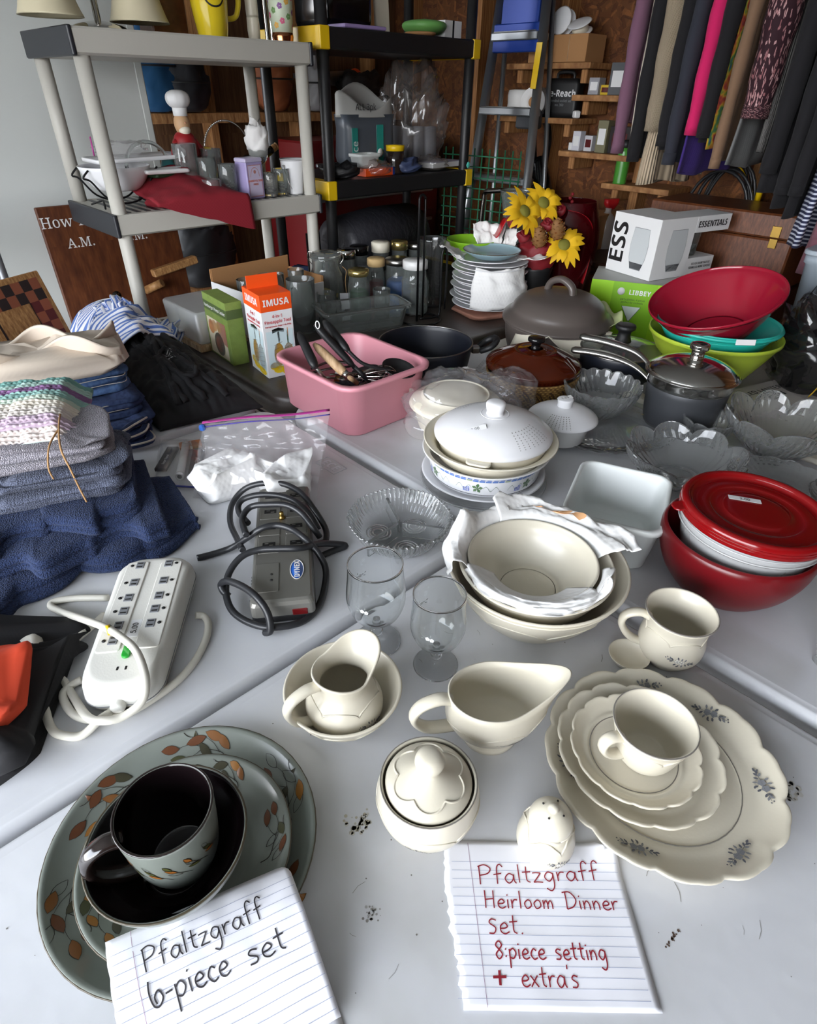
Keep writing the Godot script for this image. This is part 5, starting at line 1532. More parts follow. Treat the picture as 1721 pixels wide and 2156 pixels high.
func zip_bags() -> void:
	var o := thing("zip_bag", "large zip bag with magenta seal holding things wrapped in paper towel", "bag", Vector3.ZERO)
	var bl := Vector3(-0.445, TB + 0.002, -1.01)
	var br := Vector3(-0.19, TB + 0.002, -0.992)
	var tl := Vector3(-0.434, 0.857, -1.116)
	var trr := Vector3(-0.173, 0.867, -1.166)
	for side in [0, 1]:
		part(o, "film_front" if side == 0 else "film_rear", sheet(30, 24, func(u: float, v: float) -> Vector3:
			var a := bl.lerp(br, u) + (Vector3(0, 0, -0.11) if side == 1 else Vector3.ZERO)
			var p := a.lerp(tl.lerp(trr, u), v)
			var puff := sin(PI * pow(v, 0.7)) * sin(PI * clampf(u, 0.02, 0.98))
			var n := nz.get_noise_2d(u * 5.0 + side * 9.0, v * 5.0) * 0.012 + absf(nz.get_noise_2d(u * 13.0 + 3.0, v * 13.0)) * 0.006
			p += Vector3(0, 0.03, 0.035) * puff * (1.0 if side == 0 else -0.1) + Vector3(0, 0.6, 0.8) * n * sin(PI * v)
			p.y = maxf(p.y, TB + 0.0015)
			return p), M.film)
	part(o, "seal_strip", tube(spl([tl, tl.lerp(trr, 0.35) + Vector3(0, 0.003, 0.002), tl.lerp(trr, 0.7) + Vector3(0, -0.002, 0), trr], 5), 0.006, 8, Vector3.UP, 0.2), mt(rgb(176, 60, 140), 0.25), Vector3(0, 0.004, 0), Vector3.ZERO, "magenta zip seal")
	part(o, "seal_line", tube(spl([tl, tl.lerp(trr, 0.35) + Vector3(0, 0.003, 0.002), tl.lerp(trr, 0.7) + Vector3(0, -0.002, 0), trr], 5), 0.0014, 6), mt(rgb(66, 56, 140), 0.3), Vector3(0.001, -0.004, 0.006), Vector3.ZERO, "blue seal line")
	part(o, "slider", box(0.012, 0.014, 0.012, 0.003), mt(rgb(50, 96, 180), 0.3), tl + Vector3(0.0, -0.012, 0.006))
	for e in [[-0.375, -1.045, 0.07, 0.075, 0.045, 4.0], [-0.25, -1.04, 0.062, 0.07, 0.048, 8.0], [-0.31, -1.075, 0.08, 0.05, 0.035, 12.0]]:
		var w := thing("wrapped_bundle", ["lumpy paper towel bundle at one end of the magenta-sealed zip bag", "lumpy paper towel bundle at the power strip end of the magenta-sealed zip bag", "low paper towel bundle at the rear of the magenta-sealed zip bag"][int(e[5] / 4.0) - 1], "bundle", Vector3(e[0], TB + 0.003, e[1]), e[5], "bundles in the zip bag")
		part(w, "paper_wrap", softslab(e[2] * 1.9, e[4] * 1.8, e[3] * 0.8, e[5], 0.012, 0.016, 0.025), M.towel_paper)
	# flat bag with small things
	var f := thing("zip_bag", "flat zip bag with blue seal holding small tools", "bag", Vector3.ZERO)
	var c := [Vector3(-0.602, 0, -1.262), Vector3(-0.488, 0, -1.25), Vector3(-0.437, 0, -1.047), Vector3(-0.542, 0, -1.054)]
	for side in [0, 1]:
		part(f, "film_top" if side == 0 else "film_bottom", sheet(20, 26, func(u: float, v: float) -> Vector3:
			var p: Vector3 = c[0].lerp(c[1], u).lerp(c[3].lerp(c[2], u), v)
			var puff := sin(PI * u) * sin(PI * v)
			p.y = TB + 0.0012 + (0.022 * pow(maxf(puff, 0.0), 0.5) + 0.006 * absf(nz.get_noise_2d(u * 8.0, v * 9.0)) * puff if side == 0 else 0.0)
			return p), M.film)
	part(f, "seal_strip", tube([c[3] + Vector3(0, TB + 0.004, 0), c[3].lerp(c[2], 0.5) + Vector3(0, TB + 0.007, 0.004), c[2] + Vector3(0, TB + 0.004, 0)], 0.003, 6, Vector3.UP, 0.6), mt(rgb(60, 70, 150), 0.3), Vector3.ZERO, Vector3.ZERO, "blue zip seal")
	var t := thing("plastic_tube", "white plastic tube inside the blue-sealed zip bag", "tube", Vector3(-0.508, TB + 0.0105, -1.15), 0.22)
	part(t, "tube_body", tube([Vector3(0, 0, -0.075), Vector3(0, 0, 0.066)], 0.0085, 12, Vector3.UP), M.white_plastic)
	part(t, "tube_flange", tube([Vector3(0, 0, 0.066), Vector3(0, 0, 0.074)], 0.0093, 14, Vector3.UP), M.white_plastic)
	part(t, "bore", tube([Vector3(0, 0, 0.0735), Vector3(0, 0, 0.0745)], 0.005, 12, Vector3.UP), M.hole)
	for e in [[-0.548, -1.16, 0.05, rgb(36, 32, 34), "black packet with small white print at the outer side of the blue-sealed bag"], [-0.478, -1.15, 0.2, rgb(40, 34, 34), "black packet with small white print beside the plastic tube"], [-0.515, -1.225, 0.4, rgb(176, 112, 70), "orange-brown packet at the closed end of the blue-sealed bag"]]:
		var q := thing("small_packet", e[4], "packet", Vector3(e[0], TB + 0.002, e[1]), e[2], "packets in the flat bag")
		part(q, "card", box(0.026, 0.008, 0.1, 0.001) if e[1] > -1.2 else box(0.05, 0.008, 0.03, 0.001), mt(e[3], 0.5))
		part(q, "lettering", text("Super Bond", 0.008, 0.0003), M.white_card, Vector3(0, 0.0083, 0.01), Vector3(-PI / 2, PI / 2, 0))

func capsule_path(a: Vector3, b: Vector3, r0: float, r1: float, flat := 1.0, up := Vector3.UP) -> ArrayMesh:
	var p := []
	var rr := []
	for i in 9:
		var t := i / 8.0
		p.append(a.lerp(b, t))
		rr.append(lerpf(r0, r1, t) * (0.45 if i == 0 else 0.9 if i == 1 else 0.9 if i == 7 else 0.5 if i == 8 else 1.0))
	return tube(p, rr, 10, up, flat)

func pink_tub() -> void:
	var o := thing("dish_tub", "pink plastic tub full of kitchen utensils", "tub", W(0.905, -1.162, TB), TH)
	part(o, "tub_body", tubm(0.285, 0.33, 0.135, 0.05, 0.035, 0.003, 0.01), M.pink_plastic)
	var u := thing("spatula", "black-handled spatula with white loop at its end in the pink tub", "utensil", Vector3.ZERO)
	part(u, "handle", capsule_path(Vector3(-0.224, 0.99, -1.366), Vector3(-0.135, 0.89, -1.36), 0.013, 0.011, 0.75), M.black)
	part(u, "hanging_eye", tube(arc(Vector3(-0.216, 0.992, -1.356), 1.0, 0, TAU * 15 / 16, 15, Vector3(0.0045, -0.003, 0.002), Vector3(0.002, 0.0085, 0.002)), 0.0013, 6, Vector3.BACK, 1.0, true), M.white_card)
	part(u, "shaft", tube([Vector3(-0.138, 0.893, -1.36), Vector3(-0.1, 0.85, -1.37)], 0.006, 8), M.black)
	u = thing("ladle", "black plastic ladle with long curved neck in the pink tub", "utensil", Vector3.ZERO)
	part(u, "handle", capsule_path(Vector3(-0.21, 0.98, -1.423), Vector3(-0.147, 0.93, -1.358), 0.012, 0.01, 0.8), M.black)
	part(u, "neck", tube(spl([[-0.15, 0.932, -1.36], [-0.118, 0.902, -1.36], [-0.08, 0.886, -1.37], [-0.05, 0.876, -1.385]], 5), 0.0045, 8), M.black)
	part(u, "spoon_head", lathe(spl([[0, -0.014], [0.02, -0.011], [0.034, 0.0], [0.036, 0.004], [0.033, 0.003], [0.02, -0.006], [0, -0.009]], 3), 28, func(a: float, _k: int, q: Vector2) -> Vector3: return Vector3(q.x * cos(a) * 1.25, q.y, q.x * sin(a))), M.black, Vector3(-0.03, 0.872, -1.4), Vector3(0.35, 0.3, -0.25))
	u = thing("peeler", "utensil with black grip and orange-wood blade holder in the pink tub", "utensil", Vector3.ZERO)
	part(u, "handle", capsule_path(Vector3(-0.268, 0.96, -1.397), Vector3(-0.221, 0.905, -1.314), 0.011, 0.0125, 0.8), M.black)
	part(u, "shaft", tube([Vector3(-0.223, 0.908, -1.318), Vector3(-0.2, 0.85, -1.36)], 0.0045, 8), M.steel)
	part(u, "wood_tip", box(0.014, 0.05, 0.004, 0.001), M.lightwood, Vector3(-0.19, 0.825, -1.43), Vector3(0.5, 0, -0.3))
	u = thing("rolling_handle", "pale wooden handle with rings and metal ferrule in the pink tub", "utensil", Vector3.ZERO)
	part(u, "handle", capsule_path(Vector3(-0.233, 0.935, -1.39), Vector3(-0.15, 0.885, -1.322), 0.0105, 0.0125), M.palewood)
	part(u, "ferrule", tube([Vector3(-0.157, 0.889, -1.328), Vector3(-0.147, 0.883, -1.32)], 0.0095, 12), M.chrome)
	part(u, "shaft", tube([Vector3(-0.15, 0.885, -1.322), Vector3(-0.13, 0.855, -1.35)], 0.006, 8), M.palewood)
	u = thing("whisk", "wire balloon whisk lying in the pink tub", "utensil", Vector3(-0.085, 0.862, -1.385), 0.25)
	for i in 5:
		var a := PI * i / 5.0
		part(u, "wire", tube(spl([Vector3(-0.05, 0, 0), Vector3(-0.01, cos(a) * 0.016, sin(a) * 0.022), Vector3(0.03, cos(a) * 0.02, sin(a) * 0.028), Vector3(0.05, 0, 0), Vector3(0.03, -cos(a) * 0.02, -sin(a) * 0.028), Vector3(-0.01, -cos(a) * 0.016, -sin(a) * 0.022), Vector3(-0.05, 0, 0)], 4), 0.0012, 6), M.chrome)
	part(u, "handle", tube([Vector3(-0.05, 0, 0), Vector3(-0.1, 0.008, -0.01)], 0.005, 8), M.chrome)
	u = thing("can_opener", "metal can opener with a round hole lying in the pink tub", "utensil", Vector3(-0.14, 0.857, -1.375), 0.3)
	part(u, "plate", slab(0.07, 0.003, 0.022, 0.008, 0.001), M.steel)
	part(u, "hole", lathe([[0, 0], [0.004, 0], [0.004, 0.0006], [0, 0.0006]], 12), M.hole, Vector3(-0.01, 0.003, 0))
	part(u, "key", tube([Vector3(0.02, 0.003, 0), Vector3(0.02, 0.016, 0)], 0.004, 8, Vector3.RIGHT), M.brass)
	u = thing("tongs", "dark smoked plastic tongs lying at the rear of the pink tub", "utensil", Vector3(-0.2, 0.86, -1.42), 0.2)
	part(u, "loop", tube(spl([Vector3(-0.05, 0, -0.012), Vector3(0.0, 0.012, -0.022), Vector3(0.045, 0.01, -0.01), Vector3(0.045, 0.01, 0.012), Vector3(0.0, 0.012, 0.022), Vector3(-0.05, 0, 0.014)], 5), 0.005, 8, Vector3.UP, 0.5), mt(rgb(40, 24, 24), 0.2))
	var names := ["steel teaspoon", "steel fork", "flat steel knife", "brown-handled paring knife", "steel tablespoon", "short steel corer"]
	for i in 6:
		u = thing("cutlery", names[i] + " lying in the bottom of the pink tub", "cutlery", Vector3(-0.22 + 0.03 * i, 0.843 + 0.003 * (i % 3), -1.37 - 0.02 * (i % 4) - 0.005 * i), 0.4 * i - 0.6, "loose cutlery in the tub")
		part(u, "shaft", slab(0.09, 0.0025, 0.009, 0.004, 0.0008), M.chestwood if i == 3 else M.chrome)
		part(u, "head", slab(0.036, 0.003, 0.02 if i != 2 else 0.012, 0.009, 0.001), M.chrome, Vector3(0.055, 0.0005, 0))
	for i in 3:
		var f := Vector3(-0.16 + 0.05 * i, 0.79, -1.27 - 0.02 * i)
		single("utensil_roll", ["folded brown cloth at the bottom of the pink tub", "folded grey cloth at the bottom of the pink tub", "folded dark cloth at the bottom of the pink tub"][i], "cloth", slab(0.09, 0.05, 0.07, 0.02, 0.01), [M.cardboard, M.grey_terry, M.black_cloth][i], Vector3(-0.19 + 0.04 * i, 0.76 + 0.012 * i, -1.44 - 0.025 * i), Vector3(0, 0.76, 0))

func pots() -> void:
	# black pan
	var o := thing("saute_pan", "large round black pan behind the pink tub", "pan", Vector3(0.04, TB, -1.66))
	part(o, "pan_body", lathe(wall(spl([[0, 0], [0.1, 0.0], [0.112, 0.006], [0.124, 0.05], [0.134, 0.112]], 4), 0.004, 0.006), 72), M.nonstick)
	part(o, "rim", hoop(0.1335, 0.1135, 0.0018), M.steel)
	part(o, "handle_bracket", box(0.026, 0.018, 0.03, 0.003), M.steel, Vector3(0.145, 0.076, -0.02), Vector3(0, 0.15, 0))
	part(o, "handle", tube(spl([Vector3(0.155, 0.085, -0.035), Vector3(0.178, 0.1, -0.05), Vector3(0.2, 0.112, -0.04), Vector3(0.204, 0.112, -0.012), Vector3(0.186, 0.1, 0.004), Vector3(0.16, 0.085, -0.006)], 5), 0.0095, 10, Vector3.UP, 0.9), M.black)
	# grey dutch oven
	o = thing("dutch_oven", "brown-grey lidded dutch oven with paper under the lid", "pot", Vector3(0.455, TB, -1.878))
	part(o, "pot_body", lathe(wall(spl([[0, 0], [0.12, 0.0], [0.138, 0.01], [0.155, 0.06], [0.16, 0.118]], 3), 0.005, 0.006), 64), M.dutch)
	var lid := part(o, "lid", lathe(spl([[0, 0.118], [0.155, 0.118], [0.168, 0.121], [0.17, 0.127], [0.158, 0.137], [0.146, 0.147], [0.136, 0.165], [0.11, 0.184], [0.07, 0.194], [0, 0.198]], 4), 72), M.dutch, Vector3.ZERO, Vector3(0.06, 0, 0))
	part(lid, "handle", tube(spl([Vector3(-0.045, 0.193, 0), Vector3(-0.035, 0.218, 0), Vector3(0, 0.232, 0), Vector3(0.035, 0.218, 0), Vector3(0.045, 0.193, 0)], 5), 0.0105, 10, Vector3.BACK, 1.3), M.dutch, Vector3(0.0, 0, -0.02), Vector3(0, -0.75, 0))
	var pp := thing("paper_liner", "cream newspaper poking out under the dutch oven lid", "paper", Vector3(0.463, TB, -1.868))
	part(pp, "sheet", sheet(24, 6, func(u: float, v: float) -> Vector3:
		var a := lerpf(0.7, 2.7, u)
		return Vector3(cos(a), 0, sin(a)) * lerpf(0.15, 0.176, v) + Vector3(0, 0.117 - 0.06 * v * absf(sin(u * 5.0)), 0), 0.0006), M.cream_plastic)
	pp = thing("paper_liner", "green-edged tissue poking out beside the dutch oven lid", "paper", Vector3(0.463, TB, -1.868))
	part(pp, "sheet", sheet(20, 6, func(u: float, v: float) -> Vector3:
		var a := lerpf(-0.7, 0.6, u)
		return Vector3(cos(a), 0, sin(a)) * lerpf(0.15, 0.186, v) + Vector3(0, 0.117 + 0.02 * v + 0.012 * v * sin(u * 14.0), 0), 0.0006), mt(rgb(196, 206, 150), 0.8))
	# amber casserole in a basket
	o = thing("casserole_dish", "amber glass casserole with lid set in a wicker basket", "casserole", Vector3(0.335, TB + 0.012, -1.565))
	part(o, "dish_body", lathe(wall(spl([[0, 0], [0.08, 0.0], [0.1, 0.012], [0.112, 0.05], [0.118, 0.07], [0.13, 0.074]], 3), 0.005, 0.006), 56), M.amber)
	lid = part(o, "lid", lathe(spl([[0.02, 0.112], [0.07, 0.105], [0.11, 0.086], [0.126, 0.076], [0.13, 0.078], [0.127, 0.084], [0.11, 0.094], [0.07, 0.112], [0.055, 0.118], [0.05, 0.1165], [0.03, 0.1195], [0.02, 0.12]], 3), 64), M.amber)
	part(lid, "knob", lathe(spl([[0.0, 0.117], [0.013, 0.118], [0.012, 0.128], [0.015, 0.136], [0.0225, 0.14], [0.0235, 0.146], [0.02, 0.15], [0, 0.151]], 3), 28), M.black_gloss)
	var bk := thing("wicker_basket", "round wicker basket with dark zigzag weave under amber casserole", "basket", Vector3(0.335, TB, -1.565))
	part(bk, "basket_body", lathe(wall(spl([[0, 0], [0.09, 0.0], [0.108, 0.01], [0.122, 0.05], [0.128, 0.072]], 3), 0.005, 0.01), 60), M.basket)
	var k := Ink.new(func(q: Vector2) -> Vector3: return Vector3(q.y * cos(q.x), 0.02 + (q.y - 0.111) * 3.1, q.y * sin(q.x)) + Vector3(cos(q.x), 0, sin(q.x)) * 0.0025)
	for i in 22:
		var a := TAU * i / 22
		k.stroke([Vector2(a, 0.113), Vector2(a + 0.11, 0.12), Vector2(a + 0.2, 0.1225)], 0.0022, rgb(70, 44, 28))
		k.stroke([Vector2(a + 0.08, 0.113), Vector2(a + 0.2, 0.1195)], 0.0018, rgb(70, 44, 28))
	part(bk, "dark_weave", k.mesh(), M.ink).set_meta("kind", "stuff")
	# black pot with glass lid
	o = thing("stock_pot", "black pot with glass lid and black knob behind the handles", "pot", Vector3(0.602, TB, -1.668))
	part(o, "pot_body", lathe(wall(spl([[0, 0], [0.09, 0.0], [0.1, 0.006], [0.108, 0.05], [0.112, 0.098]], 3), 0.004, 0.006), 56), M.nonstick)
	lid = part(o, "lid", lathe(spl([[0.012, 0.118], [0.06, 0.113], [0.1, 0.102], [0.112, 0.099], [0.1135, 0.101], [0.1, 0.106], [0.06, 0.117], [0.012, 0.122]], 3), 56), M.glass_dim)
	part(lid, "rim", hoop(0.113, 0.1005, 0.0025), M.steel)
	part(lid, "knob", lathe(spl([[0, 0.12], [0.022, 0.12], [0.0205, 0.128], [0.0175, 0.14], [0.019, 0.15], [0.027, 0.156], [0.028, 0.163], [0.023, 0.168], [0, 0.169]], 3), 32), M.black)
	# grey saucepan, steel insert and lid
	o = thing("saucepan", "dark grey saucepan with long steel handle beside the crystal", "saucepan", Vector3(0.697, TB, -1.407))
	part(o, "pan_body", lathe(wall(spl([[0, 0], [0.078, 0.0], [0.088, 0.006], [0.094, 0.05], [0.099, 0.105]], 3), 0.004, 0.006), 64), M.grey_anod)
	var hp := spl([[0.63, 0.815, -1.425], [0.606, 0.842, -1.452], [0.575, 0.862, -1.478], [0.53, 0.872, -1.51], [0.48, 0.872, -1.545], [0.434, 0.868, -1.57]], 5)
	var loc := []
	var rad := []
	for i in hp.size():
		loc.append(hp[i] - Vector3(0.697, TB, -1.407))
		rad.append(lerpf(0.006, 0.0135, smoothstep(0.0, 0.7, float(i) / hp.size())) * (0.6 if i == hp.size() - 1 else 1.0))
	part(o, "handle", tube(loc, rad, 12, Vector3.UP, 0.62), M.steel)
	part(o, "handle_plate", slab(0.03, 0.005, 0.042, 0.012, 0.002), M.steel, Vector3(-0.085, 0.075, -0.028), Vector3(0.0, 0.3, PI / 2 - 0.1))
	var ins := thing("steamer_insert", "polished steel insert with lid sitting in the grey saucepan", "saucepan", Vector3(0.697, TB + 0.1, -1.407))
	part(ins, "insert_body", lathe(spl([[0, -0.04], [0.08, -0.04], [0.092, -0.03], [0.094, 0.004], [0.101, 0.006], [0.102, 0.03], [0.104, 0.033], [0.1, 0.034]], 3) + [Vector2(0, 0.034)], 64), M.chrome)
	lid = part(ins, "lid", lathe(spl([[0, 0.033], [0.104, 0.034], [0.106, 0.037], [0.101, 0.044], [0.08, 0.056], [0.05, 0.066], [0.02, 0.071], [0, 0.072]], 4), 64), M.chrome)
	part(lid, "knob", lathe(spl([[0.0, 0.07], [0.016, 0.071], [0.0155, 0.08], [0.0165, 0.09], [0.022, 0.094], [0.023, 0.102], [0.0215, 0.106], [0.012, 0.109], [0, 0.1095]], 3), 28), M.chrome)
	hp = spl([[0.612, 0.868, -1.462], [0.583, 0.888, -1.505], [0.519, 0.898, -1.55], [0.454, 0.9, -1.584]], 6)
	loc = []
	rad = []
	for i in hp.size():
		loc.append(hp[i] - ins.position)
		rad.append(lerpf(0.007, 0.012, smoothstep(0.0, 0.6, float(i) / hp.size())) * (0.6 if i == hp.size() - 1 else 1.0))
	part(ins, "handle", tube(loc, rad, 12, Vector3.UP, 0.7), M.steel)
	# mixing bowls
	var bowls := [["lime green mixing bowl at the bottom of the stacked bowls", 0.1745, 0.16, 0.0, M.lime, 0.075, Vector3.ZERO], ["teal mixing bowl between the burgundy and lime bowls", 0.161, 0.1, 0.09, M.teal, 0.09, Vector3.ZERO], ["glossy burgundy mixing bowl tilted on top of the stacked bowls", 0.168, 0.11, 0.155, M.burgundy, 0.085, Vector3(0.12, 0, 0.32)]]
	for i in 3:
		var e: Array = bowls[i]
		var b := thing("mixing_bowl", e[0], "bowl", Vector3(0.845, TB + e[3], -1.648), 0, "stacked mixing bowls")
		b.rotation = e[6]
		var R: float = e[1]
		var h: float = e[2]
		part(b, "bowl_body", lathe(wall(spl([[0, 0.002], [e[5] - 0.006, 0.002], [e[5], 0.0], [e[5] + 0.006, 0.006], [lerpf(e[5], R, 0.55), h * 0.5], [R - 0.004, h * 0.94]], 3) + [Vector2(R, h * 0.95), Vector2(R, h)], 0.0035, 0.005), 80), e[4])
		if i == 1:
			tagged("white price sticker on the teal rim", b, 0.05, 0.014, Vector3(0.0, h - 0.004, R + 0.006), Vector3(PI / 2 - 0.2, 0, 0))
			part(b, "rim_roll", hoop(R, h - 0.006, 0.005), e[4])
		if i < 2:
			part(b, "ridge", hoop(lerpf(e[5], R, 0.8), h * 0.78, 0.0015), e[4])
	var led := thing("lantern_box", "pale flat box lettered for a lantern behind the large crystal bowl", "box", Vector3(0.985, TB, -1.53), 0.46)
	part(led, "carton", box(0.32, 0.022, 0.14, 0.001), mt(rgb(214, 204, 200), 0.5))
	part(led, "lettering", text("LED LANTERN", 0.026, 0.0004), M.black, Vector3(0.03, 0.0224, -0.03), Vector3(-PI / 2, 0, 0))
	part(led, "brand_bar", box(0.1, 0.0006, 0.02, 0.0001), M.black, Vector3(0.01, 0.022, 0.002))
	part(led, "brand_lettering", text("COVOART", 0.018, 0.0004), M.white_card, Vector3(0.01, 0.0228, 0.002), Vector3(-PI / 2, 0, 0))
	# cookware in a printed bag
	var cb := thing("cookware", "cream round microwave cookware inside the clear printed bag", "cookware", Vector3(0.112, TB + 0.004, -1.357))
	cb.scale = Vector3(0.88, 1.0, 0.88)
	part(cb, "base", lathe(wall(spl([[0, 0], [0.09, 0.0], [0.105, 0.01], [0.118, 0.055], [0.125, 0.062]], 3), 0.003, 0.004), 56), M.cream_plastic)
	lid = part(cb, "lid", lathe(spl([[0, 0.061], [0.12, 0.06], [0.127, 0.063], [0.124, 0.07], [0.1, 0.08], [0.094, 0.086], [0.086, 0.085], [0.07, 0.089], [0, 0.092]], 3), 60), M.cream_plastic)
	part(lid, "plate_ring", hoop(0.092, 0.085, 0.003), M.cream_plastic)
	var bag := thing("plastic_bag", "clear printed plastic bag around the cream cookware", "bag", Vector3(0.12, TB, -1.36))
	crumple(bag, "bag_film", M.film, Vector3(0.01, 0, -0.01), Vector3(0.138, 0.125, 0.125), 5.0, 0.16, 56, 30)
	crumple(bag, "bag_neck", M.film, Vector3(0.135, 0.0, -0.075), Vector3(0.07, 0.115, 0.07), 15.0, 0.12, 40, 24)
	crumple(bag, "bag_corner", M.film, Vector3(-0.085, 0.0, 0.055), Vector3(0.05, 0.06, 0.05), 25.0, 0.15, 32, 18)
	k = Ink.new(func(q: Vector2) -> Vector3: return Vector3(0.06 + q.x, 0.138 - q.x * 0.35 + 0.02 * q.y, -0.06 - q.y))
	for i in 9:
		for j in 7:
			k.stroke([Vector2(-0.02 + 0.014 * j + 0.003 * i, -0.03 + 0.0085 * i), Vector2(-0.01 + 0.014 * j + 0.003 * i, -0.03 + 0.0085 * i + 0.001)], 0.0018, rgb(60, 56, 54))
	part(bag, "printed_lines", k.mesh(), M.ink).set_meta("kind", "stuff")

func mid() -> void:
	single("white_thread", "thin white thread lying across the seam beside the red bowl", "thread", tube(spl([[0.425, 0.7408, -0.64], [0.45, 0.7408, -0.66], [0.47, 0.7408, -0.7], [0.53, 0.7408, -0.72], [0.6, 0.7408, -0.735], [0.64, 0.7408, -0.76]], 5), 0.0007, 5), M.white_card, Vector3.ZERO)
	casserole_stack()
	red_set()
	crystal()
	power_strips()
	zip_bags()
	pink_tub()
	pots()

func softslab(w: float, d: float, h: float, sd: float, amp := 0.01, top := 0.006, r := 0.04) -> ArrayMesh:
	# a folded piece of cloth: soft edges, wavering outline, wrinkled top
	var rings := []
	for e in [[0.0, 0.95], [0.25, 1.0], [0.5, 1.005], [0.75, 1.0], [0.93, 0.975], [1.0, 0.93], [1.0, 0.78], [1.0, 0.62], [1.0, 0.46], [1.0, 0.3], [1.0, 0.15]]:
		var q := []
		for v in ring(w * e[1], d * e[1], h * e[0], r * e[1], 12):
			var a = amp * e[1]
			var p := Vector3(v.x + a * nz.get_noise_3d(v.z * 7.0, sd, v.y * 20.0) * 2.0, v.y, v.z + a * nz.get_noise_3d(v.x * 7.0, sd + 5.0, v.y * 20.0) * 2.0)
			if e[0] > 0.2:
				p.y += top * e[0] * (nz.get_noise_2d(v.x * 9.0 + sd, v.z * 9.0) * 1.6 + absf(nz.get_noise_2d(v.x * 20.0 + sd, v.z * 20.0)) * 0.8)
			q.append(p)
		rings.append(q)
	return loft(rings)

func folded(called: String, label: String, cat: String, at: Vector3, turn: float, w: float, d: float, lay: Array, mat: Material, sd: float, group := "") -> Node3D:
	# lay: thickness of each layer of the fold
	var o := thing(called, label, cat, at, turn, group)
	var y := 0.0
	for i in lay.size():
		part(o, "fold_layer", softslab(w * (1.0 - 0.03 * (i % 2)), d * (1.0 - 0.04 * ((i + 1) % 2)), lay[i], sd + i * 3.7, 0.014, 0.007), mat, Vector3(0.006 * (i % 2), y, -0.005 * (i % 3)), Vector3(0, 0.03 * sin(sd + i * 2.0), 0))
		y += lay[i] * 0.97
	return o

func wavy_towel(label: String, pts: Array, mat: Material, sd: float, h: float) -> void:
	# a spread folded towel: four corners, its near edge running in flowing folds
	var o := thing("bath_towel", label, "towel", Vector3.ZERO, 0, "navy bath towels")
	for k in 2:
		var f := func(u: float, v: float) -> Vector3:
			var p: Vector3 = pts[0].lerp(pts[1], u).lerp(pts[3].lerp(pts[2], u), v)
			var w := smoothstep(0.35, 1.0, v)
			var s0 := sin(u * 10.0 + sd + 0.35 * k) + 0.5 * sin(u * 23.0 + sd * 1.7)
			p += Vector3(0.55, 0, 0.83) * (0.018 * w * s0 - 0.013 * k * v) + Vector3(0.83, 0, -0.55) * 0.009 * w * sin(u * 21.0 + sd)
			p.y = TB + h + 0.0105 * k + 0.0065 + 0.006 * w * sin(u * 10.0 + sd + 1.4) * (1.0 - 0.6 * v) + 0.0015 * nz.get_noise_2d(u * 8.0 + sd, v * 8.0) - 0.004 * smoothstep(0.93, 1.0, v)
			return p
		part(o, "towel_layer", sheet(70, 22, f, 0.011), mat)
		var hem := []
		for i in 71:
			hem.append(f.call(i / 70.0, 1.0))
		part(o, "hem", tube(hem, 0.0055, 7), mat)

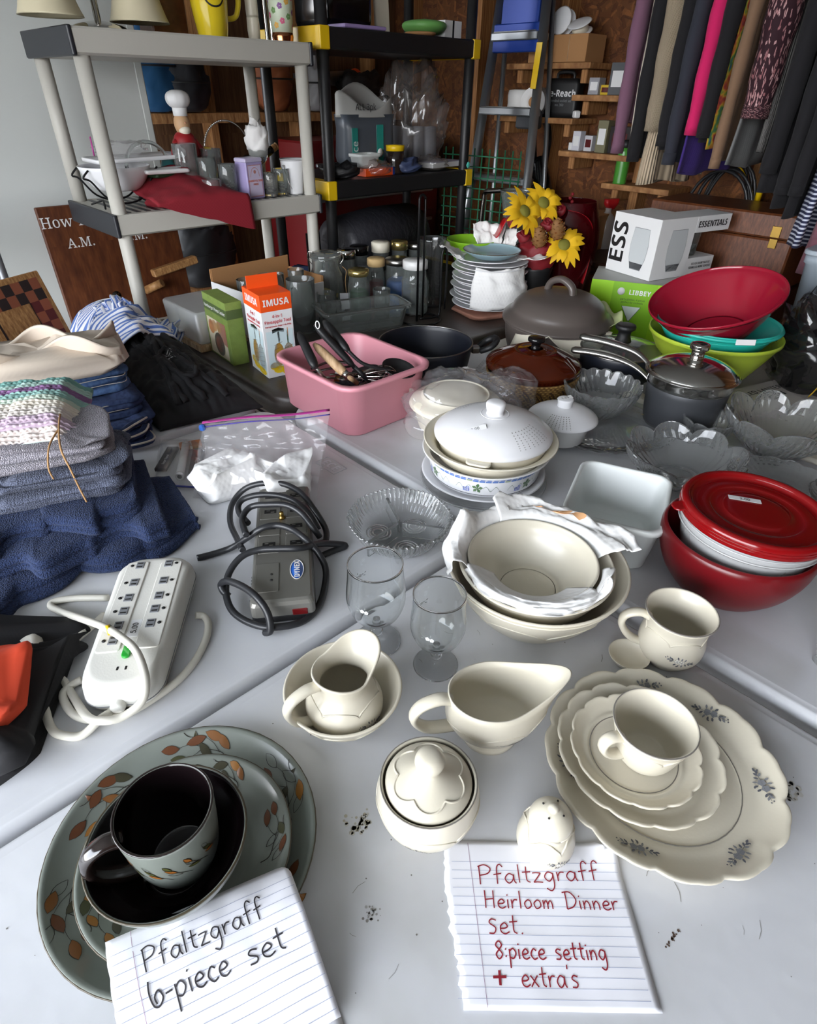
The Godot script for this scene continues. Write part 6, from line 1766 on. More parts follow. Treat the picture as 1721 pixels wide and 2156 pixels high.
func laundry() -> void:
	var y := TB
	wavy_towel("lowest navy bath towel spread beside the white power strip", [Vector3(-0.8, y, -1.0), Vector3(-0.5, y, -1.05), Vector3(-0.385, y, -0.885), Vector3(-0.66, y, -0.665)], M.navy_terry, 1.0, 0.007)
	wavy_towel("middle navy bath towel of the rippled pile", [Vector3(-0.84, y, -1.02), Vector3(-0.56, y, -1.08), Vector3(-0.435, y, -0.86), Vector3(-0.68, y, -0.705)], M.navy_terry, 4.0, 0.028)
	wavy_towel("uppermost navy bath towel under the grey washcloths", [Vector3(-0.88, y, -1.02), Vector3(-0.6, y, -1.12), Vector3(-0.49, y, -0.88), Vector3(-0.72, y, -0.76)], M.navy_terry, 7.0, 0.048)
	single("care_label", "small white sewn label lying past the navy towels", "label", box(0.012, 0.0012, 0.034, 0.0003), M.white_card, Vector3(-0.445, TB + 0.0005, -0.965), Vector3(0, 0.8, 0))
	for i in 3:
		folded("washcloth", ["lowest grey marled washcloth under the twine", "middle grey marled washcloth under the twine", "uppermost grey marled washcloth just below the white one"][i], "washcloth", Vector3(-0.675 + 0.006 * i, y + 0.066 + 0.023 * i, -0.965), 0.32 + 0.05 * i, 0.235 - 0.006 * i, 0.19, [0.011, 0.012], M.grey_terry, 11.0 * i + 2.0, "tied washcloth stack")
	folded("washcloth", "white speckled washcloth with gathered end above the grey ones", "washcloth", Vector3(-0.685, y + 0.134, -0.975), 0.38, 0.225, 0.17, [0.012, 0.012, 0.011], M.white_terry, 44.0, "tied washcloth stack")
	var kn := thing("dish_cloth", "knitted dishcloth in white, green and purple on the washcloths", "dishcloth", Vector3(-0.735, y + 0.168, -1.04), 0.36)
	var cols := [rgb(226, 214, 208), rgb(196, 176, 192), rgb(222, 214, 206), rgb(236, 228, 214), rgb(200, 216, 200), rgb(150, 190, 182), rgb(140, 104, 148), rgb(176, 206, 196), rgb(120, 168, 160)]
	var stripes := img(8, 128, func(_x, yy): return cols[int(yy * 9 / 128.0)])
	part(kn, "knitted_square", sheet(40, 40, func(u: float, v: float) -> Vector3:
		var x := (u - 0.5) * 0.2
		var z := (0.5 - v) * 0.25
		return Vector3(x, 0.018 + 0.012 * sin(PI * u) * sin(PI * v) - 0.03 * smoothstep(0.75, 1.0, u) - 0.02 * smoothstep(0.8, 1.0, 1.0 - v) + 0.004 * nz.get_noise_2d(u * 5, v * 5), z), 0.007), mt(Color.WHITE, 0.95, 0, {"tex": stripes, "bump": X.knit, "bs": 0.0}))
	for i in 26:
		var z := -0.12 + 0.0096 * i
		var pts := []
		for j in 60:
			var u := j / 59.0
			var x := (u - 0.5) * 0.196
			var v := 0.5 - z / 0.25
			pts.append(Vector3(x, 0.0225 + 0.012 * sin(PI * u) * sin(PI * v) - 0.03 * smoothstep(0.75, 1.0, u) - 0.02 * smoothstep(0.8, 1.0, 1.0 - v) + 0.004 * nz.get_noise_2d(u * 5, v * 5) + 0.0012 * sin(j * 2.1), z + 0.0016 * sin(j * 2.1 + PI * (i % 2))))
		part(kn, "knit_row", tube(pts, 0.0032, 5), mt(cols[clampi(int((0.5 - z / 0.25) * 9), 0, 8)], 0.95))
	var tw := thing("twine", "brown twine tied around the washcloth stack", "twine", Vector3(-0.668, y, -0.968), 0.4)
	part(tw, "loop", tube(spl([Vector3(0.03, 0.175, -0.1), Vector3(0.028, 0.19, -0.05), Vector3(0.027, 0.188, 0.02), Vector3(0.03, 0.175, 0.086), Vector3(0.036, 0.14, 0.1), Vector3(0.04, 0.1, 0.103), Vector3(0.045, 0.062, 0.105)], 5), 0.0017, 6), M.twine)
	part(tw, "loose_end", tube(spl([Vector3(0.026, 0.186, 0.03), Vector3(0.012, 0.178, 0.075), Vector3(0.004, 0.15, 0.098), Vector3(0.006, 0.128, 0.102)], 5), 0.0017, 6), M.twine)
	# jeans and trousers
	var jl := ["dark blue jeans with frayed hems lowest in the folded pile", "dark blue jeans folded in the middle of the pile", "mid blue jeans folded above the dark pairs"]
	for i in 3:
		var j := folded("jeans", jl[i], "jeans", Vector3(-0.82 - 0.015 * i, y + 0.002 + 0.048 * i, -1.3 - 0.02 * i), 0.5 + 0.1 * i, 0.33 - 0.03 * i, 0.3 - 0.03 * i, [0.016, 0.016, 0.016], M.denim_mid if i == 2 else M.denim_dark, 60.0 + i, "folded jeans")
		for k in 2:
			part(j, "stitched_edge", tube(spl([Vector3(-0.16, 0.02 + 0.016 * k, 0.142 - 0.015 * i), Vector3(-0.05, 0.024 + 0.016 * k, 0.148 - 0.015 * i), Vector3(0.07, 0.022 + 0.016 * k, 0.145 - 0.015 * i), Vector3(0.158 - 0.015 * i, 0.02 + 0.016 * k, 0.11), Vector3(0.163 - 0.015 * i, 0.022 + 0.016 * k, 0.0), Vector3(0.16 - 0.015 * i, 0.022 + 0.016 * k, -0.11)], 6), 0.0009, 5), M.stitch)
		if i == 0:
			for k in 3:
				part(j, "hem_roll", tube(spl([Vector3(0.03, 0.016 + 0.018 * k, 0.15), Vector3(0.09, 0.02 + 0.018 * k, 0.185), Vector3(0.15 - 0.015 * k, 0.018 + 0.018 * k, 0.175 - 0.01 * k), Vector3(0.15, 0.016 + 0.018 * k, 0.13)], 5), 0.0085, 8), M.denim_dark)
				part(j, "frayed_edge", tube(spl([Vector3(0.03, 0.02 + 0.018 * k, 0.159), Vector3(0.09, 0.025 + 0.018 * k, 0.194), Vector3(0.157 - 0.015 * k, 0.023 + 0.018 * k, 0.183 - 0.01 * k), Vector3(0.158, 0.02 + 0.018 * k, 0.13)], 5), 0.0025, 5), M.stitch)
	var kh := thing("trousers", "cream khaki trousers rumpled on top of the jeans", "trousers", Vector3(-0.845, y + 0.146, -1.34), 0.5, "folded jeans")
	for i in 2:
		part(kh, "waist_fold", sheet(44, 12, func(u: float, v: float) -> Vector3:
			var x := lerpf(-0.17, 0.15, u)
			return Vector3(x, 0.012 + 0.06 * v + 0.018 * sin(u * 11.0 + i * 2.0) * v, 0.05 - 0.09 * i + 0.03 * sin(u * 9.0 + i) + 0.02 * v), 0.006), M.khaki)
	part(kh, "trouser_fold", softslab(0.32, 0.2, 0.05, 71.0, 0.02, 0.014), M.khaki)
	# black shirt and striped shirt
	var bs := thing("black_shirt", "rumpled black shirt with white neck print on the far table", "shirt", Vector3.ZERO)
	var c := [W(0.49, -1.84), W(0.72, -1.76), W(0.715, -1.31), W(0.455, -1.36)]
	var drape := func(u: float, v: float) -> Vector3:
		var p: Vector3 = c[0].lerp(c[1], u).lerp(c[3].lerp(c[2], u), v)
		var e := pow(maxf(0.0, sin(PI * u)), 0.5) * pow(clampf((1.0 - v) * 4.0, 0.0, 1.0), 0.5)
		p.y = TB + 0.004 + e * (0.05 + 0.075 * (1.0 - v)) + 0.02 * absf(nz.get_noise_2d(u * 3.0 + 2.0, v * 7.0)) * e + 0.012 * nz.get_noise_2d(u * 8.0, v * 4.0) * e
		return p
	part(bs, "body", sheet(60, 60, drape, 0.004), M.black_cloth)
	for k in 5:
		var pts := []
		for i in 30:
			var t := i / 29.0
			pts.append(drape.call(0.25 + 0.1 * k + 0.12 * sin(t * 3.0 + k), 0.12 + 0.8 * t) + Vector3(0, 0.006, 0))
		part(bs, "fold_ridge", tube(pts, 0.008, 7, Vector3.UP, 0.7), M.black_cloth)
	var neck := []
	for i in 40:
		var a := TAU * i / 40
		neck.append(drape.call(0.52 + 0.13 * cos(a), 0.6 + 0.17 * sin(a)) + Vector3(0, 0.009, 0))
	part(bs, "neckband", tube(neck, 0.0055, 7, Vector3.UP, 1.0, true), M.black_cloth)
	var ink := Ink.new(func(q: Vector2) -> Vector3: return drape.call(q.x, q.y) + Vector3(0, 0.009, 0))
	for i in 4:
		for j in 4:
			ink.stroke([Vector2(0.46 + 0.035 * j, 0.49 + 0.018 * i), Vector2(0.485 + 0.035 * j, 0.492 + 0.018 * i)], 0.006, rgb(170, 170, 170))
	part(bs, "neck_print", ink.mesh(), M.ink)
	var ss := thing("striped_shirt", "blue and white striped shirt bunched behind the black one", "shirt", W(0.585, -1.85, TB), TH)
	var st := img(4, 64, func(_x, yy): return rgb(96, 124, 190) if (int(yy) % 16) < 7 else rgb(232, 232, 238))
	var sm := mt(Color.WHITE, 0.9, 0, {"tex": st, "uv": Vector2(1, 5), "bump": X.weave, "bs": 0.0})
	for i in 3:
		part(ss, ["shirt_bundle", "shirt_sleeve", "shirt_collar"][i], sheet(30, 40, func(u: float, v: float) -> Vector3:
			var a := lerpf(-0.2, PI + 0.2, u)
			var w: float = [0.12, 0.05, 0.055][i]
			var z: float = lerpf(-0.17, 0.16, v) if i == 0 else lerpf(-0.1, 0.12, v) if i == 1 else lerpf(-0.05, 0.05, v)
			var n := nz.get_noise_2d(u * 4.0 + i * 7, v * 6.0) * 0.02
			var hh: float = [0.17, 0.1, 0.19][i] * (1.0 - 0.35 * absf(v - 0.4))
			return Vector3(cos(a) * w + n + [0.0, 0.12, -0.05][i], maxf(0.003, sin(a) * hh + n), z + n), 0.004), sm, Vector3.ZERO, Vector3(0, 0.9 * i * (1 if i < 2 else -1), 0))
	# dark jersey with orange panel at the table edge
	var og := thing("jersey", "black jersey with an orange panel hanging past the table corner", "shirt", Vector3(-0.588, TB, -0.5))
	part(og, "black_cloth", softslab(0.2, 0.24, 0.035, 81.0, 0.03, 0.02), M.black_cloth)
	part(og, "orange_panel", softslab(0.13, 0.15, 0.02, 85.0, 0.02, 0.012), mt(rgb(206, 66, 34), 0.9), Vector3(0.022, 0.042, 0.01), Vector3(0, 0.3, 0), "orange cloth panel")
	part(og, "silver_hem", softslab(0.06, 0.03, 0.012, 87.0, 0.006, 0.004), mt(rgb(150, 150, 152), 0.5, 0.4), Vector3(0.06, 0.004, 0.1), Vector3(0, 0.5, 0), "silver glitter trim")
	# game board leaning at the rear
	var gb := thing("game_board", "wooden checkerboard leaning behind the trousers", "game board", W(0.3, -1.74, TB), TH + 0.45)
	gb.rotation.x = -0.32
	part(gb, "board", slab(0.36, 0.3, 0.018, 0.004, 0.003), M.lightwood)
	var bk := Ink.new(func(q: Vector2) -> Vector3: return Vector3(q.x, q.y, 0.0095))
	for i in 12:
		for j in 10:
			if i < 2 or i > 9 or j > 7:
				var cc := rgb(96, 36, 34) if (i + j) % 2 else rgb(150, 84, 60)
				if j > 7:
					cc = rgb(40, 32, 30) if (i + j) % 2 else rgb(140, 80, 58)
				var o := Vector2(-0.165 + 0.0275 * i, 0.01 + 0.0275 * j)
				bk.poly(PackedVector2Array([o, o + Vector2(0.0275, 0), o + Vector2(0.0275, 0.0275), o + Vector2(0, 0.0275)]), cc)
	for q in [[-0.11, 0.11, 0.11, 0.11], [-0.11, 0.01, -0.11, 0.23], [0.0, 0.01, 0.0, 0.23], [0.11, 0.01, 0.11, 0.23]]:
		bk.stroke([Vector2(q[0], q[1]), Vector2(q[2], q[3])], 0.006, rgb(36, 26, 22))
	part(gb, "painted_squares", bk.mesh(), M.ink)
	var rk := thing("garment_rack", "dark metal tube rack standing at the photo edge", "rack", W(0.24, -2.05, 0), TH)
	part(rk, "post", tube([Vector3(0.13, 0, 0), Vector3(0.13, 1.55, 0)], 0.012, 10, Vector3.RIGHT), M.steel_leg)
	part(rk, "post", tube([Vector3(-0.1, 0, -0.25), Vector3(-0.1, 1.55, -0.25)], 0.012, 10, Vector3.RIGHT), M.steel_leg)
	part(rk, "crossbar", tube([Vector3(0.13, 1.13, 0), Vector3(-0.4, 1.13, 0.02)], 0.014, 10), M.black_metal)
	part(rk, "tray", slab(0.5, 0.02, 0.3, 0.02, 0.004), M.black, Vector3(-0.2, 1.11, -0.15))

func jar(label: String, s: float, t: float, r: float, h: float, lid: Material, fill = null, neck := 0.85, lh := 0.018) -> Node3D:
	var o := thing("glass_jar", label, "jar", W(s, t, TB), 0, "glass jars on the brown table")
	var p := spl([[0, 0.002], [r * 0.9, 0.0], [r, 0.006], [r, h * 0.62], [r * 0.97, h * 0.7], [r * neck, h * 0.82], [r * neck, h]], 3)
	part(o, "jar_body", lathe(wall(p, 0.003, 0.006), 36), M.glass_dim)
	if lid != null:
		part(o, "lid", lathe([[0, h - 0.012], [r * neck + 0.004, h - 0.012], [r * neck + 0.004, h + lh - 0.012], [r * neck, h + lh - 0.009], [0, h + lh - 0.009]], 32), lid)
	if fill != null:
		part(o, "contents", lathe(spl([[0, 0.007], [r - 0.006, 0.008], [r - 0.005, h * 0.5], [r * 0.6, h * 0.55], [0, h * 0.53]], 2), 24), fill)
	return o

func tumbler(label: String, at: Vector3, r: float, h: float, mat: Material, group: String, cut := 0) -> void:
	single("tumbler", label, "glass", lathe(wall(v2([[0, 0.0], [r * 0.82, 0.0], [r * 0.86, 0.003], [r * 0.95, h * 0.6], [r, h]]), 0.002, 0.008), 36 if cut == 0 else cut * 4, func(a: float, k: int, q: Vector2) -> Vector3: return Vector3(q.x * cos(a), q.y, q.x * sin(a)) * Vector3(1.0 + (0.04 * cos(cut * a) if cut and k > 0 and k < 4 else 0.0), 1, 1.0 + (0.04 * cos(cut * a) if cut and k > 0 and k < 4 else 0.0))), mat, at, Vector3.ZERO, group)

func carton(called: String, label: String, at: Vector3, turn: float, w: float, h: float, d: float, mat: Material) -> Node3D:
	var o := thing(called, label, "box", at, turn)
	part(o, "carton", box(w, h, d, 0.001), mat)
	return o

func fruit_art(o: Node3D, w: float, z: float, rot: float, off: Vector3) -> void:
	# printed picture: black corer above pineapples and rings
	var k := Ink.new(func(q: Vector2) -> Vector3: return off + Basis(Vector3.UP, rot) * Vector3(q.x * w, q.y, z))
	var y0 := 0.012
	k.poly(PackedVector2Array([Vector2(-0.42, 0.03), Vector2(0.45, 0.02), Vector2(0.45, 0.135), Vector2(-0.42, 0.135)]), rgb(206, 224, 228))
	k.stroke([Vector2(-0.22, 0.134), Vector2(-0.02, 0.138), Vector2(0.16, 0.133)], 0.01, rgb(26, 26, 28))
	k.stroke([Vector2(-0.03, 0.136), Vector2(-0.02, 0.1)], 0.06, rgb(26, 26, 28))
	for e in [[-0.06, 0.066, 0.17, 0.034], [0.26, 0.056, 0.19, 0.04]]:
		var p := PackedVector2Array()
		for i in 14:
			p.append(Vector2(e[0] + e[2] * cos(TAU * i / 14), e[1] + e[3] * sin(TAU * i / 14)))
		k.poly(p, rgb(196, 146, 40))
		for i in 5:
			k.stroke([Vector2(e[0] - e[2] * 0.8, e[1] - e[3] * 0.7 + 0.013 * i), Vector2(e[0] + e[2] * 0.8, e[1] - e[3] * 0.5 + 0.013 * i)], 0.0018, rgb(96, 64, 24))
	for i in 9:
		k.leaf(Vector2(0.26, 0.092), 0.5 + 0.26 * i, 0.03 + 0.02 * sin(i * 0.4), 0.01, rgb(48, 92, 46))
	k.dot(Vector2(0.28, 0.126), 0.014, rgb(240, 140, 40), 12)
	for e in [[-0.1, 0.022, 0.2], [0.2, 0.014, 0.22], [-0.25, 0.034, 0.16]]:
		var p := PackedVector2Array()
		for i in 12:
			p.append(Vector2(e[0] + e[2] * cos(TAU * i / 12), e[1] + 0.011 * sin(TAU * i / 12)))
		k.poly(p, rgb(244, 208, 40))
		p.clear()
		for i in 8:
			p.append(Vector2(e[0] + 0.06 * cos(TAU * i / 8), e[1] + 0.003 * sin(TAU * i / 8)))
		k.poly(p, rgb(250, 236, 150))
	part(o, "printed_picture", k.mesh(), M.inkg)

func back_table() -> void:
	# pineapple tool carton
	var o := thing("pineapple_tool_box", "tall white and orange carton picturing pineapples", "box", Vector3(-0.411, TB, -1.714), 0.62)
	var im := 0.094
	part(o, "carton", box(im, 0.235, 0.118, 0.001), M.white_card)
	part(o, "orange_top", box(im + 0.001, 0.047, 0.119, 0.001), M.orange_card, Vector3(0, 0.189, 0), Vector3.ZERO, "orange top of the carton")
	part(o, "hang_flap", box(im, 0.036, 0.0012, 0.0003), M.orange_card, Vector3(0.0, 0.235, -0.02), Vector3.ZERO, "orange hanging flap")
	for e in [[0.0, 0.0595, im, Vector3(0, 0, 0.0595)], [-PI / 2, im / 2 + 0.0005, 0.118, Vector3(-im / 2, 0, 0)]]:
		var f := Basis(Vector3.UP, e[0])
		var r := Vector3(0, e[0], 0)
		var fz := f * Vector3(0, 0, e[1] + 0.0006)
		part(o, "brand_lettering", text("IMUSA", 0.0245 if e[0] == 0.0 else 0.0265, 0.0005, false, true), M.white_card, fz + Vector3(0, 0.213, 0), r)
		part(o, "title_lettering", text("4-in-1\nPineapple Tool", 0.0122 if e[0] == 0.0 else 0.0135, 0.0004), mt(rgb(196, 40, 50), 0.5), fz + Vector3(0, 0.168, 0), r)
		part(o, "small_lettering", text("Herramienta 4-en-1 de Piña", 0.0064 if e[0] == 0.0 else 0.007, 0.0004), mt(rgb(196, 40, 50), 0.5), fz + Vector3(0, 0.148, 0), r)
		fruit_art(o, e[2], e[1] + 0.0005, e[0], Vector3.ZERO)
	# press cooker carton
	o = thing("press_cooker_box", "green carton with a grill picture on its side", "box", Vector3(-0.572, TB, -1.812), 0.68)
	part(o, "carton", box(0.052, 0.187, 0.165, 0.001), M.green_card)
	part(o, "title_band", box(0.0525, 0.028, 0.1655, 0.001), mt(rgb(74, 92, 46), 0.5), Vector3(0, 0.138, 0))
	part(o, "title_lettering", text("Hamburger Press Cooker", 0.0135, 0.0004), M.white_card, Vector3(-0.0268, 0.152, 0), Vector3(0, -PI / 2, 0))
	var k := Ink.new(func(q: Vector2) -> Vector3: return Vector3(-0.0265, q.y, q.x))
	k.poly(PackedVector2Array([Vector2(-0.072, 0.006), Vector2(0.06, 0.006), Vector2(0.06, 0.118), Vector2(-0.072, 0.118)]), rgb(226, 214, 186))
	k.poly(PackedVector2Array([Vector2(0.0, 0.06), Vector2(0.06, 0.05), Vector2(0.06, 0.118), Vector2(0.0, 0.118)]), rgb(196, 72, 50))
	for e in [[-0.045, 0.09, 0.022, rgb(222, 150, 90)], [-0.02, 0.098, 0.018, rgb(236, 180, 120)], [0.01, 0.1, 0.016, rgb(236, 196, 70)], [0.0, 0.045, 0.036, rgb(36, 34, 34)], [0.0, 0.045, 0.025, rgb(180, 110, 90)]]:
		k.dot(Vector2(e[0], e[1]), e[2], e[3], 14)
	for i in 5:
		k.stroke([Vector2(-0.018 + 0.004 * i, 0.03 + 0.007 * i), Vector2(0.018 - 0.001 * i, 0.03 + 0.007 * i)], 0.003, rgb(60, 40, 36))
	part(o, "printed_picture", k.mesh(), M.inkg)
	# clear case on a wooden base
	o = thing("display_case", "clear acrylic case on a pale wooden base", "case", W(0.87, -1.91, TB), TH)
	part(o, "base", slab(0.17, 0.022, 0.25, 0.006, 0.003), M.palewood)
	part(o, "cover", tubm(0.155, 0.23, 0.1, 0.015, -0.008, 0.002, 0.001), M.clear_plastic, Vector3(0, 0.122, 0), Vector3(PI, 0, 0))
	# cardboard box with white outside
	o = thing("cardboard_box", "open cardboard box, white outside, full of glasses", "box", W(1.135, -1.915, TB), TH + 0.06)
	part(o, "bottom", box(0.33, 0.004, 0.2, 0.001), M.cardboard)
	for e in [[0.0, 0.1, 0.33, 0.13, 0.0], [0.0, -0.1, 0.33, 0.19, 0.0], [0.165, 0.0, 0.2, 0.15, PI / 2], [-0.165, 0.0, 0.2, 0.15, PI / 2]]:
		part(o, "side", box(e[2], e[3], 0.004, 0.001), M.white_card if e[1] >= 0.0 and e[0] <= 0.0 else M.cardboard, Vector3(e[0], 0, e[1]), Vector3(0, e[4], 0))
		part(o, "lining", box(e[2] - 0.008, e[3] - 0.002, 0.002, 0.0005), M.cardboard, Vector3(e[0] * 0.98, 0.001, e[1] * 0.965), Vector3(0, e[4], 0))
	part(o, "lettering", text("BOU", 0.045, 0.0005, true, true), M.black, Vector3(-0.03, 0.095, 0.1025))
	part(o, "small_lettering", text("022C13098", 0.014, 0.0005), M.black, Vector3(-0.115, 0.055, 0.1025), Vector3(0, 0, -0.1))
	for i in 4:
		tumbler(["plain tumbler at the lettered side of the white box", "plain tumbler beside the green carton in the white box", "plain tumbler in the middle of the white box", "plain tumbler near the clamp jar end of the white box"][i], W(1.045 + 0.062 * i, -1.92 + 0.035 * (i % 2), TB + 0.04), 0.029, 0.12 + 0.012 * (i % 2), M.glass_dim, "tumblers in the white box")
	# jars
	var cj := jar("large clamp-top glass jar with paper tag on twine", 1.375, -1.9, 0.062, 0.19, null, null, 0.82)
	part(cj, "glass_lid", lathe(spl([[0, 0.19], [0.054, 0.19], [0.056, 0.196], [0.052, 0.206], [0.03, 0.21], [0, 0.211]], 3), 36), M.glass_dim)
	for s in [-1, 1]:
		part(cj, "wire_clamp", tube(spl([Vector3(0.05 * s, 0.165, 0), Vector3(0.066 * s, 0.185, 0), Vector3(0.06 * s, 0.208, 0), Vector3(0.045 * s, 0.207, 0)], 4), 0.0018, 6, Vector3.BACK), M.chrome)
	var tg := thing("paper_tag", "small white tag hanging from the clamp jar", "tag", W(1.4, -1.815, TB + 0.03), 0.2)
	part(tg, "card", box(0.05, 0.045, 0.0012, 0.0003), M.paper)
	part(tg, "string", tube(spl([Vector3(0, 0.045, 0), Vector3(-0.002, 0.09, -0.004), Vector3(0.004, 0.12, -0.012), Vector3(-0.01, 0.135, -0.02)], 4), 0.0012, 5), M.twine)
	jar("short glass jar with brass lid and green contents", 1.44, -1.79, 0.041, 0.15, M.gold_lid, mt(rgb(28, 96, 50), 0.5), 0.86)
	jar("narrow glass jar with tan cork lid and red contents", 1.585, -1.86, 0.034, 0.15, mt(rgb(196, 166, 116), 0.7), mt(rgb(120, 20, 36), 0.5), 0.9, 0.026)
	jar("wide glass jar with silver lid and bright blue contents", 1.655, -1.81, 0.05, 0.155, M.steel, mt(rgb(40, 104, 190), 0.5), 0.92)
	jar("tall glass jar with ribbed white plastic lid", 1.6, -1.655, 0.05, 0.175, M.white_plastic, null, 0.85, 0.026)
	jar("glass canister with polished chrome lid in the rear row", 1.52, -1.96, 0.035, 0.17, M.chrome, null, 0.95, 0.03)
	jar("glass canister with black lid in the rear row", 1.6, -1.98, 0.035, 0.17, M.black_gloss, null, 0.95, 0.03)
	jar("canister with cream lid in the rear row", 1.7, -1.965, 0.035, 0.17, M.cream_plastic, null, 0.95, 0.035)
	jar("canister with pale gold lid in the rear row", 1.79, -1.95, 0.033, 0.17, M.gold_lid, null, 0.95, 0.03)
	jar("canister with grey lid at the far end of the rear row", 1.87, -1.93, 0.035, 0.165, M.steel, null, 0.95, 0.02)
	jar("canister with dark grey lid between the chrome and black ones", 1.56, -1.895, 0.028, 0.13, M.grey_anod, null, 0.95, 0.02)
	tumbler("tall ribbed glass pitcher beside the orange carton", W(1.16, -1.755, TB), 0.048, 0.175, M.glass_dim, "loose glasses on the brown table")
	tumbler("stemless glass before the gold-lidded jar", W(1.29, -1.79, TB), 0.036, 0.1, M.glass_dim, "loose glasses on the brown table")
	tumbler("small glass with dark rim before the tall jar", W(1.5, -1.73, TB), 0.033, 0.09, M.glass_dim, "loose glasses on the brown table")
	single("dark_vase", "tall smoked glass vase behind the wire holder", "vase", lathe(wall(spl([[0, 0], [0.045, 0.0], [0.05, 0.01], [0.042, 0.1], [0.048, 0.2], [0.055, 0.245]], 3), 0.003, 0.006), 36), mt(rgb(60, 62, 62), 0.05, 0, {"alpha": 0.35}), W(1.72, -1.69, TB))
	o = thing("loaf_pan", "clear glass loaf pan before the jars", "pan", W(1.335, -1.645, TB), TH - 0.3)
	part(o, "pan_body", tubm(0.33, 0.16, 0.085, 0.025, 0.05, 0.005, 0.012), M.glass_dim)
	o = thing("napkin_holder", "black wire paper towel holder standing behind the pan", "holder", W(1.55, -1.575, TB), TH)
	part(o, "upright", tube([Vector3(-0.014, 0, 0), Vector3(-0.014, 0.4, 0)] + arc(Vector3(0, 0.4, 0), 0.014, PI, 0, 8) + [Vector3(0.014, 0.4, 0), Vector3(0.014, 0, 0)], 0.004, 8, Vector3.BACK), M.black_metal)
	part(o, "side_arm", tube(spl([Vector3(0, 0.006, 0), Vector3(0.06, 0.006, 0.02), Vector3(0.08, 0.03, 0.025), Vector3(0.08, 0.22, 0.025), Vector3(0.1, 0.22, 0.03), Vector3(0.1, 0.03, 0.03)], 4), 0.004, 8, Vector3.BACK), M.black_metal)
	part(o, "base_ring", tube(arc(Vector3(0, 0.005, 0), 0.075, 0, TAU * 31 / 32, 31, Vector3.RIGHT, Vector3.BACK), 0.004, 8, Vector3.UP, 1.0, true), M.black_metal)
	# plate stack
	var base := W(1.84, -1.5, TB)
	for i in 14:
		var p := thing("stacked_plate", ["plain white plate low in the wrapped stack", "grey-rimmed plate near the top of the wrapped stack"][0 if i < 10 else 1] + ", number %s from the table" % ["one", "two", "three", "four", "five", "six", "seven", "eight", "nine", "ten", "eleven", "twelve", "thirteen", "fourteen"][i], "plate", base + Vector3(0.01 * sin(i * 2.3), 0.02 + 0.0125 * i, 0.01 * cos(i * 1.7)), 0.0, "wrapped plate stack")
		part(p, "plate_body", lathe(spl([[0, 0], [0.07, 0.0], [0.09, 0.004], [0.132, 0.014], [0.13, 0.017], [0.09, 0.008], [0, 0.005]], 2), 44), M.white_pot)
		part(p, "rim_edge", hoop(0.1315, 0.0155, 0.0014), M.grey_anod if i >= 10 else M.stone_line)
	var bl := thing("shallow_bowl", "pale blue shallow bowl on top of the plate stack", "bowl", base + Vector3(0.0, 0.196, 0.02))
	part(bl, "bowl_body", lathe(wall(spl([[0, 0], [0.05, 0.0], [0.07, 0.006], [0.1, 0.022], [0.106, 0.028]], 3), 0.004, 0.006), 44), mt(rgb(150, 178, 186), 0.2))
	part(bl, "rim_edge", hoop(0.105, 0.0285, 0.0014), M.sage_rim)
	var wraps := [["white paper towel hanging down the front of the plate stack", 0.5, 2.1, 0.132, 0.156, 0.178, -0.135], ["white paper towel spread towards the flowers on the plate stack", -0.9, 0.5, 0.09, 0.205, 0.19, 0.02], ["white paper corner standing up behind the blue bowl", 4.2, 5.2, 0.09, 0.13, 0.2, 0.09], ["white paper corner standing at the vase side of the blue bowl", 5.2, 5.7, 0.1, 0.14, 0.2, 0.07], ["white paper sticking out at the jar side of the plate stack", 2.6, 3.6, 0.1, 0.19, 0.19, 0.045]]
	for e in wraps:
		var pw := thing("paper_towel", e[0], "paper towel", base, 0, "paper in the plate stack")
		part(pw, "towel_sheet", sheet(26, 14, func(u: float, v: float) -> Vector3:
			var a := lerpf(e[1], e[2], u)
			var r := lerpf(e[3], e[4], v if e[6] > -0.05 else minf(v * 2.0, 1.0))
			var n := nz.get_noise_2d(u * 2.5 + e[1] * 9.0, v * 2.0)
			return Vector3(r * cos(a), e[5] + e[6] * v + 0.012 * n, r * sin(a)) + Vector3(0.006 * n, 0, 0.006 * n), 0.001), M.towel_paper)
	single("newspaper", "folded red and cream newspaper under the plate stack", "newspaper", softslab(0.25, 0.2, 0.018, 91.0, 0.01, 0.003), mt(rgb(172, 120, 100), 0.8, 0, {"tex": X.table, "tri": 9.0}), base + Vector3(0.01, 0.0, 0.02), Vector3(0, 0.5, 0))
	single("lime_cup", "lime green bowl edge behind the wrapped plates", "bowl", lathe(wall(spl([[0, 0], [0.05, 0.0], [0.08, 0.06], [0.1, 0.1]], 3), 0.003, 0.005), 40), mt(rgb(140, 196, 40), 0.3), base + Vector3(-0.06, 0.125, -0.16))
	# clear vase and red vase with flowers
	single("bottle_vase", "large clear carafe with a flared neck behind the plates", "vase", lathe(wall(spl([[0, 0], [0.08, 0.0], [0.09, 0.02], [0.09, 0.14], [0.07, 0.2], [0.042, 0.235], [0.04, 0.27], [0.05, 0.33], [0.062, 0.38]], 4), 0.003, 0.006), 44), M.glass_dim, W(2.12, -1.63, TB))
	single("red_vase", "tall dark red glass vase with a drooping red ribbon side", "vase", lathe(wall(spl([[0, 0], [0.07, 0.0], [0.085, 0.02], [0.11, 0.12], [0.12, 0.24], [0.1, 0.33], [0.09, 0.36]], 4), 0.004, 0.006), 44), M.red_glass, W(2.21, -1.42, TB))
	var fl := thing("flower_arrangement", "artificial sunflowers with red roses and gilded pine cones", "flowers", W(2.0, -1.44, TB + 0.22), 0.1)
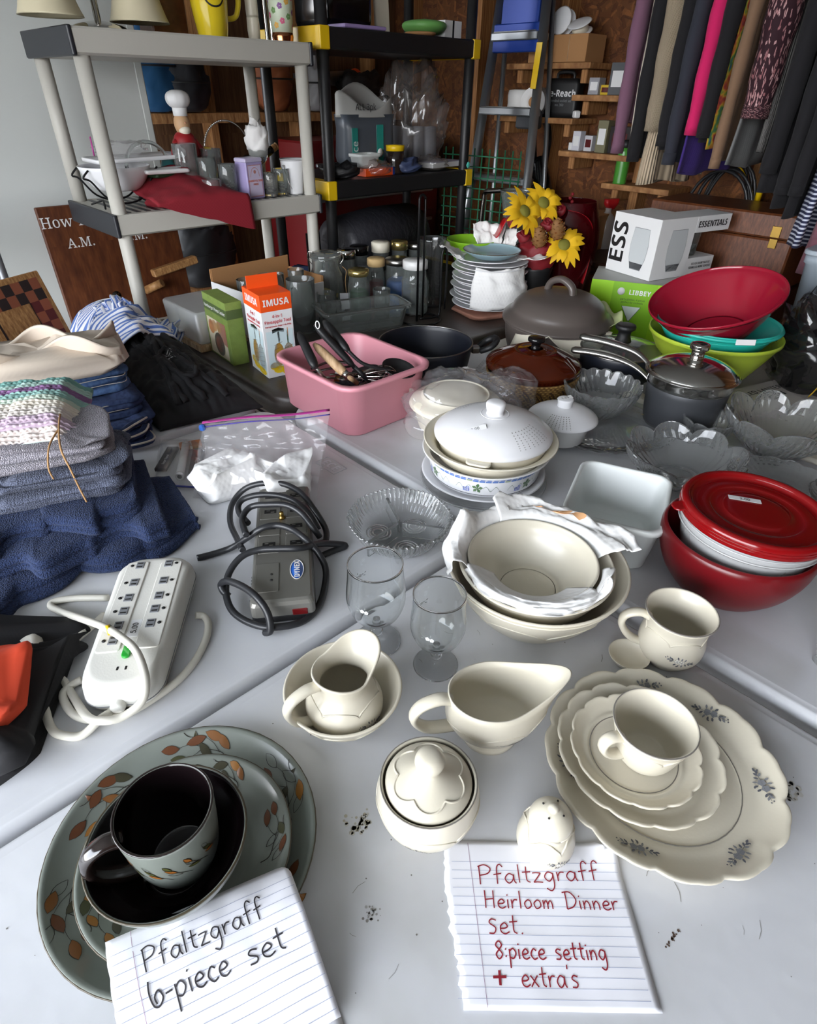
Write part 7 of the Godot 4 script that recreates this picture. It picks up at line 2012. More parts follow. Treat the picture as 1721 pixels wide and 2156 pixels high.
	for e in [[-0.06, 0.13, 0.07, 0.095], [0.02, 0.15, 0.02, 0.085], [0.1, 0.02, 0.08, 0.09]]:
		var sf := part(fl, "sunflower", lathe(spl([[0, -0.008], [0.02, -0.006], [0.022, 0.004], [0.012, 0.012], [0, 0.013]], 2), 16), mt(rgb(120, 116, 40), 0.8), Vector3(e[0], e[1], e[2]), Vector3(0.9, 0, -0.2 + e[0] * 3.0))
		for i in 22:
			var a := TAU * i / 22
			var ln: float = e[3] * (0.85 + 0.15 * sin(i * 5.1))
			part(sf, "petal", sheet(4, 5, func(u: float, v: float) -> Vector3:
				var w := 0.0125 * sin(PI * clampf(v * 0.86 + 0.1, 0.0, 1.0))
				return Vector3(cos(a), 0, sin(a)) * (0.016 + (ln - 0.016) * v) + Vector3(-sin(a), 0, cos(a)) * (u - 0.5) * 2.0 * w + Vector3(0, 0.012 * sin(PI * v) - 0.01 * v * (i % 3), 0)), M.sunflower)
	for e in [[0.0, 0.05, 0.09], [0.065, 0.075, 0.085]]:
		var pc := part(fl, "pine_cone", lathe(spl([[0, -0.04], [0.02, -0.032], [0.026, -0.01], [0.022, 0.015], [0.01, 0.035], [0, 0.04]], 3), 20), M.cone, Vector3(e[0], e[1], e[2]), Vector3(0.5, 0, 0.3))
		for i in 48:
			var a := i * 2.4
			var y := -0.036 + 0.0015 * i
			var r := 0.027 * sqrt(maxf(0.05, 1.0 - pow((y + 0.008) / 0.045, 2.0)))
			part(pc, "cone_scale", box(0.009, 0.0025, 0.008, 0.001), M.copper if i % 3 == 0 else M.cone, Vector3(r * cos(a), y, r * sin(a)), Vector3(0, -a, 0.5))
	for e in [[-0.09, 0.09, 0.03], [-0.06, 0.05, 0.09], [0.03, 0.085, 0.07], [0.02, 0.03, 0.05], [0.1, 0.12, -0.02]]:
		var rs := part(fl, "rose", lathe(spl([[0, -0.02], [0.016, -0.014], [0.024, 0.0], [0.02, 0.014], [0.014, 0.012], [0.012, 0.018], [0.005, 0.014], [0, 0.018]], 2), 14, func(a: float, kk: int, q: Vector2) -> Vector3: return Vector3(q.x * cos(a), q.y, q.x * sin(a)) * (1.0 + 0.12 * sin(a * 3 + kk))), M.red_rose, Vector3(e[0], e[1], e[2]), Vector3(0.5, 0, 0))
		rs.rotation.z = e[0] * 4.0
	for i in 6:
		part(fl, "red_berry", lathe(spl([[0, -0.007], [0.006, -0.003], [0.006, 0.003], [0, 0.007]], 2), 10), M.red_rose, Vector3(0.14 + 0.008 * (i % 2), 0.11 + 0.012 * i, -0.03 - 0.004 * i))
	part(fl, "ribbon", sheet(30, 4, func(u: float, v: float) -> Vector3: return Vector3(0.13 + 0.12 * sin(u * 2.2), 0.12 - 0.26 * u * u, -0.06 + 0.05 * v + 0.02 * sin(u * 7.0)), 0.001), mt(rgb(150, 14, 24), 0.35), Vector3.ZERO, Vector3.ZERO, "glossy red ribbon")
	part(fl, "ribbon", sheet(20, 4, func(u: float, v: float) -> Vector3: return Vector3(-0.08 - 0.06 * u, 0.06 + 0.03 * sin(u * 5.0), -0.06 + 0.06 * v), 0.001), mt(rgb(176, 18, 26), 0.3), Vector3.ZERO, Vector3.ZERO, "glossy red ribbon")
	part(fl, "stem_block", crumple_mesh(Vector3(0.07, 0.14, 0.07), 6.0, 0.2), M.red_rose, Vector3(0.02, -0.1, 0.02))
	part(fl, "pot", lathe(spl([[0, -0.22], [0.05, -0.22], [0.06, -0.1], [0.065, -0.06], [0, -0.06]], 2), 24), M.black, Vector3(0.02, 0, 0.02))
	# boxes of glasses
	o = thing("glassware_box", "lime green carton picturing a martini glass", "box", Vector3(0.776, TB, -2.145), -0.35)
	part(o, "carton", box(0.285, 0.185, 0.2, 0.001), mt(rgb(176, 178, 174), 0.5))
	part(o, "lime_front", box(0.285, 0.185, 0.002, 0.0005), M.lime_card, Vector3(0, 0, 0.1), Vector3.ZERO, "lime green front face")
	part(o, "dark_centre", box(0.14, 0.185, 0.0006, 0.0002), mt(rgb(128, 186, 16), 0.4), Vector3(0, 0, 0.1012))
	part(o, "logo", lathe([[0, 0], [0.012, 0], [0.012, 0.0006], [0, 0.0006]], 20), M.white_card, Vector3(-0.042, 0.155, 0.1014), Vector3(PI / 2, 0, 0))
	part(o, "brand_lettering", text("LIBBEY", 0.021, 0.0004, false, true), M.white_card, Vector3(0.018, 0.154, 0.1016))
	part(o, "small_lettering", text("party glasses, 4 pieces\nperfect for cocktails", 0.008, 0.0003), M.black, Vector3(0.0, 0.126, 0.1016))
	k = Ink.new(func(q: Vector2) -> Vector3: return Vector3(q.x, q.y, 0.1018))
	k.poly(PackedVector2Array([Vector2(-0.03, 0.108), Vector2(0.03, 0.108), Vector2(0.003, 0.062), Vector2(-0.003, 0.062)]), rgb(222, 232, 226))
	k.stroke([Vector2(-0.031, 0.109), Vector2(-0.003, 0.062), Vector2(-0.002, 0.02)], 0.002, rgb(90, 110, 90))
	k.stroke([Vector2(0.031, 0.109), Vector2(0.003, 0.062), Vector2(0.002, 0.02)], 0.002, rgb(90, 110, 90))
	part(o, "printed_glass", k.mesh(), M.inkg)
	o = thing("glassware_box", "white carton picturing stemless glasses on the lime carton", "box", Vector3(0.812, TB + 0.1865, -2.2), 0.52)
	var bw := 0.17
	part(o, "carton", loft([ring(bw, 0.2, 0, 0.001, 1), ring(bw, 0.2, 0.185, 0.001, 1)], true, true, false), M.white_card)
	part(o, "window_panel", box(0.17, 0.05, 0.1, 0.001), M.white_card, Vector3(0.17, 0.135, 0.05))
	part(o, "shelf_panel", box(0.14, 0.055, 0.1, 0.001), M.white_card, Vector3(0.15, 0.0, 0.05))
	part(o, "lettering", text("ESSENTIALS", 0.026, 0.0005, false, true), M.black, Vector3(0.165, 0.16, 0.1012))
	part(o, "small_lettering", text("SET OF FOUR 16.0 OZ\nSTEMLESS WINE GLASSES", 0.01, 0.0004), M.black, Vector3(0.155, 0.03, 0.1012))
	part(o, "large_lettering", text("ESS", 0.085, 0.0005, false, true), M.black, Vector3(-bw / 2 - 0.0006, 0.095, -0.062), Vector3(0, -PI / 2, PI / 2))
	for e in [[0.0, Vector3(0.012, 0.0, 0.1008), 0.085, 0.13], [-PI / 2, Vector3(-bw / 2 - 0.0008, 0.0, 0.03), 0.075, 0.13]]:
		var bb := Basis(Vector3.UP, e[0])
		k = Ink.new(func(q: Vector2) -> Vector3: return e[1] + bb * Vector3(q.x * e[2], 0.02 + q.y * e[3], 0))
		k.poly(PackedVector2Array([Vector2(-0.42, 1.0), Vector2(-0.5, 0.6), Vector2(-0.46, 0.3), Vector2(-0.3, 0.02), Vector2(0.3, 0.02), Vector2(0.46, 0.3), Vector2(0.5, 0.6), Vector2(0.42, 1.0)]), rgb(196, 200, 202))
		k.poly(PackedVector2Array([Vector2(-0.4, 0.18), Vector2(-0.3, 0.03), Vector2(0.3, 0.03), Vector2(0.4, 0.18)]), rgb(84, 86, 90))
		k.stroke([Vector2(-0.42, 1.0), Vector2(-0.5, 0.6), Vector2(-0.46, 0.3), Vector2(-0.3, 0.02), Vector2(0.3, 0.02), Vector2(0.46, 0.3), Vector2(0.5, 0.6), Vector2(0.42, 1.0), Vector2(-0.42, 1.0)], 0.012, rgb(120, 122, 126))
		part(o, "printed_glass", k.mesh(), M.inkg)
	for i in 2:
		tumbler(["stemless glass showing in the window of the white carton", "stemless glass deeper in the window of the white carton"][i], o.transform * Vector3(0.135 + 0.02 * i, 0.056, 0.045 - 0.05 * i), 0.036, 0.078, M.glass_dim, "glasses in the carton")

func crumple_mesh(sz: Vector3, sd: float, amp: float) -> ArrayMesh:
	var tmp := Node3D.new()
	var m: ArrayMesh = crumple(tmp, "wad", M.black, Vector3.ZERO, sz, sd, amp, 24, 14).mesh
	tmp.free()
	return m

func shelving(label: String, s: float, t: float, w: float, d: float, ys: Array, top: float, mat: Material, cap: Material, capname: String, thick: float) -> Node3D:
	var o := thing("shelf_unit", label, "shelf", W(s, t), TH)
	for i in [-1, 1]:
		for j in [-1, 1]:
			var foot := 1.05 if mat == M.shelf_grey and i < 0 and j < 0 else 0.0
			part(o, "post", tube([Vector3(i * (w / 2 - 0.03), foot, j * (d / 2 - 0.03)), Vector3(i * (w / 2 - 0.03), top, j * (d / 2 - 0.03))], 0.022, 14, Vector3.RIGHT), mat)
	for y in ys:
		var sh := part(o, "shelf", loft([ring(w - 0.02, d - 0.02, y - thick, 0.012, 3), ring(w, d, y - thick + 0.006, 0.014, 3), ring(w, d, y - 0.005, 0.014, 3), ring(w - 0.008, d - 0.008, y, 0.012, 3)], true, true, false), mat)
		for e in [-1, 1]:
			part(sh, capname, slab(0.045 if mat == M.shelf_black else 0.014, thick + 0.004, d + 0.006, 0.006, 0.003), cap, Vector3(e * (w / 2 - (0.02 if mat == M.shelf_black else 0.004)), y - thick - 0.002, 0))
		if mat == M.shelf_grey:
			for k in 22:
				part(sh, "slot", box(0.016, 0.0012, d - 0.06, 0.0003), M.shelf_cap, Vector3(-w / 2 + 0.06 + k * (w - 0.12) / 21, y - 0.0004, 0))
	return o

func GS(x: float, z: float, y: float) -> Vector3:
	return W(1.1125 + x, -2.28 + z, y)

func BS(x: float, z: float, y: float) -> Vector3:
	return W(1.97 + x, -2.32 + z, y)

func grey_shelf() -> void:
	shelving("grey plastic shelf unit with black end caps", 1.1125, -2.28, 0.785, 0.4, [0.2, 0.66, 1.107, 1.562], 1.56, M.shelf_grey, M.shelf_cap, "end_cap", 0.062)
	var y := 1.563
	# frosted shades and chrome lamp
	var l := thing("table_lamp", "chrome two-arm lamp with frosted glass bell shades", "lamp", GS(-0.25, 0.05, y), TH)
	part(l, "base", lathe(spl([[0, 0], [0.075, 0.0], [0.078, 0.005], [0.06, 0.014], [0.02, 0.022], [0, 0.024]], 3), 32), M.chrome)
	part(l, "pole", tube([Vector3(0, 0.02, 0), Vector3(0, 0.36, 0)], 0.009, 10, Vector3.RIGHT), M.chrome)
	for s in [-1, 1]:
		part(l, "arm", tube(spl([Vector3(0, 0.34, 0), Vector3(0.06 * s, 0.38, 0), Vector3(0.12 * s, 0.34, 0), Vector3(0.125 * s, 0.25, 0)], 4), 0.006, 8, Vector3.BACK), M.chrome)
		part(l, "shade", lathe(wall(spl([[0.02, 0.25], [0.04, 0.235], [0.055, 0.17], [0.062, 0.1], [0.075, 0.05], [0.085, 0.025]], 4), 0.003, 0.0), 36), mt(rgb(206, 196, 166), 0.4, 0, {"back": rgb(90, 86, 70)}), Vector3(0.125 * s, 0, 0))
	single("wood_block", "dark red-brown wooden box behind the smiley mug", "box", box(0.12, 0.2, 0.1, 0.004), M.chestwood, GS(0.0, -0.06, y), Vector3(0, TH, 0))
	var m := thing("smiley_mug", "tall yellow vase mug with a drawn smile", "mug", GS(0.095, 0.08, y), TH)
	var mp := spl([[0, 0], [0.04, 0.0], [0.046, 0.008], [0.056, 0.08], [0.06, 0.15], [0.058, 0.2]], 4)
	part(m, "mug_body", lathe(wall(mp, 0.004, 0.006), 40), M.smiley)
	part(m, "handle", cup_handle([Vector3(0.05, 0.14, 0), Vector3(0.085, 0.15, 0), Vector3(0.105, 0.11, 0), Vector3(0.09, 0.06, 0), Vector3(0.05, 0.05, 0)], 0.008, 1.3), M.smiley)
	var k := Ink.new(on_side(mp, 1.75, 0.1))
	var sm := []
	for i in 12:
		var a := lerpf(-2.75, -0.4, i / 11.0)
		sm.append(Vector2(cos(a) * 0.034, sin(a) * 0.036 + 0.01))
	k.stroke(sm, 0.005, rgb(26, 22, 18))
	for e in [-0.014, 0.014]:
		k.dot(Vector2(e, 0.045), 0.006, rgb(26, 22, 18), 10)
	part(m, "drawn_smile", k.mesh(), M.ink)
	single("white_candle", "pale bamboo-patterned pillar at the far end of the top shelf", "candle", lathe(spl([[0, 0], [0.019, 0.0], [0.02, 0.06], [0.0185, 0.065], [0.02, 0.07], [0.02, 0.14], [0.0185, 0.145], [0.02, 0.2], [0, 0.2]], 2), 20), M.cream_plastic, GS(0.265, 0.05, y))
	var ft := thing("floral_tumbler", "floral painted tumbler with copper base", "tumbler", GS(0.345, 0.1, y))
	part(ft, "base", lathe(spl([[0, 0], [0.032, 0.0], [0.034, 0.003], [0.035, 0.026], [0, 0.027]], 2), 28), M.copper)
	var fp := v2([[0, 0.026], [0.035, 0.026], [0.043, 0.14]])
	part(ft, "sleeve", lathe(fp + [Vector2(0, 0.14)], 32), mt(rgb(206, 216, 192), 0.4))
	k = Ink.new(flatmap(Vector3.ZERO, Vector3.RIGHT, Vector3.UP))
	for i in 22:
		k.fn = on_side(fp, i * 1.9, 0.04 + 0.0038 * i, 0.0006)
		for n in 5:
			k.dot(Vector2.from_angle(TAU * n / 5) * 0.005, 0.0042, [rgb(206, 96, 130), rgb(222, 170, 80), rgb(140, 90, 150), rgb(110, 150, 90)][i % 4], 6)
	part(ft, "painted_flowers", k.mesh(), M.ink).set_meta("kind", "stuff")
	single("thermos", "shiny steel flask beside the floral tumbler", "flask", lathe(spl([[0, 0], [0.026, 0.0], [0.027, 0.004], [0.027, 0.2], [0, 0.21]], 2), 24), M.chrome, GS(0.372, 0.0, y))
	# second shelf
	y = 1.1085
	var r := thing("bowl_rack", "white bowl in a black scrolled wire stand", "bowl", GS(-0.29, 0.02, y), TH)
	part(r, "bowl", lathe(wall(spl([[0, 0.045], [0.06, 0.047], [0.09, 0.075], [0.11, 0.115]], 3), 0.003, 0.05), 36), M.white_pot)
	for s in [-1, 1]:
		part(r, "wire_scroll", tube(spl([Vector3(-0.1, 0.11, 0.05 * s), Vector3(-0.12, 0.09, 0.05 * s), Vector3(-0.1, 0.08, 0.05 * s), Vector3(-0.06, 0.03, 0.05 * s), Vector3(0, 0.012, 0.05 * s), Vector3(0.06, 0.03, 0.05 * s), Vector3(0.1, 0.09, 0.05 * s), Vector3(0.12, 0.11, 0.05 * s)], 5), 0.003, 6, Vector3.BACK), M.black_metal)
		part(r, "wire_foot", tube([Vector3(-0.08 * s, 0.003, -0.06), Vector3(-0.06 * s, 0.02, 0.0), Vector3(-0.08 * s, 0.003, 0.06)], 0.003, 6), M.black_metal)
	single("tray", "flat white tray with a plastic bag resting on the wire stand", "tray", tubm(0.3, 0.16, 0.012, 0.02, 0.01, 0.003, 0.004), M.white_pot, GS(-0.2, -0.02, y + 0.125), Vector3(0, TH, 0.02))
	var zb := thing("zip_bag", "small zip bag with magenta edge lying on the white tray", "bag", GS(-0.24, -0.02, y + 0.137), TH)
	crumple(zb, "film", M.film, Vector3.ZERO, Vector3(0.08, 0.04, 0.05), 77.0, 0.3, 28, 16)
	part(zb, "seal_strip", tube([Vector3(-0.09, 0.004, 0.0), Vector3(-0.085, 0.055, -0.01)], 0.005, 6, Vector3.RIGHT, 0.4), mt(rgb(176, 60, 140), 0.3))
	var rc := thing("red_cloth", "dark red folded fabric hanging over the shelf front", "cloth", GS(-0.12, 0.125, y), TH)
	var red := mt(rgb(136, 24, 38), 0.85, 0, {"bump": X.weave, "bs": 0.02, "tri": 12.0})
	part(rc, "fabric_drape", sheet(30, 30, func(u: float, v: float) -> Vector3: return Vector3(lerpf(-0.14, 0.16 + 0.04 * v, u), 0.045 - 0.03 * v + 0.06 * sin(PI * u) * (1 - v) + 0.006 * nz.get_noise_2d(u * 3, v * 3) - 0.1 * u * smoothstep(0.72, 1.0, v), lerpf(-0.1, 0.088, minf(v / 0.72, 1.0)) + 0.012 * smoothstep(0.7, 0.8, v)), 0.006), red)
	part(rc, "fabric_fold", softslab(0.24, 0.12, 0.04, 5.0, 0.01, 0.008), red, Vector3(0.01, 0, -0.03))
	for i in 3:
		var b := thing("gift_packet", ["white and red wrapped packet lying on the red fabric", "green packet with white dots lying beside the red fabric", "red plaid packet lying under the white one on the red fabric"][i], "packet", GS(-0.15 + 0.02 * i, 0.08 - 0.03 * i, y + 0.092 - 0.012 * i), TH + 0.3 * i)
		part(b, "packet_body", softslab(0.15, 0.07, 0.012, 3.0 * i, 0.004, 0.002, 0.01), [M.white_card, mt(rgb(30, 60, 34), 0.5), mt(rgb(140, 30, 36), 0.5)][i])
		part(b, "packet_end", box(0.03, 0.0135, 0.066, 0.002), [red, M.white_card, M.black][i], Vector3(0.055, 0, 0))
	var tb := thing("glass_basket", "turquoise glass basket with clear loop handle", "basket", GS(-0.09, -0.02, y), TH)
	part(tb, "basket_body", lathe(wall(spl([[0, 0], [0.03, 0.0], [0.045, 0.02], [0.055, 0.05], [0.03, 0.09], [0.02, 0.12]], 3), 0.003, 0.006), 32), mt(rgb(60, 150, 156), 0.05, 0, {"alpha": 0.5}))
	part(tb, "handle", tube(arc(Vector3(-0.07, 0.1, 0), 0.075, 0, PI, 16), 0.006, 8, Vector3.BACK), M.glass_dim)
	var cf := thing("chef_figurine", "chef figurine in a white hat and red dotted coat", "figurine", GS(-0.005, -0.04, y), TH)
	part(cf, "body", lathe(spl([[0, 0], [0.045, 0.0], [0.05, 0.01], [0.042, 0.08], [0.036, 0.13], [0.032, 0.17], [0.02, 0.195], [0, 0.2]], 3), 28), mt(rgb(206, 190, 150), 0.5))
	part(cf, "coat", lathe(spl([[0.047, 0.06], [0.046, 0.1], [0.041, 0.15], [0.034, 0.185], [0.018, 0.198], [0.03, 0.17], [0.038, 0.12], [0.043, 0.06]], 3), 28), mt(rgb(150, 20, 28), 0.5))
	part(cf, "head", lathe(spl([[0, 0.192], [0.018, 0.196], [0.026, 0.215], [0.024, 0.238], [0.012, 0.25], [0, 0.252]], 3), 20), mt(rgb(200, 160, 120), 0.5))
	part(cf, "beard", lathe(spl([[0, 0.185], [0.014, 0.19], [0.02, 0.205], [0.012, 0.216], [0, 0.216]], 2), 16), M.cream_plastic, Vector3(0.0, 0, 0.012))
	part(cf, "nose", lathe(spl([[0, -0.004], [0.004, 0], [0, 0.004]], 2), 8), mt(rgb(200, 140, 110), 0.5), Vector3(0.0, 0.225, 0.027))
	part(cf, "hat_band", lathe([[0, 0.244], [0.023, 0.244], [0.024, 0.268], [0, 0.268]], 20), M.white_card)
	part(cf, "hat", lathe(spl([[0, 0.266], [0.024, 0.268], [0.038, 0.285], [0.036, 0.305], [0.02, 0.316], [0, 0.318]], 3), 24, func(a: float, _k: int, q: Vector2) -> Vector3: return Vector3(q.x * cos(a), q.y, q.x * sin(a)) * Vector3(1 + 0.05 * sin(a * 9), 1, 1 + 0.05 * sin(a * 9))), M.white_card)
	for s in [-1, 1]:
		part(cf, "arm", tube(spl([Vector3(0.03 * s, 0.17, 0.0), Vector3(0.055 * s, 0.13, 0.02), Vector3(0.04 * s, 0.1, 0.04)], 4), [0.014, 0.0135, 0.013, 0.0125, 0.012, 0.0115, 0.011, 0.0105, 0.01], 8), mt(rgb(150, 20, 28), 0.5))
	var wb := thing("wine_bottle", "black wine bottle lying with its cork end up", "bottle", GS(0.2, -0.08, y + 0.05), TH - 0.1)
	wb.rotation.z = -1.1
	part(wb, "bottle_body", lathe(spl([[0, -0.12], [0.037, -0.118], [0.039, -0.1], [0.039, 0.06], [0.034, 0.09], [0.016, 0.125], [0.014, 0.18], [0.0, 0.181]], 3), 28), M.black_gloss)
	part(wb, "cork", lathe(spl([[0, 0.175], [0.011, 0.176], [0.0125, 0.2], [0, 0.201]], 2), 14), M.lightwood)
	part(wb, "cork_knob", lathe(spl([[0, 0.2], [0.012, 0.201], [0.012, 0.206], [0, 0.207]], 2), 14), M.lightwood)
	var hp := thing("bead_jar", "silver beaded arch handle of a bead-trimmed jar", "jar", GS(0.15, -0.03, y), TH)
	part(hp, "arch", tube(arc(Vector3(0, 0.14, 0), 0.09, 0, PI, 24), 0.003, 7, Vector3.BACK), M.chrome)
	for i in 18:
		var a := 1.7 + 0.08 * i
		part(hp, "coil_bead", lathe(spl([[0, -0.004], [0.005, 0], [0, 0.004]], 2), 8), M.chrome, Vector3(0.09 * cos(a), 0.14 + 0.09 * sin(a), 0))
	part(hp, "jar_body", lathe(wall(spl([[0, 0], [0.03, 0.0], [0.034, 0.01], [0.03, 0.1], [0.026, 0.14]], 3), 0.003, 0.006), 24), M.glass_dim, Vector3(-0.085, 0, 0))
	part(hp, "jar_collar", lathe([[0, 0.13], [0.018, 0.13], [0.02, 0.15], [0, 0.152]], 16), M.yellow, Vector3(-0.085, 0, 0))
	var wg := thing("wrapped_goblet", "glass goblet with its bowl wrapped in white tissue", "goblet", GS(0.235, 0.04, y))
	part(wg, "stem", lathe(spl([[0, 0], [0.034, 0.0], [0.03, 0.006], [0.008, 0.014], [0.007, 0.08], [0.03, 0.11], [0.034, 0.15], [0, 0.15]], 3), 24), M.glass_dim)
	part(wg, "tissue", crumple_mesh(Vector3(0.04, 0.1, 0.04), 9.0, 0.3), M.tp, Vector3(0, 0.12, 0))
	var ti := thing("tea_tin", "lavender tea tin with orange ornament", "tin", GS(0.135, 0.13, y), TH + 0.15)
	part(ti, "tin_body", box(0.075, 0.115, 0.06, 0.003), mt(rgb(164, 152, 196), 0.35))
	part(ti, "lid", box(0.077, 0.014, 0.062, 0.003), mt(rgb(190, 182, 210), 0.35), Vector3(0, 0.113, 0))
	k = Ink.new(flatmap(Vector3(0, 0, 0.0306), Vector3.RIGHT, Vector3.UP))
	k.poly(PackedVector2Array([Vector2(-0.03, 0.008), Vector2(0.03, 0.008), Vector2(0.03, 0.106), Vector2(-0.03, 0.106)]), rgb(206, 196, 222))
	for e in [0.009, 0.105]:
		k.stroke([Vector2(-0.029, e), Vector2(0.029, e)], 0.002, rgb(222, 130, 90))
	for e in [-0.029, 0.029]:
		k.stroke([Vector2(e, 0.009), Vector2(e, 0.105)], 0.002, rgb(222, 130, 90))
	k.stroke(spl([Vector2(-0.02, 0.07), Vector2(-0.014, 0.09), Vector2(0, 0.098), Vector2(0.014, 0.09), Vector2(0.02, 0.07)], 4), 0.002, rgb(222, 130, 90))
	k.dot(Vector2(0, 0.085), 0.006, rgb(222, 130, 90), 8)
	part(ti, "printed_label", k.mesh(), M.ink)
	part(ti, "lettering", text("HARNEY & SONS\nPARIS", 0.009, 0.0004), mt(rgb(206, 110, 80), 0.5), Vector3(0, 0.052, 0.0312))
	var bu := thing("tin_pail", "small white metal pail with wire handle", "pail", GS(0.335, 0.11, y), TH)
	part(bu, "pail_body", lathe(wall(spl([[0, 0], [0.033, 0.0], [0.035, 0.003], [0.046, 0.105], [0.048, 0.11]], 2), 0.002, 0.004), 32), M.white_pot)
	part(bu, "wire_handle", tube(spl([Vector3(-0.048, 0.095, 0.01), Vector3(-0.055, 0.05, 0.04), Vector3(-0.045, 0.02, 0.05)], 5), 0.0015, 6), M.steel)
	part(bu, "ear", lathe(spl([[0, -0.003], [0.007, 0], [0, 0.003]], 2), 10), M.steel, Vector3(-0.046, 0.093, 0.008))
	var cl := ["crystal tulip vase with toothed rim nearest the red fabric", "cut crystal goblet behind the plain shelf tumbler", "low crystal tumbler at the edge of the grey shelf", "ribbed crystal tumbler beside the lavender tin", "cut crystal tumbler between tin and white pail", "short crystal tumbler behind the lavender tin", "tall crystal vase behind the goblet row", "ribbed crystal glass nearest the white pail"]
	var cp := [[-0.06, 0.06, 0.04, 0.17], [0.0, 0.08, 0.035, 0.13], [-0.02, 0.14, 0.032, 0.07], [0.055, 0.12, 0.03, 0.11], [0.215, 0.13, 0.03, 0.075], [0.19, 0.07, 0.028, 0.08], [0.05, 0.03, 0.034, 0.15], [0.27, 0.12, 0.03, 0.085]]
	for i in 8:
		tumbler(cl[i], GS(cp[i][0], cp[i][1], y), cp[i][2], cp[i][3], M.glass_dim if i % 2 else M.crystal, "crystal glasses on the grey shelf", 9)

func black_shelf() -> void:
	shelving("black plastic shelf unit with yellow corner caps", 1.97, -2.32, 0.83, 0.44, [0.25, 0.72, 1.142, 1.612], 2.3, M.shelf_black, M.yellow, "corner_cap", 0.062)
	var y := 1.1435
	var b := thing("diaper_bag", "grey and teal printed bag with rolled white top", "bag", BS(-0.06, 0.02, y), TH - 0.05)
	part(b, "bag_body", loft([ring(0.23, 0.11, 0, 0.03), ring(0.26, 0.13, 0.06, 0.04), ring(0.25, 0.12, 0.16, 0.04), ring(0.27, 0.1, 0.21, 0.03)]), mt(rgb(78, 84, 92), 0.35))
	part(b, "rolled_top", sheet(40, 8, func(u: float, v: float) -> Vector3:
		var a := TAU * u
		return Vector3(0.14 * cos(a), 0.2 + 0.07 * v + 0.02 * sin(a * 3.0) * v + 0.03 * v * cos(a + 2.0), 0.058 * sin(a) * (1.0 - 0.25 * v)), 0.003), mt(rgb(176, 176, 172), 0.6))
	for e in [[-0.1, 0.03, 0.15], [0.03, 0.036, 0.16]]:
		part(b, "teal_panel", box(e[1], e[2], 0.002, 0.0005), mt(rgb(40, 140, 130), 0.4), Vector3(e[0], 0.015, 0.066))
	part(b, "lettering", text("rance", 0.04, 0.0005), M.white_card, Vector3(-0.1, 0.07, 0.068), Vector3(0, 0, PI / 2))
	part(b, "pen_lettering", text("ALL 3pk", 0.03, 0.0005), M.black, Vector3(-0.03, 0.235, 0.052))
	part(b, "badge", lathe([[0, 0], [0.016, 0], [0.016, 0.001], [0, 0.001]], 16), M.white_card, Vector3(0.03, 0.075, 0.068), Vector3(PI / 2, 0, 0))
	b = thing("plastic_bag", "tall crumpled clear bag stuffed with grey things on the black shelf", "bag", BS(0.235, 0.0, y))
	crumple(b, "bag_film", M.film_smoke, Vector3.ZERO, Vector3(0.14, 0.34, 0.11), 31.0, 0.35, 44, 30, 0.5)
	for i in 4:
		part(b, "grey_roll", tube([Vector3(-0.08 + 0.055 * i, 0.01, 0.02), Vector3(-0.07 + 0.05 * i, 0.16, 0.0)], 0.03, 12, Vector3.RIGHT), mt(rgb(110, 110, 114), 0.8))
	b = thing("candle_jar", "dark jar with bright yellow lid on the black shelf", "jar", BS(0.005, 0.14, y))
	part(b, "jar_body", lathe(spl([[0, 0], [0.036, 0.0], [0.038, 0.006], [0.038, 0.085], [0, 0.086]], 2), 28), M.darkglaze)
	part(b, "lid", lathe([[0, 0.084], [0.039, 0.084], [0.04, 0.104], [0, 0.106]], 28), M.yellow)
	b = thing("tub_container", "small milky plastic tub on an orange carton", "container", BS(-0.155, 0.13, y + 0.03), TH)
	part(b, "tub_body", tubm(0.12, 0.08, 0.05, 0.015, 0.02, 0.002, 0.005), M.milky)
	b = carton("orange_carton", "thin orange carton under the milky tub", BS(-0.11, 0.13, y), TH, 0.16, 0.028, 0.09, M.orange_card)
	part(b, "blue_end", box(0.012, 0.0285, 0.091, 0.001), M.blue_metal, Vector3(0.075, 0, 0))
	b = thing("white_book", "white flat book lying at the far end of the black shelf", "book", BS(0.28, 0.12, y + 0.012), TH + 0.1)
	part(b, "pages", box(0.2, 0.02, 0.12, 0.001), M.white_card)
	part(b, "cover", box(0.205, 0.003, 0.124, 0.001), mt(rgb(150, 150, 170), 0.5), Vector3(0, 0.02, 0))
	single("turquoise_ball", "turquoise ball at the end of the black shelf", "ball", lathe(spl([[0, -0.017], [0.012, -0.012], [0.017, 0], [0.012, 0.012], [0, 0.017]], 4), 24), mt(rgb(90, 200, 186), 0.4), BS(0.395, 0.2, y + 0.0175))
	for i in 4:
		single("cable_bundle", ["black coiled cable bundle at the yellow corner of the black shelf", "clear bag of small parts before the grey printed bag", "blue-wrapped parts bag before the yellow-lidded jar", "smoky bag of parts under the white book"][i], "bundle", crumple_mesh(Vector3(0.07, 0.05, 0.05), 40.0 + i, 0.4), [M.black, M.film_smoke, mt(rgb(60, 70, 100), 0.3), M.film_smoke][i], BS(-0.3 + 0.17 * i, 0.15, y))
	y = 1.6135
	single("griddle", "black appliance on the top black shelf", "appliance", loft([ring(0.2, 0.2, 0, 0.02), ring(0.22, 0.22, 0.03, 0.03), ring(0.22, 0.22, 0.12, 0.03), ring(0.19, 0.19, 0.15, 0.03)]), M.black_gloss, BS(-0.2, 0.02, y), Vector3(0, TH, 0))
	single("purple_folder", "purple-edged white folder before the black appliance", "folder", slab(0.2, 0.012, 0.1, 0.006, 0.003), mt(rgb(150, 130, 180), 0.5), BS(-0.2, 0.16, y), Vector3(0, TH, 0))
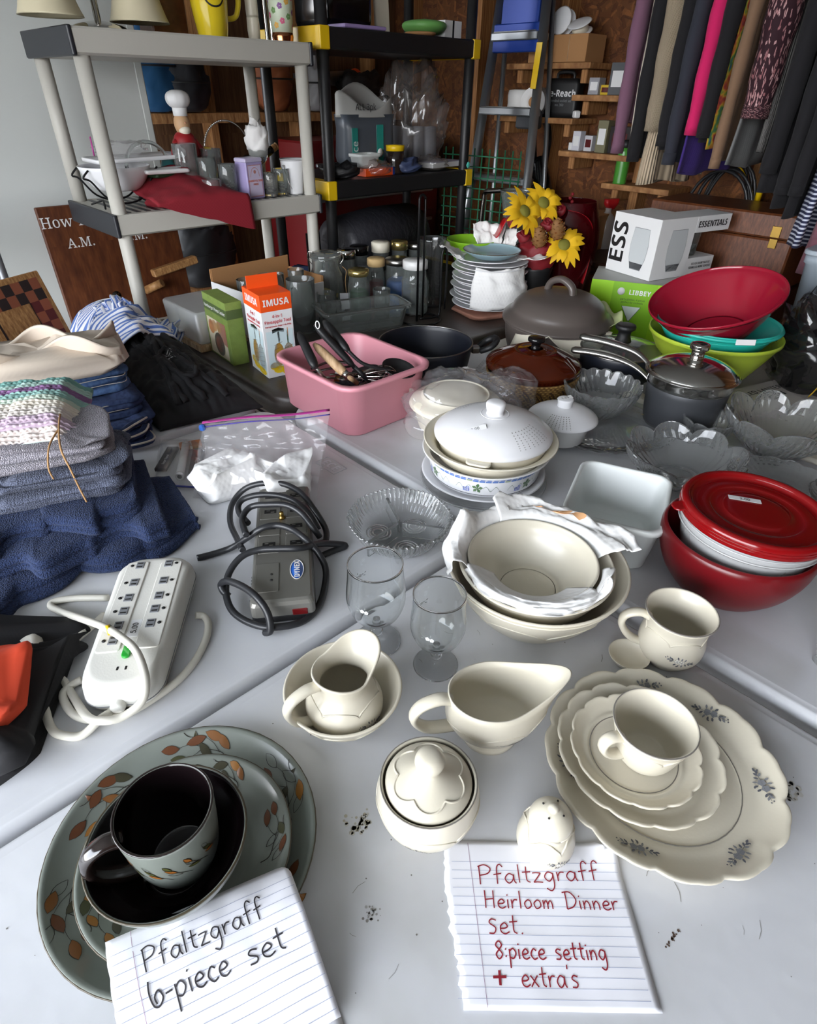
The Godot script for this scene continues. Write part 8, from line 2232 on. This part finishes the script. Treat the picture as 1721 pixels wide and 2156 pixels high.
	single("paddle", "tall cream paddle standing on the top black shelf", "paddle", slab(0.07, 0.3, 0.02, 0.008, 0.004), M.cream_plastic, BS(0.01, 0.06, y), Vector3(0, TH, 0.08))
	single("green_dish", "green oval dish on the top black shelf", "dish", lathe(spl([[0, 0], [0.06, 0.0], [0.09, 0.02], [0.08, 0.04], [0, 0.05]], 3), 28), mt(rgb(110, 170, 90), 0.4), BS(0.22, 0.08, y + 0.012))
	single("brown_dish", "brown stone dish beneath the green one", "dish", lathe(spl([[0, 0], [0.05, 0.0], [0.06, 0.012], [0, 0.014]], 3), 24), M.cardboard, BS(0.14, 0.14, y))
	b = carton("white_carton", "white carton at the far end of the top black shelf", BS(0.33, 0.1, y), TH, 0.1, 0.06, 0.08, M.white_card)
	part(b, "black_strap", box(0.012, 0.061, 0.081, 0.001), M.black)
	# below: rolled bag, tool chest, folded chair
	b = thing("sleeping_bag", "rolled black sleeping bag with gathered end", "sleeping bag", W(1.93, -2.26, 0.725), TH + 0.15)
	part(b, "roll", tube([Vector3(-0.27, 0.14, 0), Vector3(-0.25, 0.14, 0), Vector3(0.0, 0.145, 0), Vector3(0.24, 0.14, 0), Vector3(0.29, 0.14, 0)], [0.09, 0.13, 0.14, 0.135, 0.07], 28), mt(rgb(38, 38, 44), 0.5, 0, {"bump": X.soft, "bs": 0.3, "tri": 6.0}))
	part(b, "lining_end", crumple_mesh(Vector3(0.035, 0.12, 0.05), 3.0, 0.3), M.tp, Vector3(0.285, 0.06, 0.02))
	b = thing("tool_chest", "red steel tool chest with drawers behind the shelves", "tool chest", W(2.27, -2.82), TH)
	part(b, "cabinet", box(0.9, 1.24, 0.36, 0.008), M.shop_red)
	for i in 7:
		var d := part(b, "drawer", box(0.83, 0.12, 0.02, 0.004), M.shop_red, Vector3(0, 0.15 + 0.148 * i, 0.18))
		part(d, "pull", box(0.78, 0.018, 0.02, 0.004), M.alu, Vector3(0, 0.096, 0.012))
	b = thing("camp_chair", "folded dark blue camp chair under the shelves", "chair", W(1.53, -2.28, 0.0), TH + 0.2)
	part(b, "fabric", softslab(0.1, 0.16, 0.7, 7.0, 0.02, 0.01), mt(rgb(24, 44, 84), 0.8), Vector3(0, 0.1, 0))
	for i in 3:
		part(b, "frame_tube", tube([Vector3(-0.05 + 0.05 * i, 0, 0.09), Vector3(-0.02 + 0.03 * i, 0.95, 0.06)], 0.009, 8), M.black_metal)

func end_wall() -> void:
	# shelves fixed to the strand-board wall: [s, t0, t1, y]
	var e_sh := [[-2.25, -1.8, 1.345], [-1.82, -1.5, 1.432], [-1.85, -1.5, 1.222], [-1.6, -1.28, 1.114], [-2.2, -1.75, 1.545]]
	for i in 5:
		var e: Array = e_sh[i]
		var o := thing("wall_shelf", ["wall shelf carrying the black tool case", "small upper wall shelf with parts boxes", "small wall shelf with red and black cartons", "lowest wall shelf with spray cans", "top wall shelf with the cardboard box"][i], "shelf", W(2.79, (e[0] + e[1]) / 2, e[2] - 0.022), TH)
		part(o, "board", box(0.2, 0.022, e[1] - e[0], 0.002), M.shelfwood)
		part(o, "bracket", box(0.16, 0.05, 0.03, 0.002), M.stud, Vector3(0.02, -0.05, (e[1] - e[0]) / 2 - 0.05))
		part(o, "bracket", box(0.16, 0.05, 0.03, 0.002), M.stud, Vector3(0.02, -0.05, -(e[1] - e[0]) / 2 + 0.05))
	var c := thing("cardboard_tray", "brown cardboard carton on the top wall shelf", "box", W(2.76, -1.93, 1.546), TH)
	part(c, "carton", box(0.14, 0.095, 0.3, 0.002), M.cardboard)
	part(c, "flap_line", box(0.002, 0.09, 0.003, 0.0005), M.palewood, Vector3(-0.07, 0.002, 0.06))
	for i in 2:
		var r := thing("cable_reel", ["upright white reel on the cardboard carton", "white reel lying before the upright one"][i], "reel", W(2.74, -1.95 + 0.09 * i, 1.642 + (0.045 if i == 0 else 0.022)), TH)
		r.rotation.z = 1.35 if i == 0 else 0.5
		part(r, "flange", lathe(spl([[0, 0], [0.044, 0.0], [0.046, 0.004], [0, 0.006]], 2), 28), M.white_pot, Vector3(0, -0.02, 0))
		part(r, "flange", lathe(spl([[0, 0], [0.044, 0.0], [0.046, 0.004], [0, 0.006]], 2), 28), M.white_pot, Vector3(0, 0.014, 0))
		part(r, "core", lathe([[0, -0.016], [0.034, -0.016], [0.034, 0.016], [0, 0.016]], 24), M.cream_plastic)
	c = thing("toilet_roll", "white toilet paper roll beside the black tool case", "roll", W(2.72, -2.03, 1.346 + 0.056), TH + 0.35)
	c.rotation.z = PI / 2
	part(c, "paper", lathe(spl([[0.02, -0.05], [0.054, -0.05], [0.056, -0.047], [0.056, 0.047], [0.054, 0.05], [0.02, 0.05], [0.02, -0.05]], 2), 36), M.tp)
	part(c, "core_hole", lathe([[0, -0.049], [0.0205, -0.049], [0.0205, 0.051], [0, 0.051]], 20), M.cardboard)
	c = thing("toilet_roll", "white paper roll behind the ladder on the wall shelf", "roll", W(2.76, -2.16, 1.346 + 0.05), TH)
	part(c, "paper", lathe(spl([[0, -0.05], [0.053, -0.05], [0.054, 0.0], [0.053, 0.05], [0, 0.05]], 2), 30), M.tp)
	c = thing("tool_case", "black plastic tool case with white lettering", "case", W(2.76, -1.91, 1.346), TH - PI / 2 + 0.12)
	part(c, "case_body", loft([ring(0.15, 0.06, 0, 0.012), ring(0.165, 0.065, 0.02, 0.015), ring(0.165, 0.065, 0.125, 0.015), ring(0.14, 0.055, 0.145, 0.012)]), M.black)
	part(c, "handle", tube(spl([Vector3(-0.04, 0.14, 0), Vector3(-0.034, 0.165, 0), Vector3(0.034, 0.165, 0), Vector3(0.04, 0.14, 0)], 4), 0.007, 8, Vector3.BACK), M.black)
	part(c, "lettering", text("Re-Reach", 0.034, 0.0006, false, true), M.white_card, Vector3(0, 0.09, 0.0335))
	part(c, "small_lettering", text("extended socket set\nno. 360", 0.013, 0.0005), mt(rgb(120, 122, 126), 0.5), Vector3(0, 0.055, 0.0335))
	single("dice", "white dotted cube beside the black tool case", "dice", box(0.028, 0.028, 0.028, 0.004), M.white_card, W(2.74, -1.815, 1.346), Vector3(0, 0.3, 0))
	c = thing("bench_vise", "dark clamp hanging under the toilet roll", "clamp", W(2.64, -2.0, 1.25), TH)
	part(c, "jaw", box(0.06, 0.07, 0.11, 0.006), M.grey_anod, Vector3(0, 0.05, 0))
	part(c, "screw", tube([Vector3(0, 0.06, 0.03), Vector3(0, -0.08, 0.03)], 0.006, 8, Vector3.RIGHT), M.steel)
	var small := [
		["clear parts box with grey lid on the small upper shelf", -1.74, 1.433, 0.05, 0.06, 0.05, rgb(150, 150, 156)], ["yellow carton at the front of the small upper shelf", -1.69, 1.433, 0.05, 0.035, 0.06, rgb(206, 176, 40)], ["dark grey parts box stacked high on the upper shelf", -1.63, 1.433, 0.06, 0.11, 0.07, rgb(86, 88, 92)], ["black carton at the garment end of the upper shelf", -1.56, 1.433, 0.06, 0.06, 0.06, rgb(50, 48, 50)],
		["white and navy carton at one end of the middle small shelf", -1.79, 1.223, 0.04, 0.075, 0.04, rgb(206, 206, 214)], ["white carton with black cap on the middle small shelf", -1.74, 1.223, 0.035, 0.06, 0.04, rgb(196, 196, 200)], ["olive tin on the middle small shelf", -1.66, 1.223, 0.05, 0.12, 0.05, rgb(120, 116, 90)], ["red and black carton with white lettering on the middle small shelf", -1.58, 1.223, 0.06, 0.1, 0.1, rgb(36, 30, 32)], ["short white carton at the front of the middle small shelf", -1.81, 1.223, 0.03, 0.03, 0.04, rgb(220, 220, 220)]]
	for i in small.size():
		var e: Array = small[i]
		var o := carton("parts_box", e[0], W(2.75 + 0.02 * (i % 2), e[1], e[2]), TH, e[3], e[4], e[5], mt(e[6], 0.4))
		part(o, "label", box(0.001, e[4] * 0.5, e[5] * 0.7, 0.0003), M.white_card if i % 2 == 0 else M.shop_red, Vector3(-e[3] / 2, e[4] * 0.25, 0))
	c = thing("spray_can", "green aerosol can on the lowest wall shelf", "spray can", W(2.72, -1.53, 1.115))
	part(c, "can", lathe(spl([[0, 0], [0.026, 0.0], [0.028, 0.004], [0.028, 0.12], [0.02, 0.135], [0, 0.136]], 2), 24), mt(rgb(70, 140, 50), 0.3))
	part(c, "cap", lathe(spl([[0, 0.13], [0.018, 0.132], [0.018, 0.16], [0, 0.163]], 2), 18), M.black)
	c = thing("spray_bottle", "clear spray bottle with red trigger below the shelves", "spray bottle", W(2.62, -1.5, 0.87), 0.5)
	part(c, "bottle", lathe(spl([[0, 0], [0.035, 0.0], [0.038, 0.01], [0.036, 0.11], [0.014, 0.145], [0.014, 0.16], [0, 0.16]], 3), 24), M.clear_plastic)
	part(c, "trigger_head", loft([ring(0.03, 0.025, 0.155, 0.008), ring(0.07, 0.028, 0.175, 0.01), ring(0.075, 0.026, 0.195, 0.01)]), mt(rgb(176, 24, 30), 0.4), Vector3(0.01, 0, 0))
	c = carton("open_carton", "worn open cardboard carton behind the sunflowers", W(2.56, -1.62, 0.87), TH + 0.1, 0.22, 0.14, 0.28, M.cardboard)
	part(c, "flap", box(0.12, 0.003, 0.3, 0.001), M.cardboard, Vector3(-0.15, 0.12, 0), Vector3(0, 0, 0.5))
	# hanging black cords and brush
	c = thing("cord_coil", "coiled black cords hanging on the end wall", "cord", W(2.72, -1.06, 1.05), TH)
	for i in 7:
		part(c, "cord_loop", tube(arc(Vector3(-0.01 * i, 0.0, 0.012 * (i % 3)), 1.0, 0, TAU * 27 / 28, 27, Vector3(0, 0.19 - 0.006 * i, 0), Vector3(0, 0.02 * sin(i), 0.085 + 0.006 * i)), 0.006, 7, Vector3.RIGHT, 1.0, true), M.yellow if i == 3 else M.black_cord)
	c = thing("hand_brush", "wiry hand brush with yellow grip hanging beside the cords", "brush", W(2.7, -0.93, 0.98), TH)
	part(c, "grip", tube([Vector3(0, 0.22, 0), Vector3(0, 0.13, 0)], 0.012, 8, Vector3.RIGHT), M.yellow)
	for i in 14:
		part(c, "bristle", tube([Vector3(0, 0.14, 0.0), Vector3(0.02 * sin(i * 2.0), 0.0, -0.05 + 0.0075 * i)], 0.003, 5, Vector3.RIGHT), M.twine)
	# stepladder
	var l := thing("stepladder", "aluminium stepladder with blue top step", "ladder", W(2.55, -2.08), TH)
	l.rotation.z = -0.03
	for s in [-1, 1]:
		part(l, "front_rail", tube([Vector3(-0.08, 0, 0.25 * s), Vector3(0.02, 1.85, 0.115 * s)], 0.024, 4, Vector3.RIGHT, 1.4), M.alu)
		part(l, "rear_rail", tube([Vector3(0.24, 0, 0.22 * s), Vector3(0.06, 1.8, 0.115 * s)], 0.012, 6, Vector3.RIGHT), M.alu)
		if s > 0:
			part(l, "warning_label", box(0.002, 0.16, 0.03, 0.0005), M.yellow, Vector3(-0.035, 1.45, 0.145 * s), Vector3(0, 0, -0.05))
	for i in 6:
		var y := 0.27 + 0.27 * i
		var st := part(l, "step", box(0.09, 0.03, 0.47 - 0.044 * i, 0.004), M.alu, Vector3(-0.06 + 0.015 * i, y, 0))
		part(st, "tread", box(0.085, 0.003, 0.45 - 0.044 * i, 0.001), M.steel, Vector3(0, 0.03, 0))
	part(l, "top_step", box(0.2, 0.05, 0.3, 0.01), M.blue_metal, Vector3(0.02, 1.85, 0), Vector3.ZERO, "blue plastic top step")
	part(l, "bracket", box(0.03, 0.1, 0.25, 0.004), M.blue_metal, Vector3(0.0, 1.58, 0), Vector3.ZERO, "blue plastic bracket")
	part(l, "tool_tray", box(0.05, 0.24, 0.2, 0.008), M.blue_metal, Vector3(0.02, 1.66, 0), Vector3.ZERO, "blue plastic tray")
	# green wire panels
	var g := thing("grid_screen", "green wire grid panel between shelf and ladder", "wire screen", W(2.47, -2.12), TH - PI / 2 + 0.2)
	for i in 11:
		part(g, "wire", tube([Vector3(-0.2 + 0.04 * i, 0.45, 0), Vector3(-0.2 + 0.04 * i, 1.22, 0)], 0.0032, 6, Vector3.RIGHT), M.wire_green)
	for i in 17:
		part(g, "wire", tube([Vector3(-0.21, 0.47 + 0.045 * i, 0.006), Vector3(0.21, 0.47 + 0.045 * i, 0.006)], 0.0032, 6), M.wire_green)
	c = thing("hand_vacuum", "black and teal handheld vacuum standing behind the carafe", "vacuum", W(2.74, -1.98, 0.9), TH)
	part(c, "body", tube(spl([Vector3(0, 0.0, 0.05), Vector3(0, 0.15, 0.03), Vector3(0, 0.28, -0.02)], 4), [0.05, 0.052, 0.053, 0.052, 0.05, 0.046, 0.042, 0.036, 0.03], 14, Vector3.RIGHT), M.black_gloss)
	part(c, "grip_loop", tube(spl([Vector3(0, 0.24, 0.02), Vector3(0, 0.36, 0.03), Vector3(0, 0.44, -0.01), Vector3(0, 0.4, -0.06), Vector3(0, 0.27, -0.04)], 5), 0.016, 10, Vector3.RIGHT), M.black)
	part(c, "teal_band", lathe([[0, 0.06], [0.054, 0.06], [0.055, 0.11], [0, 0.11]], 20), mt(rgb(24, 96, 100), 0.3), Vector3(0, 0, 0.04))
	c = thing("tubular_frame", "bent chrome tube frame behind the sunflowers", "frame", W(2.29, -1.62, 0.74), TH)
	part(c, "tube_bend", tube(spl([Vector3(-0.02, 0.0, -0.3), Vector3(-0.02, 0.3, -0.3), Vector3(-0.02, 0.345, -0.25), Vector3(-0.02, 0.36, 0.0), Vector3(-0.02, 0.34, 0.06), Vector3(-0.02, 0.3, 0.07), Vector3(-0.02, 0.0, 0.07)], 5), 0.011, 10, Vector3.RIGHT), M.chrome)
	part(c, "tube_brace", tube([Vector3(-0.02, 0.1, -0.3), Vector3(-0.02, 0.1, 0.07)], 0.008, 8), M.chrome)
	# cabinet, chest and neighbours
	c = thing("cabinet", "dark wooden cabinet behind the glassware cartons", "cabinet", W(2.57, -1.23), TH)
	part(c, "body", box(0.42, 0.845, 1.12, 0.006), mt(rgb(70, 44, 28), 0.5, 0, {"tex": X.wood, "tri": Vector3(3, 1, 3)}))
	part(c, "top", box(0.44, 0.024, 1.14, 0.004), mt(rgb(70, 44, 28), 0.5, 0, {"tex": X.wood, "tri": Vector3(3, 1, 3)}), Vector3(0, 0.845, 0))
	for i in 3:
		var d := part(c, "door", box(0.018, 0.78, 0.35, 0.004), M.signwood, Vector3(-0.215, 0.04, -0.37 + 0.37 * i))
		part(d, "knob", lathe(spl([[0, 0], [0.012, 0.004], [0.012, 0.014], [0, 0.018]], 2), 14), M.brass, Vector3(-0.02, 0.4, 0.18), Vector3(0, 0, PI / 2))
	c = thing("wooden_chest", "cedar chest with brass latch on the dark cabinet", "chest", W(2.52, -0.93, 0.87), TH)
	part(c, "body", box(0.26, 0.17, 0.52, 0.006), M.chestwood)
	part(c, "lid", box(0.27, 0.075, 0.53, 0.006), M.chestwood, Vector3(0, 0.173, 0))
	for s in [-1, 1]:
		var la := part(c, "latch", box(0.004, 0.035, 0.03, 0.001), M.brass, Vector3(-0.137, 0.178, 0.2 * s))
		part(la, "hasp", box(0.004, 0.03, 0.026, 0.001), M.brass, Vector3(0.003, -0.034, 0))
	c = thing("storage_tote", "pale grey-blue plastic tote behind the mixing bowls", "tote", W(2.2, -0.37, TB), TH)
	part(c, "tote_body", loft([ring(0.2, 0.3, 0, 0.03), ring(0.24, 0.34, 0.3, 0.03), ring(0.25, 0.35, 0.305, 0.03), ring(0.25, 0.35, 0.325, 0.03)]), mt(rgb(150, 160, 170), 0.5))
	part(c, "lid", slab(0.26, 0.015, 0.36, 0.03, 0.004), mt(rgb(160, 170, 180), 0.5), Vector3(0, 0.325, 0))
	c = thing("wicker_hamper", "brown wicker basket with loose straw behind the burgundy bowl", "basket", W(2.1, -0.72, TB), TH)
	part(c, "weave_body", lathe(wall(spl([[0, 0], [0.1, 0.0], [0.12, 0.02], [0.14, 0.15], [0.13, 0.19]], 3), 0.008, 0.01), 40), M.basket)
	for i in 9:
		part(c, "straw_loop", tube(arc(Vector3(0.12 * cos(i * 0.7), 0.19, 0.12 * sin(i * 0.7)), 0.02, 0, PI, 8, Vector3(cos(i), 0, sin(i)), Vector3.UP), 0.003, 5), M.twine)
	part(c, "straw_fill", crumple_mesh(Vector3(0.12, 0.09, 0.12), 14.0, 0.3), M.basket, Vector3(0, 0.13, 0))
	c = thing("wrapped_appliance", "black appliance wrapped in shiny clear film beside the bowls", "appliance", W(1.98, -0.36, TB), TH)
	crumple(c, "black_body", M.black_gloss, Vector3.ZERO, Vector3(0.17, 0.235, 0.14), 51.0, 0.25, 40, 26, 0.5)
	part(c, "handle", tube(spl([Vector3(0.1, 0.2, -0.12), Vector3(0.1, 0.28, -0.08), Vector3(0.08, 0.3, 0.02), Vector3(0.05, 0.28, 0.1)], 5), 0.02, 12), M.black)
	crumple(c, "film", mt(rgb(70, 68, 68), 0.1, 0, {"alpha": 0.1}), Vector3.ZERO, Vector3(0.18, 0.24, 0.15), 57.0, 0.3, 44, 28, 0.5)
	part(c, "yellow_tie", tube(spl([Vector3(-0.16, 0.03, 0.02), Vector3(-0.14, 0.12, 0.06), Vector3(-0.15, 0.03, 0.08)], 5), 0.002, 5), M.yellow)
	c = thing("picture_book", "blue-green picture book standing at the photo edge", "book", W(1.78, -0.17, TB), TH + 0.2)
	c.rotation.x = -0.4
	part(c, "cover", box(0.2, 0.14, 0.012, 0.002), mt(rgb(40, 84, 104), 0.3, 0, {"tex": X.denim, "tri": 6.0}))
	part(c, "edge", box(0.2, 0.02, 0.0125, 0.002), mt(rgb(220, 206, 140), 0.4), Vector3(0, 0.125, 0))

func rear_wall() -> void:
	# sign leaning on the drywall behind the grey shelf
	var o := thing("wooden_sign", "brown wooden sign lettered in white behind the grey shelf", "sign", W(0.885, -2.56, 0.45), TH)
	o.rotation.x = -0.06
	part(o, "board", box(0.5, 0.63, 0.02, 0.003), M.signwood)
	part(o, "lettering", text("How To Tell Time", 0.049, 0.001, true), M.white_card, Vector3(-0.045, 0.578, 0.0106))
	part(o, "lettering", text("A.M.         P.M.", 0.045, 0.001, true), M.white_card, Vector3(-0.03, 0.505, 0.0106))
	for e in [[-0.06, 0.3], [0.04, 0.16]]:
		part(o, "knot", lathe([[0, 0], [0.016, 0], [0.018, 0.001], [0, 0.001]], 14), M.darkglaze, Vector3(e[0], e[1], 0.0105), Vector3(PI / 2, 0, 0))
	part(o, "peg", tube([Vector3(0.06, 0.3, 0.01), Vector3(0.11, 0.33, 0.07)], 0.016, 10), M.lightwood)
	part(o, "ledge", box(0.2, 0.03, 0.04, 0.004), M.lightwood, Vector3(0.2, 0.36, 0.02), Vector3(0, 0, 0.15))
	# dim things on the framed wall beyond
	var its := [["bright blue tarp folded on the framed wall shelf", 1.35, 1.32, rgb(20, 70, 110), Vector3(0.12, 0.3, 0.06)], ["black round helmet-like bag on the framed wall shelf", 1.5, 1.32, rgb(24, 24, 30), Vector3(0.1, 0.2, 0.07)], ["clear bag of orange-handled tools on the framed wall shelf", 1.95, 1.32, rgb(150, 84, 50), Vector3(0.1, 0.24, 0.06)], ["white sack leaning on the framed wall shelf", 2.2, 1.32, rgb(150, 148, 150), Vector3(0.07, 0.22, 0.06)], ["dark duffel on the framed wall shelf", 2.5, 1.32, rgb(30, 26, 26), Vector3(0.14, 0.16, 0.07)], ["dark bundle on the lower framed wall shelf", 1.45, 0.57, rgb(26, 26, 30), Vector3(0.16, 0.3, 0.07)]]
	for i in its.size():
		var e: Array = its[i]
		var b := thing("stored_bundle", e[0], "bundle", W(e[1], -3.04, e[2] + 0.022), TH, "stored things on the framed wall")
		crumple(b, "wrap", mt(e[3], 0.6), Vector3.ZERO, e[4], 60.0 + i * 3, 0.25, 28, 18, 0.5)
		part(b, "tie", tube(arc(Vector3(0, e[4].y * 0.55, 0), 1.0, 0, TAU * 15 / 16, 15, Vector3(e[4].x * 1.1, 0, 0), Vector3(0, 0, e[4].z * 1.2)), 0.004, 6, Vector3.UP, 1.0, true), M.black)
	o = thing("hand_saw", "hand saw with orange grip hanging on the framed wall", "saw", W(2.3, -3.08, 1.5), TH)
	part(o, "blade", prism([[-0.2, 0], [0.16, -0.02], [0.16, 0.06], [-0.2, 0.02]], 0.002), M.steel, Vector3.ZERO, Vector3(PI / 2, 0, 0))
	part(o, "grip", tube(arc(Vector3(0.2, -0.02, 0), 0.04, 0, TAU * 15 / 16, 15), 0.012, 8, Vector3.BACK, 1.0, true), M.orange_card)

func garment(label: String, kind: String, t: float, hem: float, th: float, mat: Material, sleeve: float, sd: float, fat := 1.0) -> void:
	var o := thing(kind, label, "garment", W(2.42, t), TH, "garments on the rail")
	var rings := []
	for j in 19:
		var f := j / 18.0
		var y := lerpf(hem, 1.86, f)
		var w := 0.215 * (1.0 - 0.75 * smoothstep(0.88, 1.0, f)) * (0.94 + 0.08 * (1.0 - f))
		var q := []
		for i in 40:
			var a := TAU * i / 40
			var x := w * cos(a)
			var wave := 0.35 * th * sin(x * 48.0 + sd + f * 1.2) * (1.0 - 0.7 * f)
			q.append(Vector3(x + 0.004 * sin(f * 9 + sd), y + 0.008 * sin(x * 20.0 + sd) * (1.0 - f), th * 0.5 * signf(sin(a)) * pow(absf(sin(a)), 0.6) + wave + 0.012 * sin(f * 3.0 + sd)))
		rings.append(q)
	part(o, "body", loft(rings), mat)
	if sleeve > 0.0:
		var pts := spl([Vector3(-0.19, 1.84, 0), Vector3(-0.225, 1.7, 0.004), Vector3(-0.235, lerpf(sleeve, 1.7, 0.5), 0.006), Vector3(-0.225, sleeve, 0.004)], 5)
		var rr := []
		for i in pts.size():
			rr.append(fat * lerpf(0.036, 0.024, float(i) / pts.size()) + 0.0025 * sin(i * 1.7 + sd))
		part(o, "sleeve", tube(pts, rr, 12, Vector3.BACK, 0.75), mat)
		part(o, "cuff", tube([pts[-1] + Vector3(0, 0.03, 0), pts[-1] + Vector3(0, -0.004, 0)], 0.026 * fat, 12, Vector3.BACK, 0.75), mat)
	part(o, "hanger_hook", tube([Vector3(0, 1.85, 0), Vector3(0, 1.9, 0)] + arc(Vector3(0.014, 1.915, 0), 0.016, PI, -0.6, 8), 0.002, 6, Vector3.BACK), M.chrome)

func clothes() -> void:
	var r := thing("clothes_rail", "chrome rail carrying the hanging garments", "rail", W(2.42, -0.9), TH)
	part(r, "bar", tube([Vector3(0, 1.918, -0.75), Vector3(0, 1.918, 0.8)], 0.012, 10), M.chrome)
	for s in [-1, 1]:
		part(r, "hanging_rod", tube([Vector3(0.0, 1.91, 0.7 * s), Vector3(0, 2.5, 0.7 * s)], 0.008, 8, Vector3.RIGHT), M.chrome)
	var cl := func(c: Color, sc := 14.0) -> StandardMaterial3D: return mt(c, 0.95, 0, {"sheen": 0.3, "bump": X.weave, "bs": 0.03, "tri": sc})
	var rib := func(c: Color) -> StandardMaterial3D: return mt(c, 0.95, 0, {"sheen": 0.3, "bump": X.rib, "bs": 0.3, "uv": Vector2(60, 1)})
	var fr := RandomNumberGenerator.new()
	fr.seed = 77
	var fim := Image.create(256, 256, false, Image.FORMAT_RGB8)
	fim.fill(rgb(44, 12, 24))
	for i in 260:
		var c := Vector2(fr.randf() * 256, fr.randf() * 256)
		var col := rgb(216, 178, 176).lerp(rgb(150, 96, 100), fr.randf())
		var d := Vector2.from_angle(fr.randf() * TAU)
		for a in range(-7, 8):
			for b in range(-3, 4):
				if a * a / 49.0 + b * b / 9.0 < 1.0:
					var p := c + d * a + d.orthogonal() * b
					fim.set_pixel(posmod(int(p.x), 256), posmod(int(p.y), 256), col)
	var floral := mt(Color.WHITE, 0.85, 0, {"tex": ImageTexture.create_from_image(fim), "uv": Vector2(2.2, 1.3)})
	var stripe := mt(Color.WHITE, 0.9, 0, {"tex": img(4, 16, func(_x, yy): return rgb(36, 40, 70) if yy < 9 else rgb(196, 200, 214)), "uv": Vector2(1, 70)})
	var mix := mt(Color.WHITE, 0.85, 0, {"tex": ramp_tex(0.02, [rgb(40, 60, 130), rgb(60, 110, 60), rgb(190, 150, 40), rgb(150, 50, 40), rgb(30, 40, 70)], 128, FastNoiseLite.TYPE_SIMPLEX, 3, 61), "uv": Vector2(3, 3)})
	var black: StandardMaterial3D = cl.call(rgb(22, 21, 25))
	garment("dusty mauve fleece top nearest the wall shelves", "fleece_top", -1.27, 1.36, 0.045, cl.call(rgb(120, 84, 104)), 1.27, 1.0)
	garment("cream open shirt between the mauve and black tops", "cream_shirt", -1.235, 1.27, 0.016, cl.call(rgb(206, 196, 178)), 0.0, 2.0)
	garment("black blouse beside the cream shirt", "black_blouse", -1.205, 1.26, 0.034, black, 1.25, 3.0)
	garment("oatmeal ribbed long cardigan with the lowest hem", "ribbed_cardigan", -1.155, 1.18, 0.05, rib.call(rgb(190, 172, 146)), 1.34, 4.0, 1.25)
	garment("black knit top beside the ribbed cardigan", "knit_top", -1.11, 1.28, 0.034, black, 1.3, 5.0)
	garment("charcoal speckled sweater beside the pink cardigan", "charcoal_sweater", -1.075, 1.25, 0.034, cl.call(rgb(44, 46, 56)), 1.25, 6.0)
	garment("purple dress showing below the pink cardigan", "purple_dress", -1.045, 1.22, 0.02, cl.call(rgb(62, 40, 120)), 0.0, 7.0)
	garment("bright pink cardigan with a bunched collar", "pink_cardigan", -1.02, 1.335, 0.03, cl.call(rgb(206, 28, 96)), 1.335, 8.0)
	garment("black jacket behind the pink cardigan", "black_jacket", -0.98, 1.32, 0.034, black, 1.33, 9.0)
	garment("multicoloured printed scarf top", "printed_top", -0.95, 1.3, 0.018, mix, 0.0, 10.0)
	garment("tan wool coat beside the printed scarf top", "tan_coat", -0.92, 1.26, 0.034, cl.call(rgb(126, 98, 76)), 1.25, 11.0, 0.8)
	garment("grey lace top behind the floral blouse", "lace_top", -0.885, 1.25, 0.02, cl.call(rgb(116, 116, 116)), 0.0, 12.0)
	garment("dark floral blouse with pale petals", "floral_blouse", -0.84, 1.39, 0.07, floral, 1.385, 13.0, 1.9)
	garment("grey crinkled scarf below the floral blouse", "crinkled_scarf", -0.805, 1.3, 0.034, rib.call(rgb(104, 102, 100)), 0.0, 14.0)
	garment("long black coat beside the crinkled scarf", "black_coat", -0.755, 1.2, 0.045, black, 1.25, 15.0, 1.2)
	garment("black trousers with fringe beside the striped shirt", "fringed_trousers", -0.7, 1.16, 0.034, black, 1.2, 16.0)
	garment("black tunic with white buttons along its front", "buttoned_tunic", -0.66, 1.13, 0.03, black, 1.2, 17.0)
	garment("navy and white striped shirt near the photo edge", "striped_tee", -0.615, 1.05, 0.04, stripe, 0.0, 18.0)
	garment("mauve dress nearest the photo edge", "mauve_dress", -0.555, 0.98, 0.06, cl.call(rgb(130, 84, 96)), 1.1, 19.0)
	garment("dark plum top hanging past the photo edge", "plum_top", -0.49, 1.05, 0.04, cl.call(rgb(90, 56, 66)), 1.15, 20.0)

func backdrop() -> void:
	grey_shelf()
	black_shelf()
	end_wall()
	rear_wall()
	clothes()

func _ready() -> void:
	rng.seed = 99
	textures()
	materials()
	view_and_light()
	shell()
	tables()
	front()
	mid()
	laundry()
	back_table()
	backdrop()
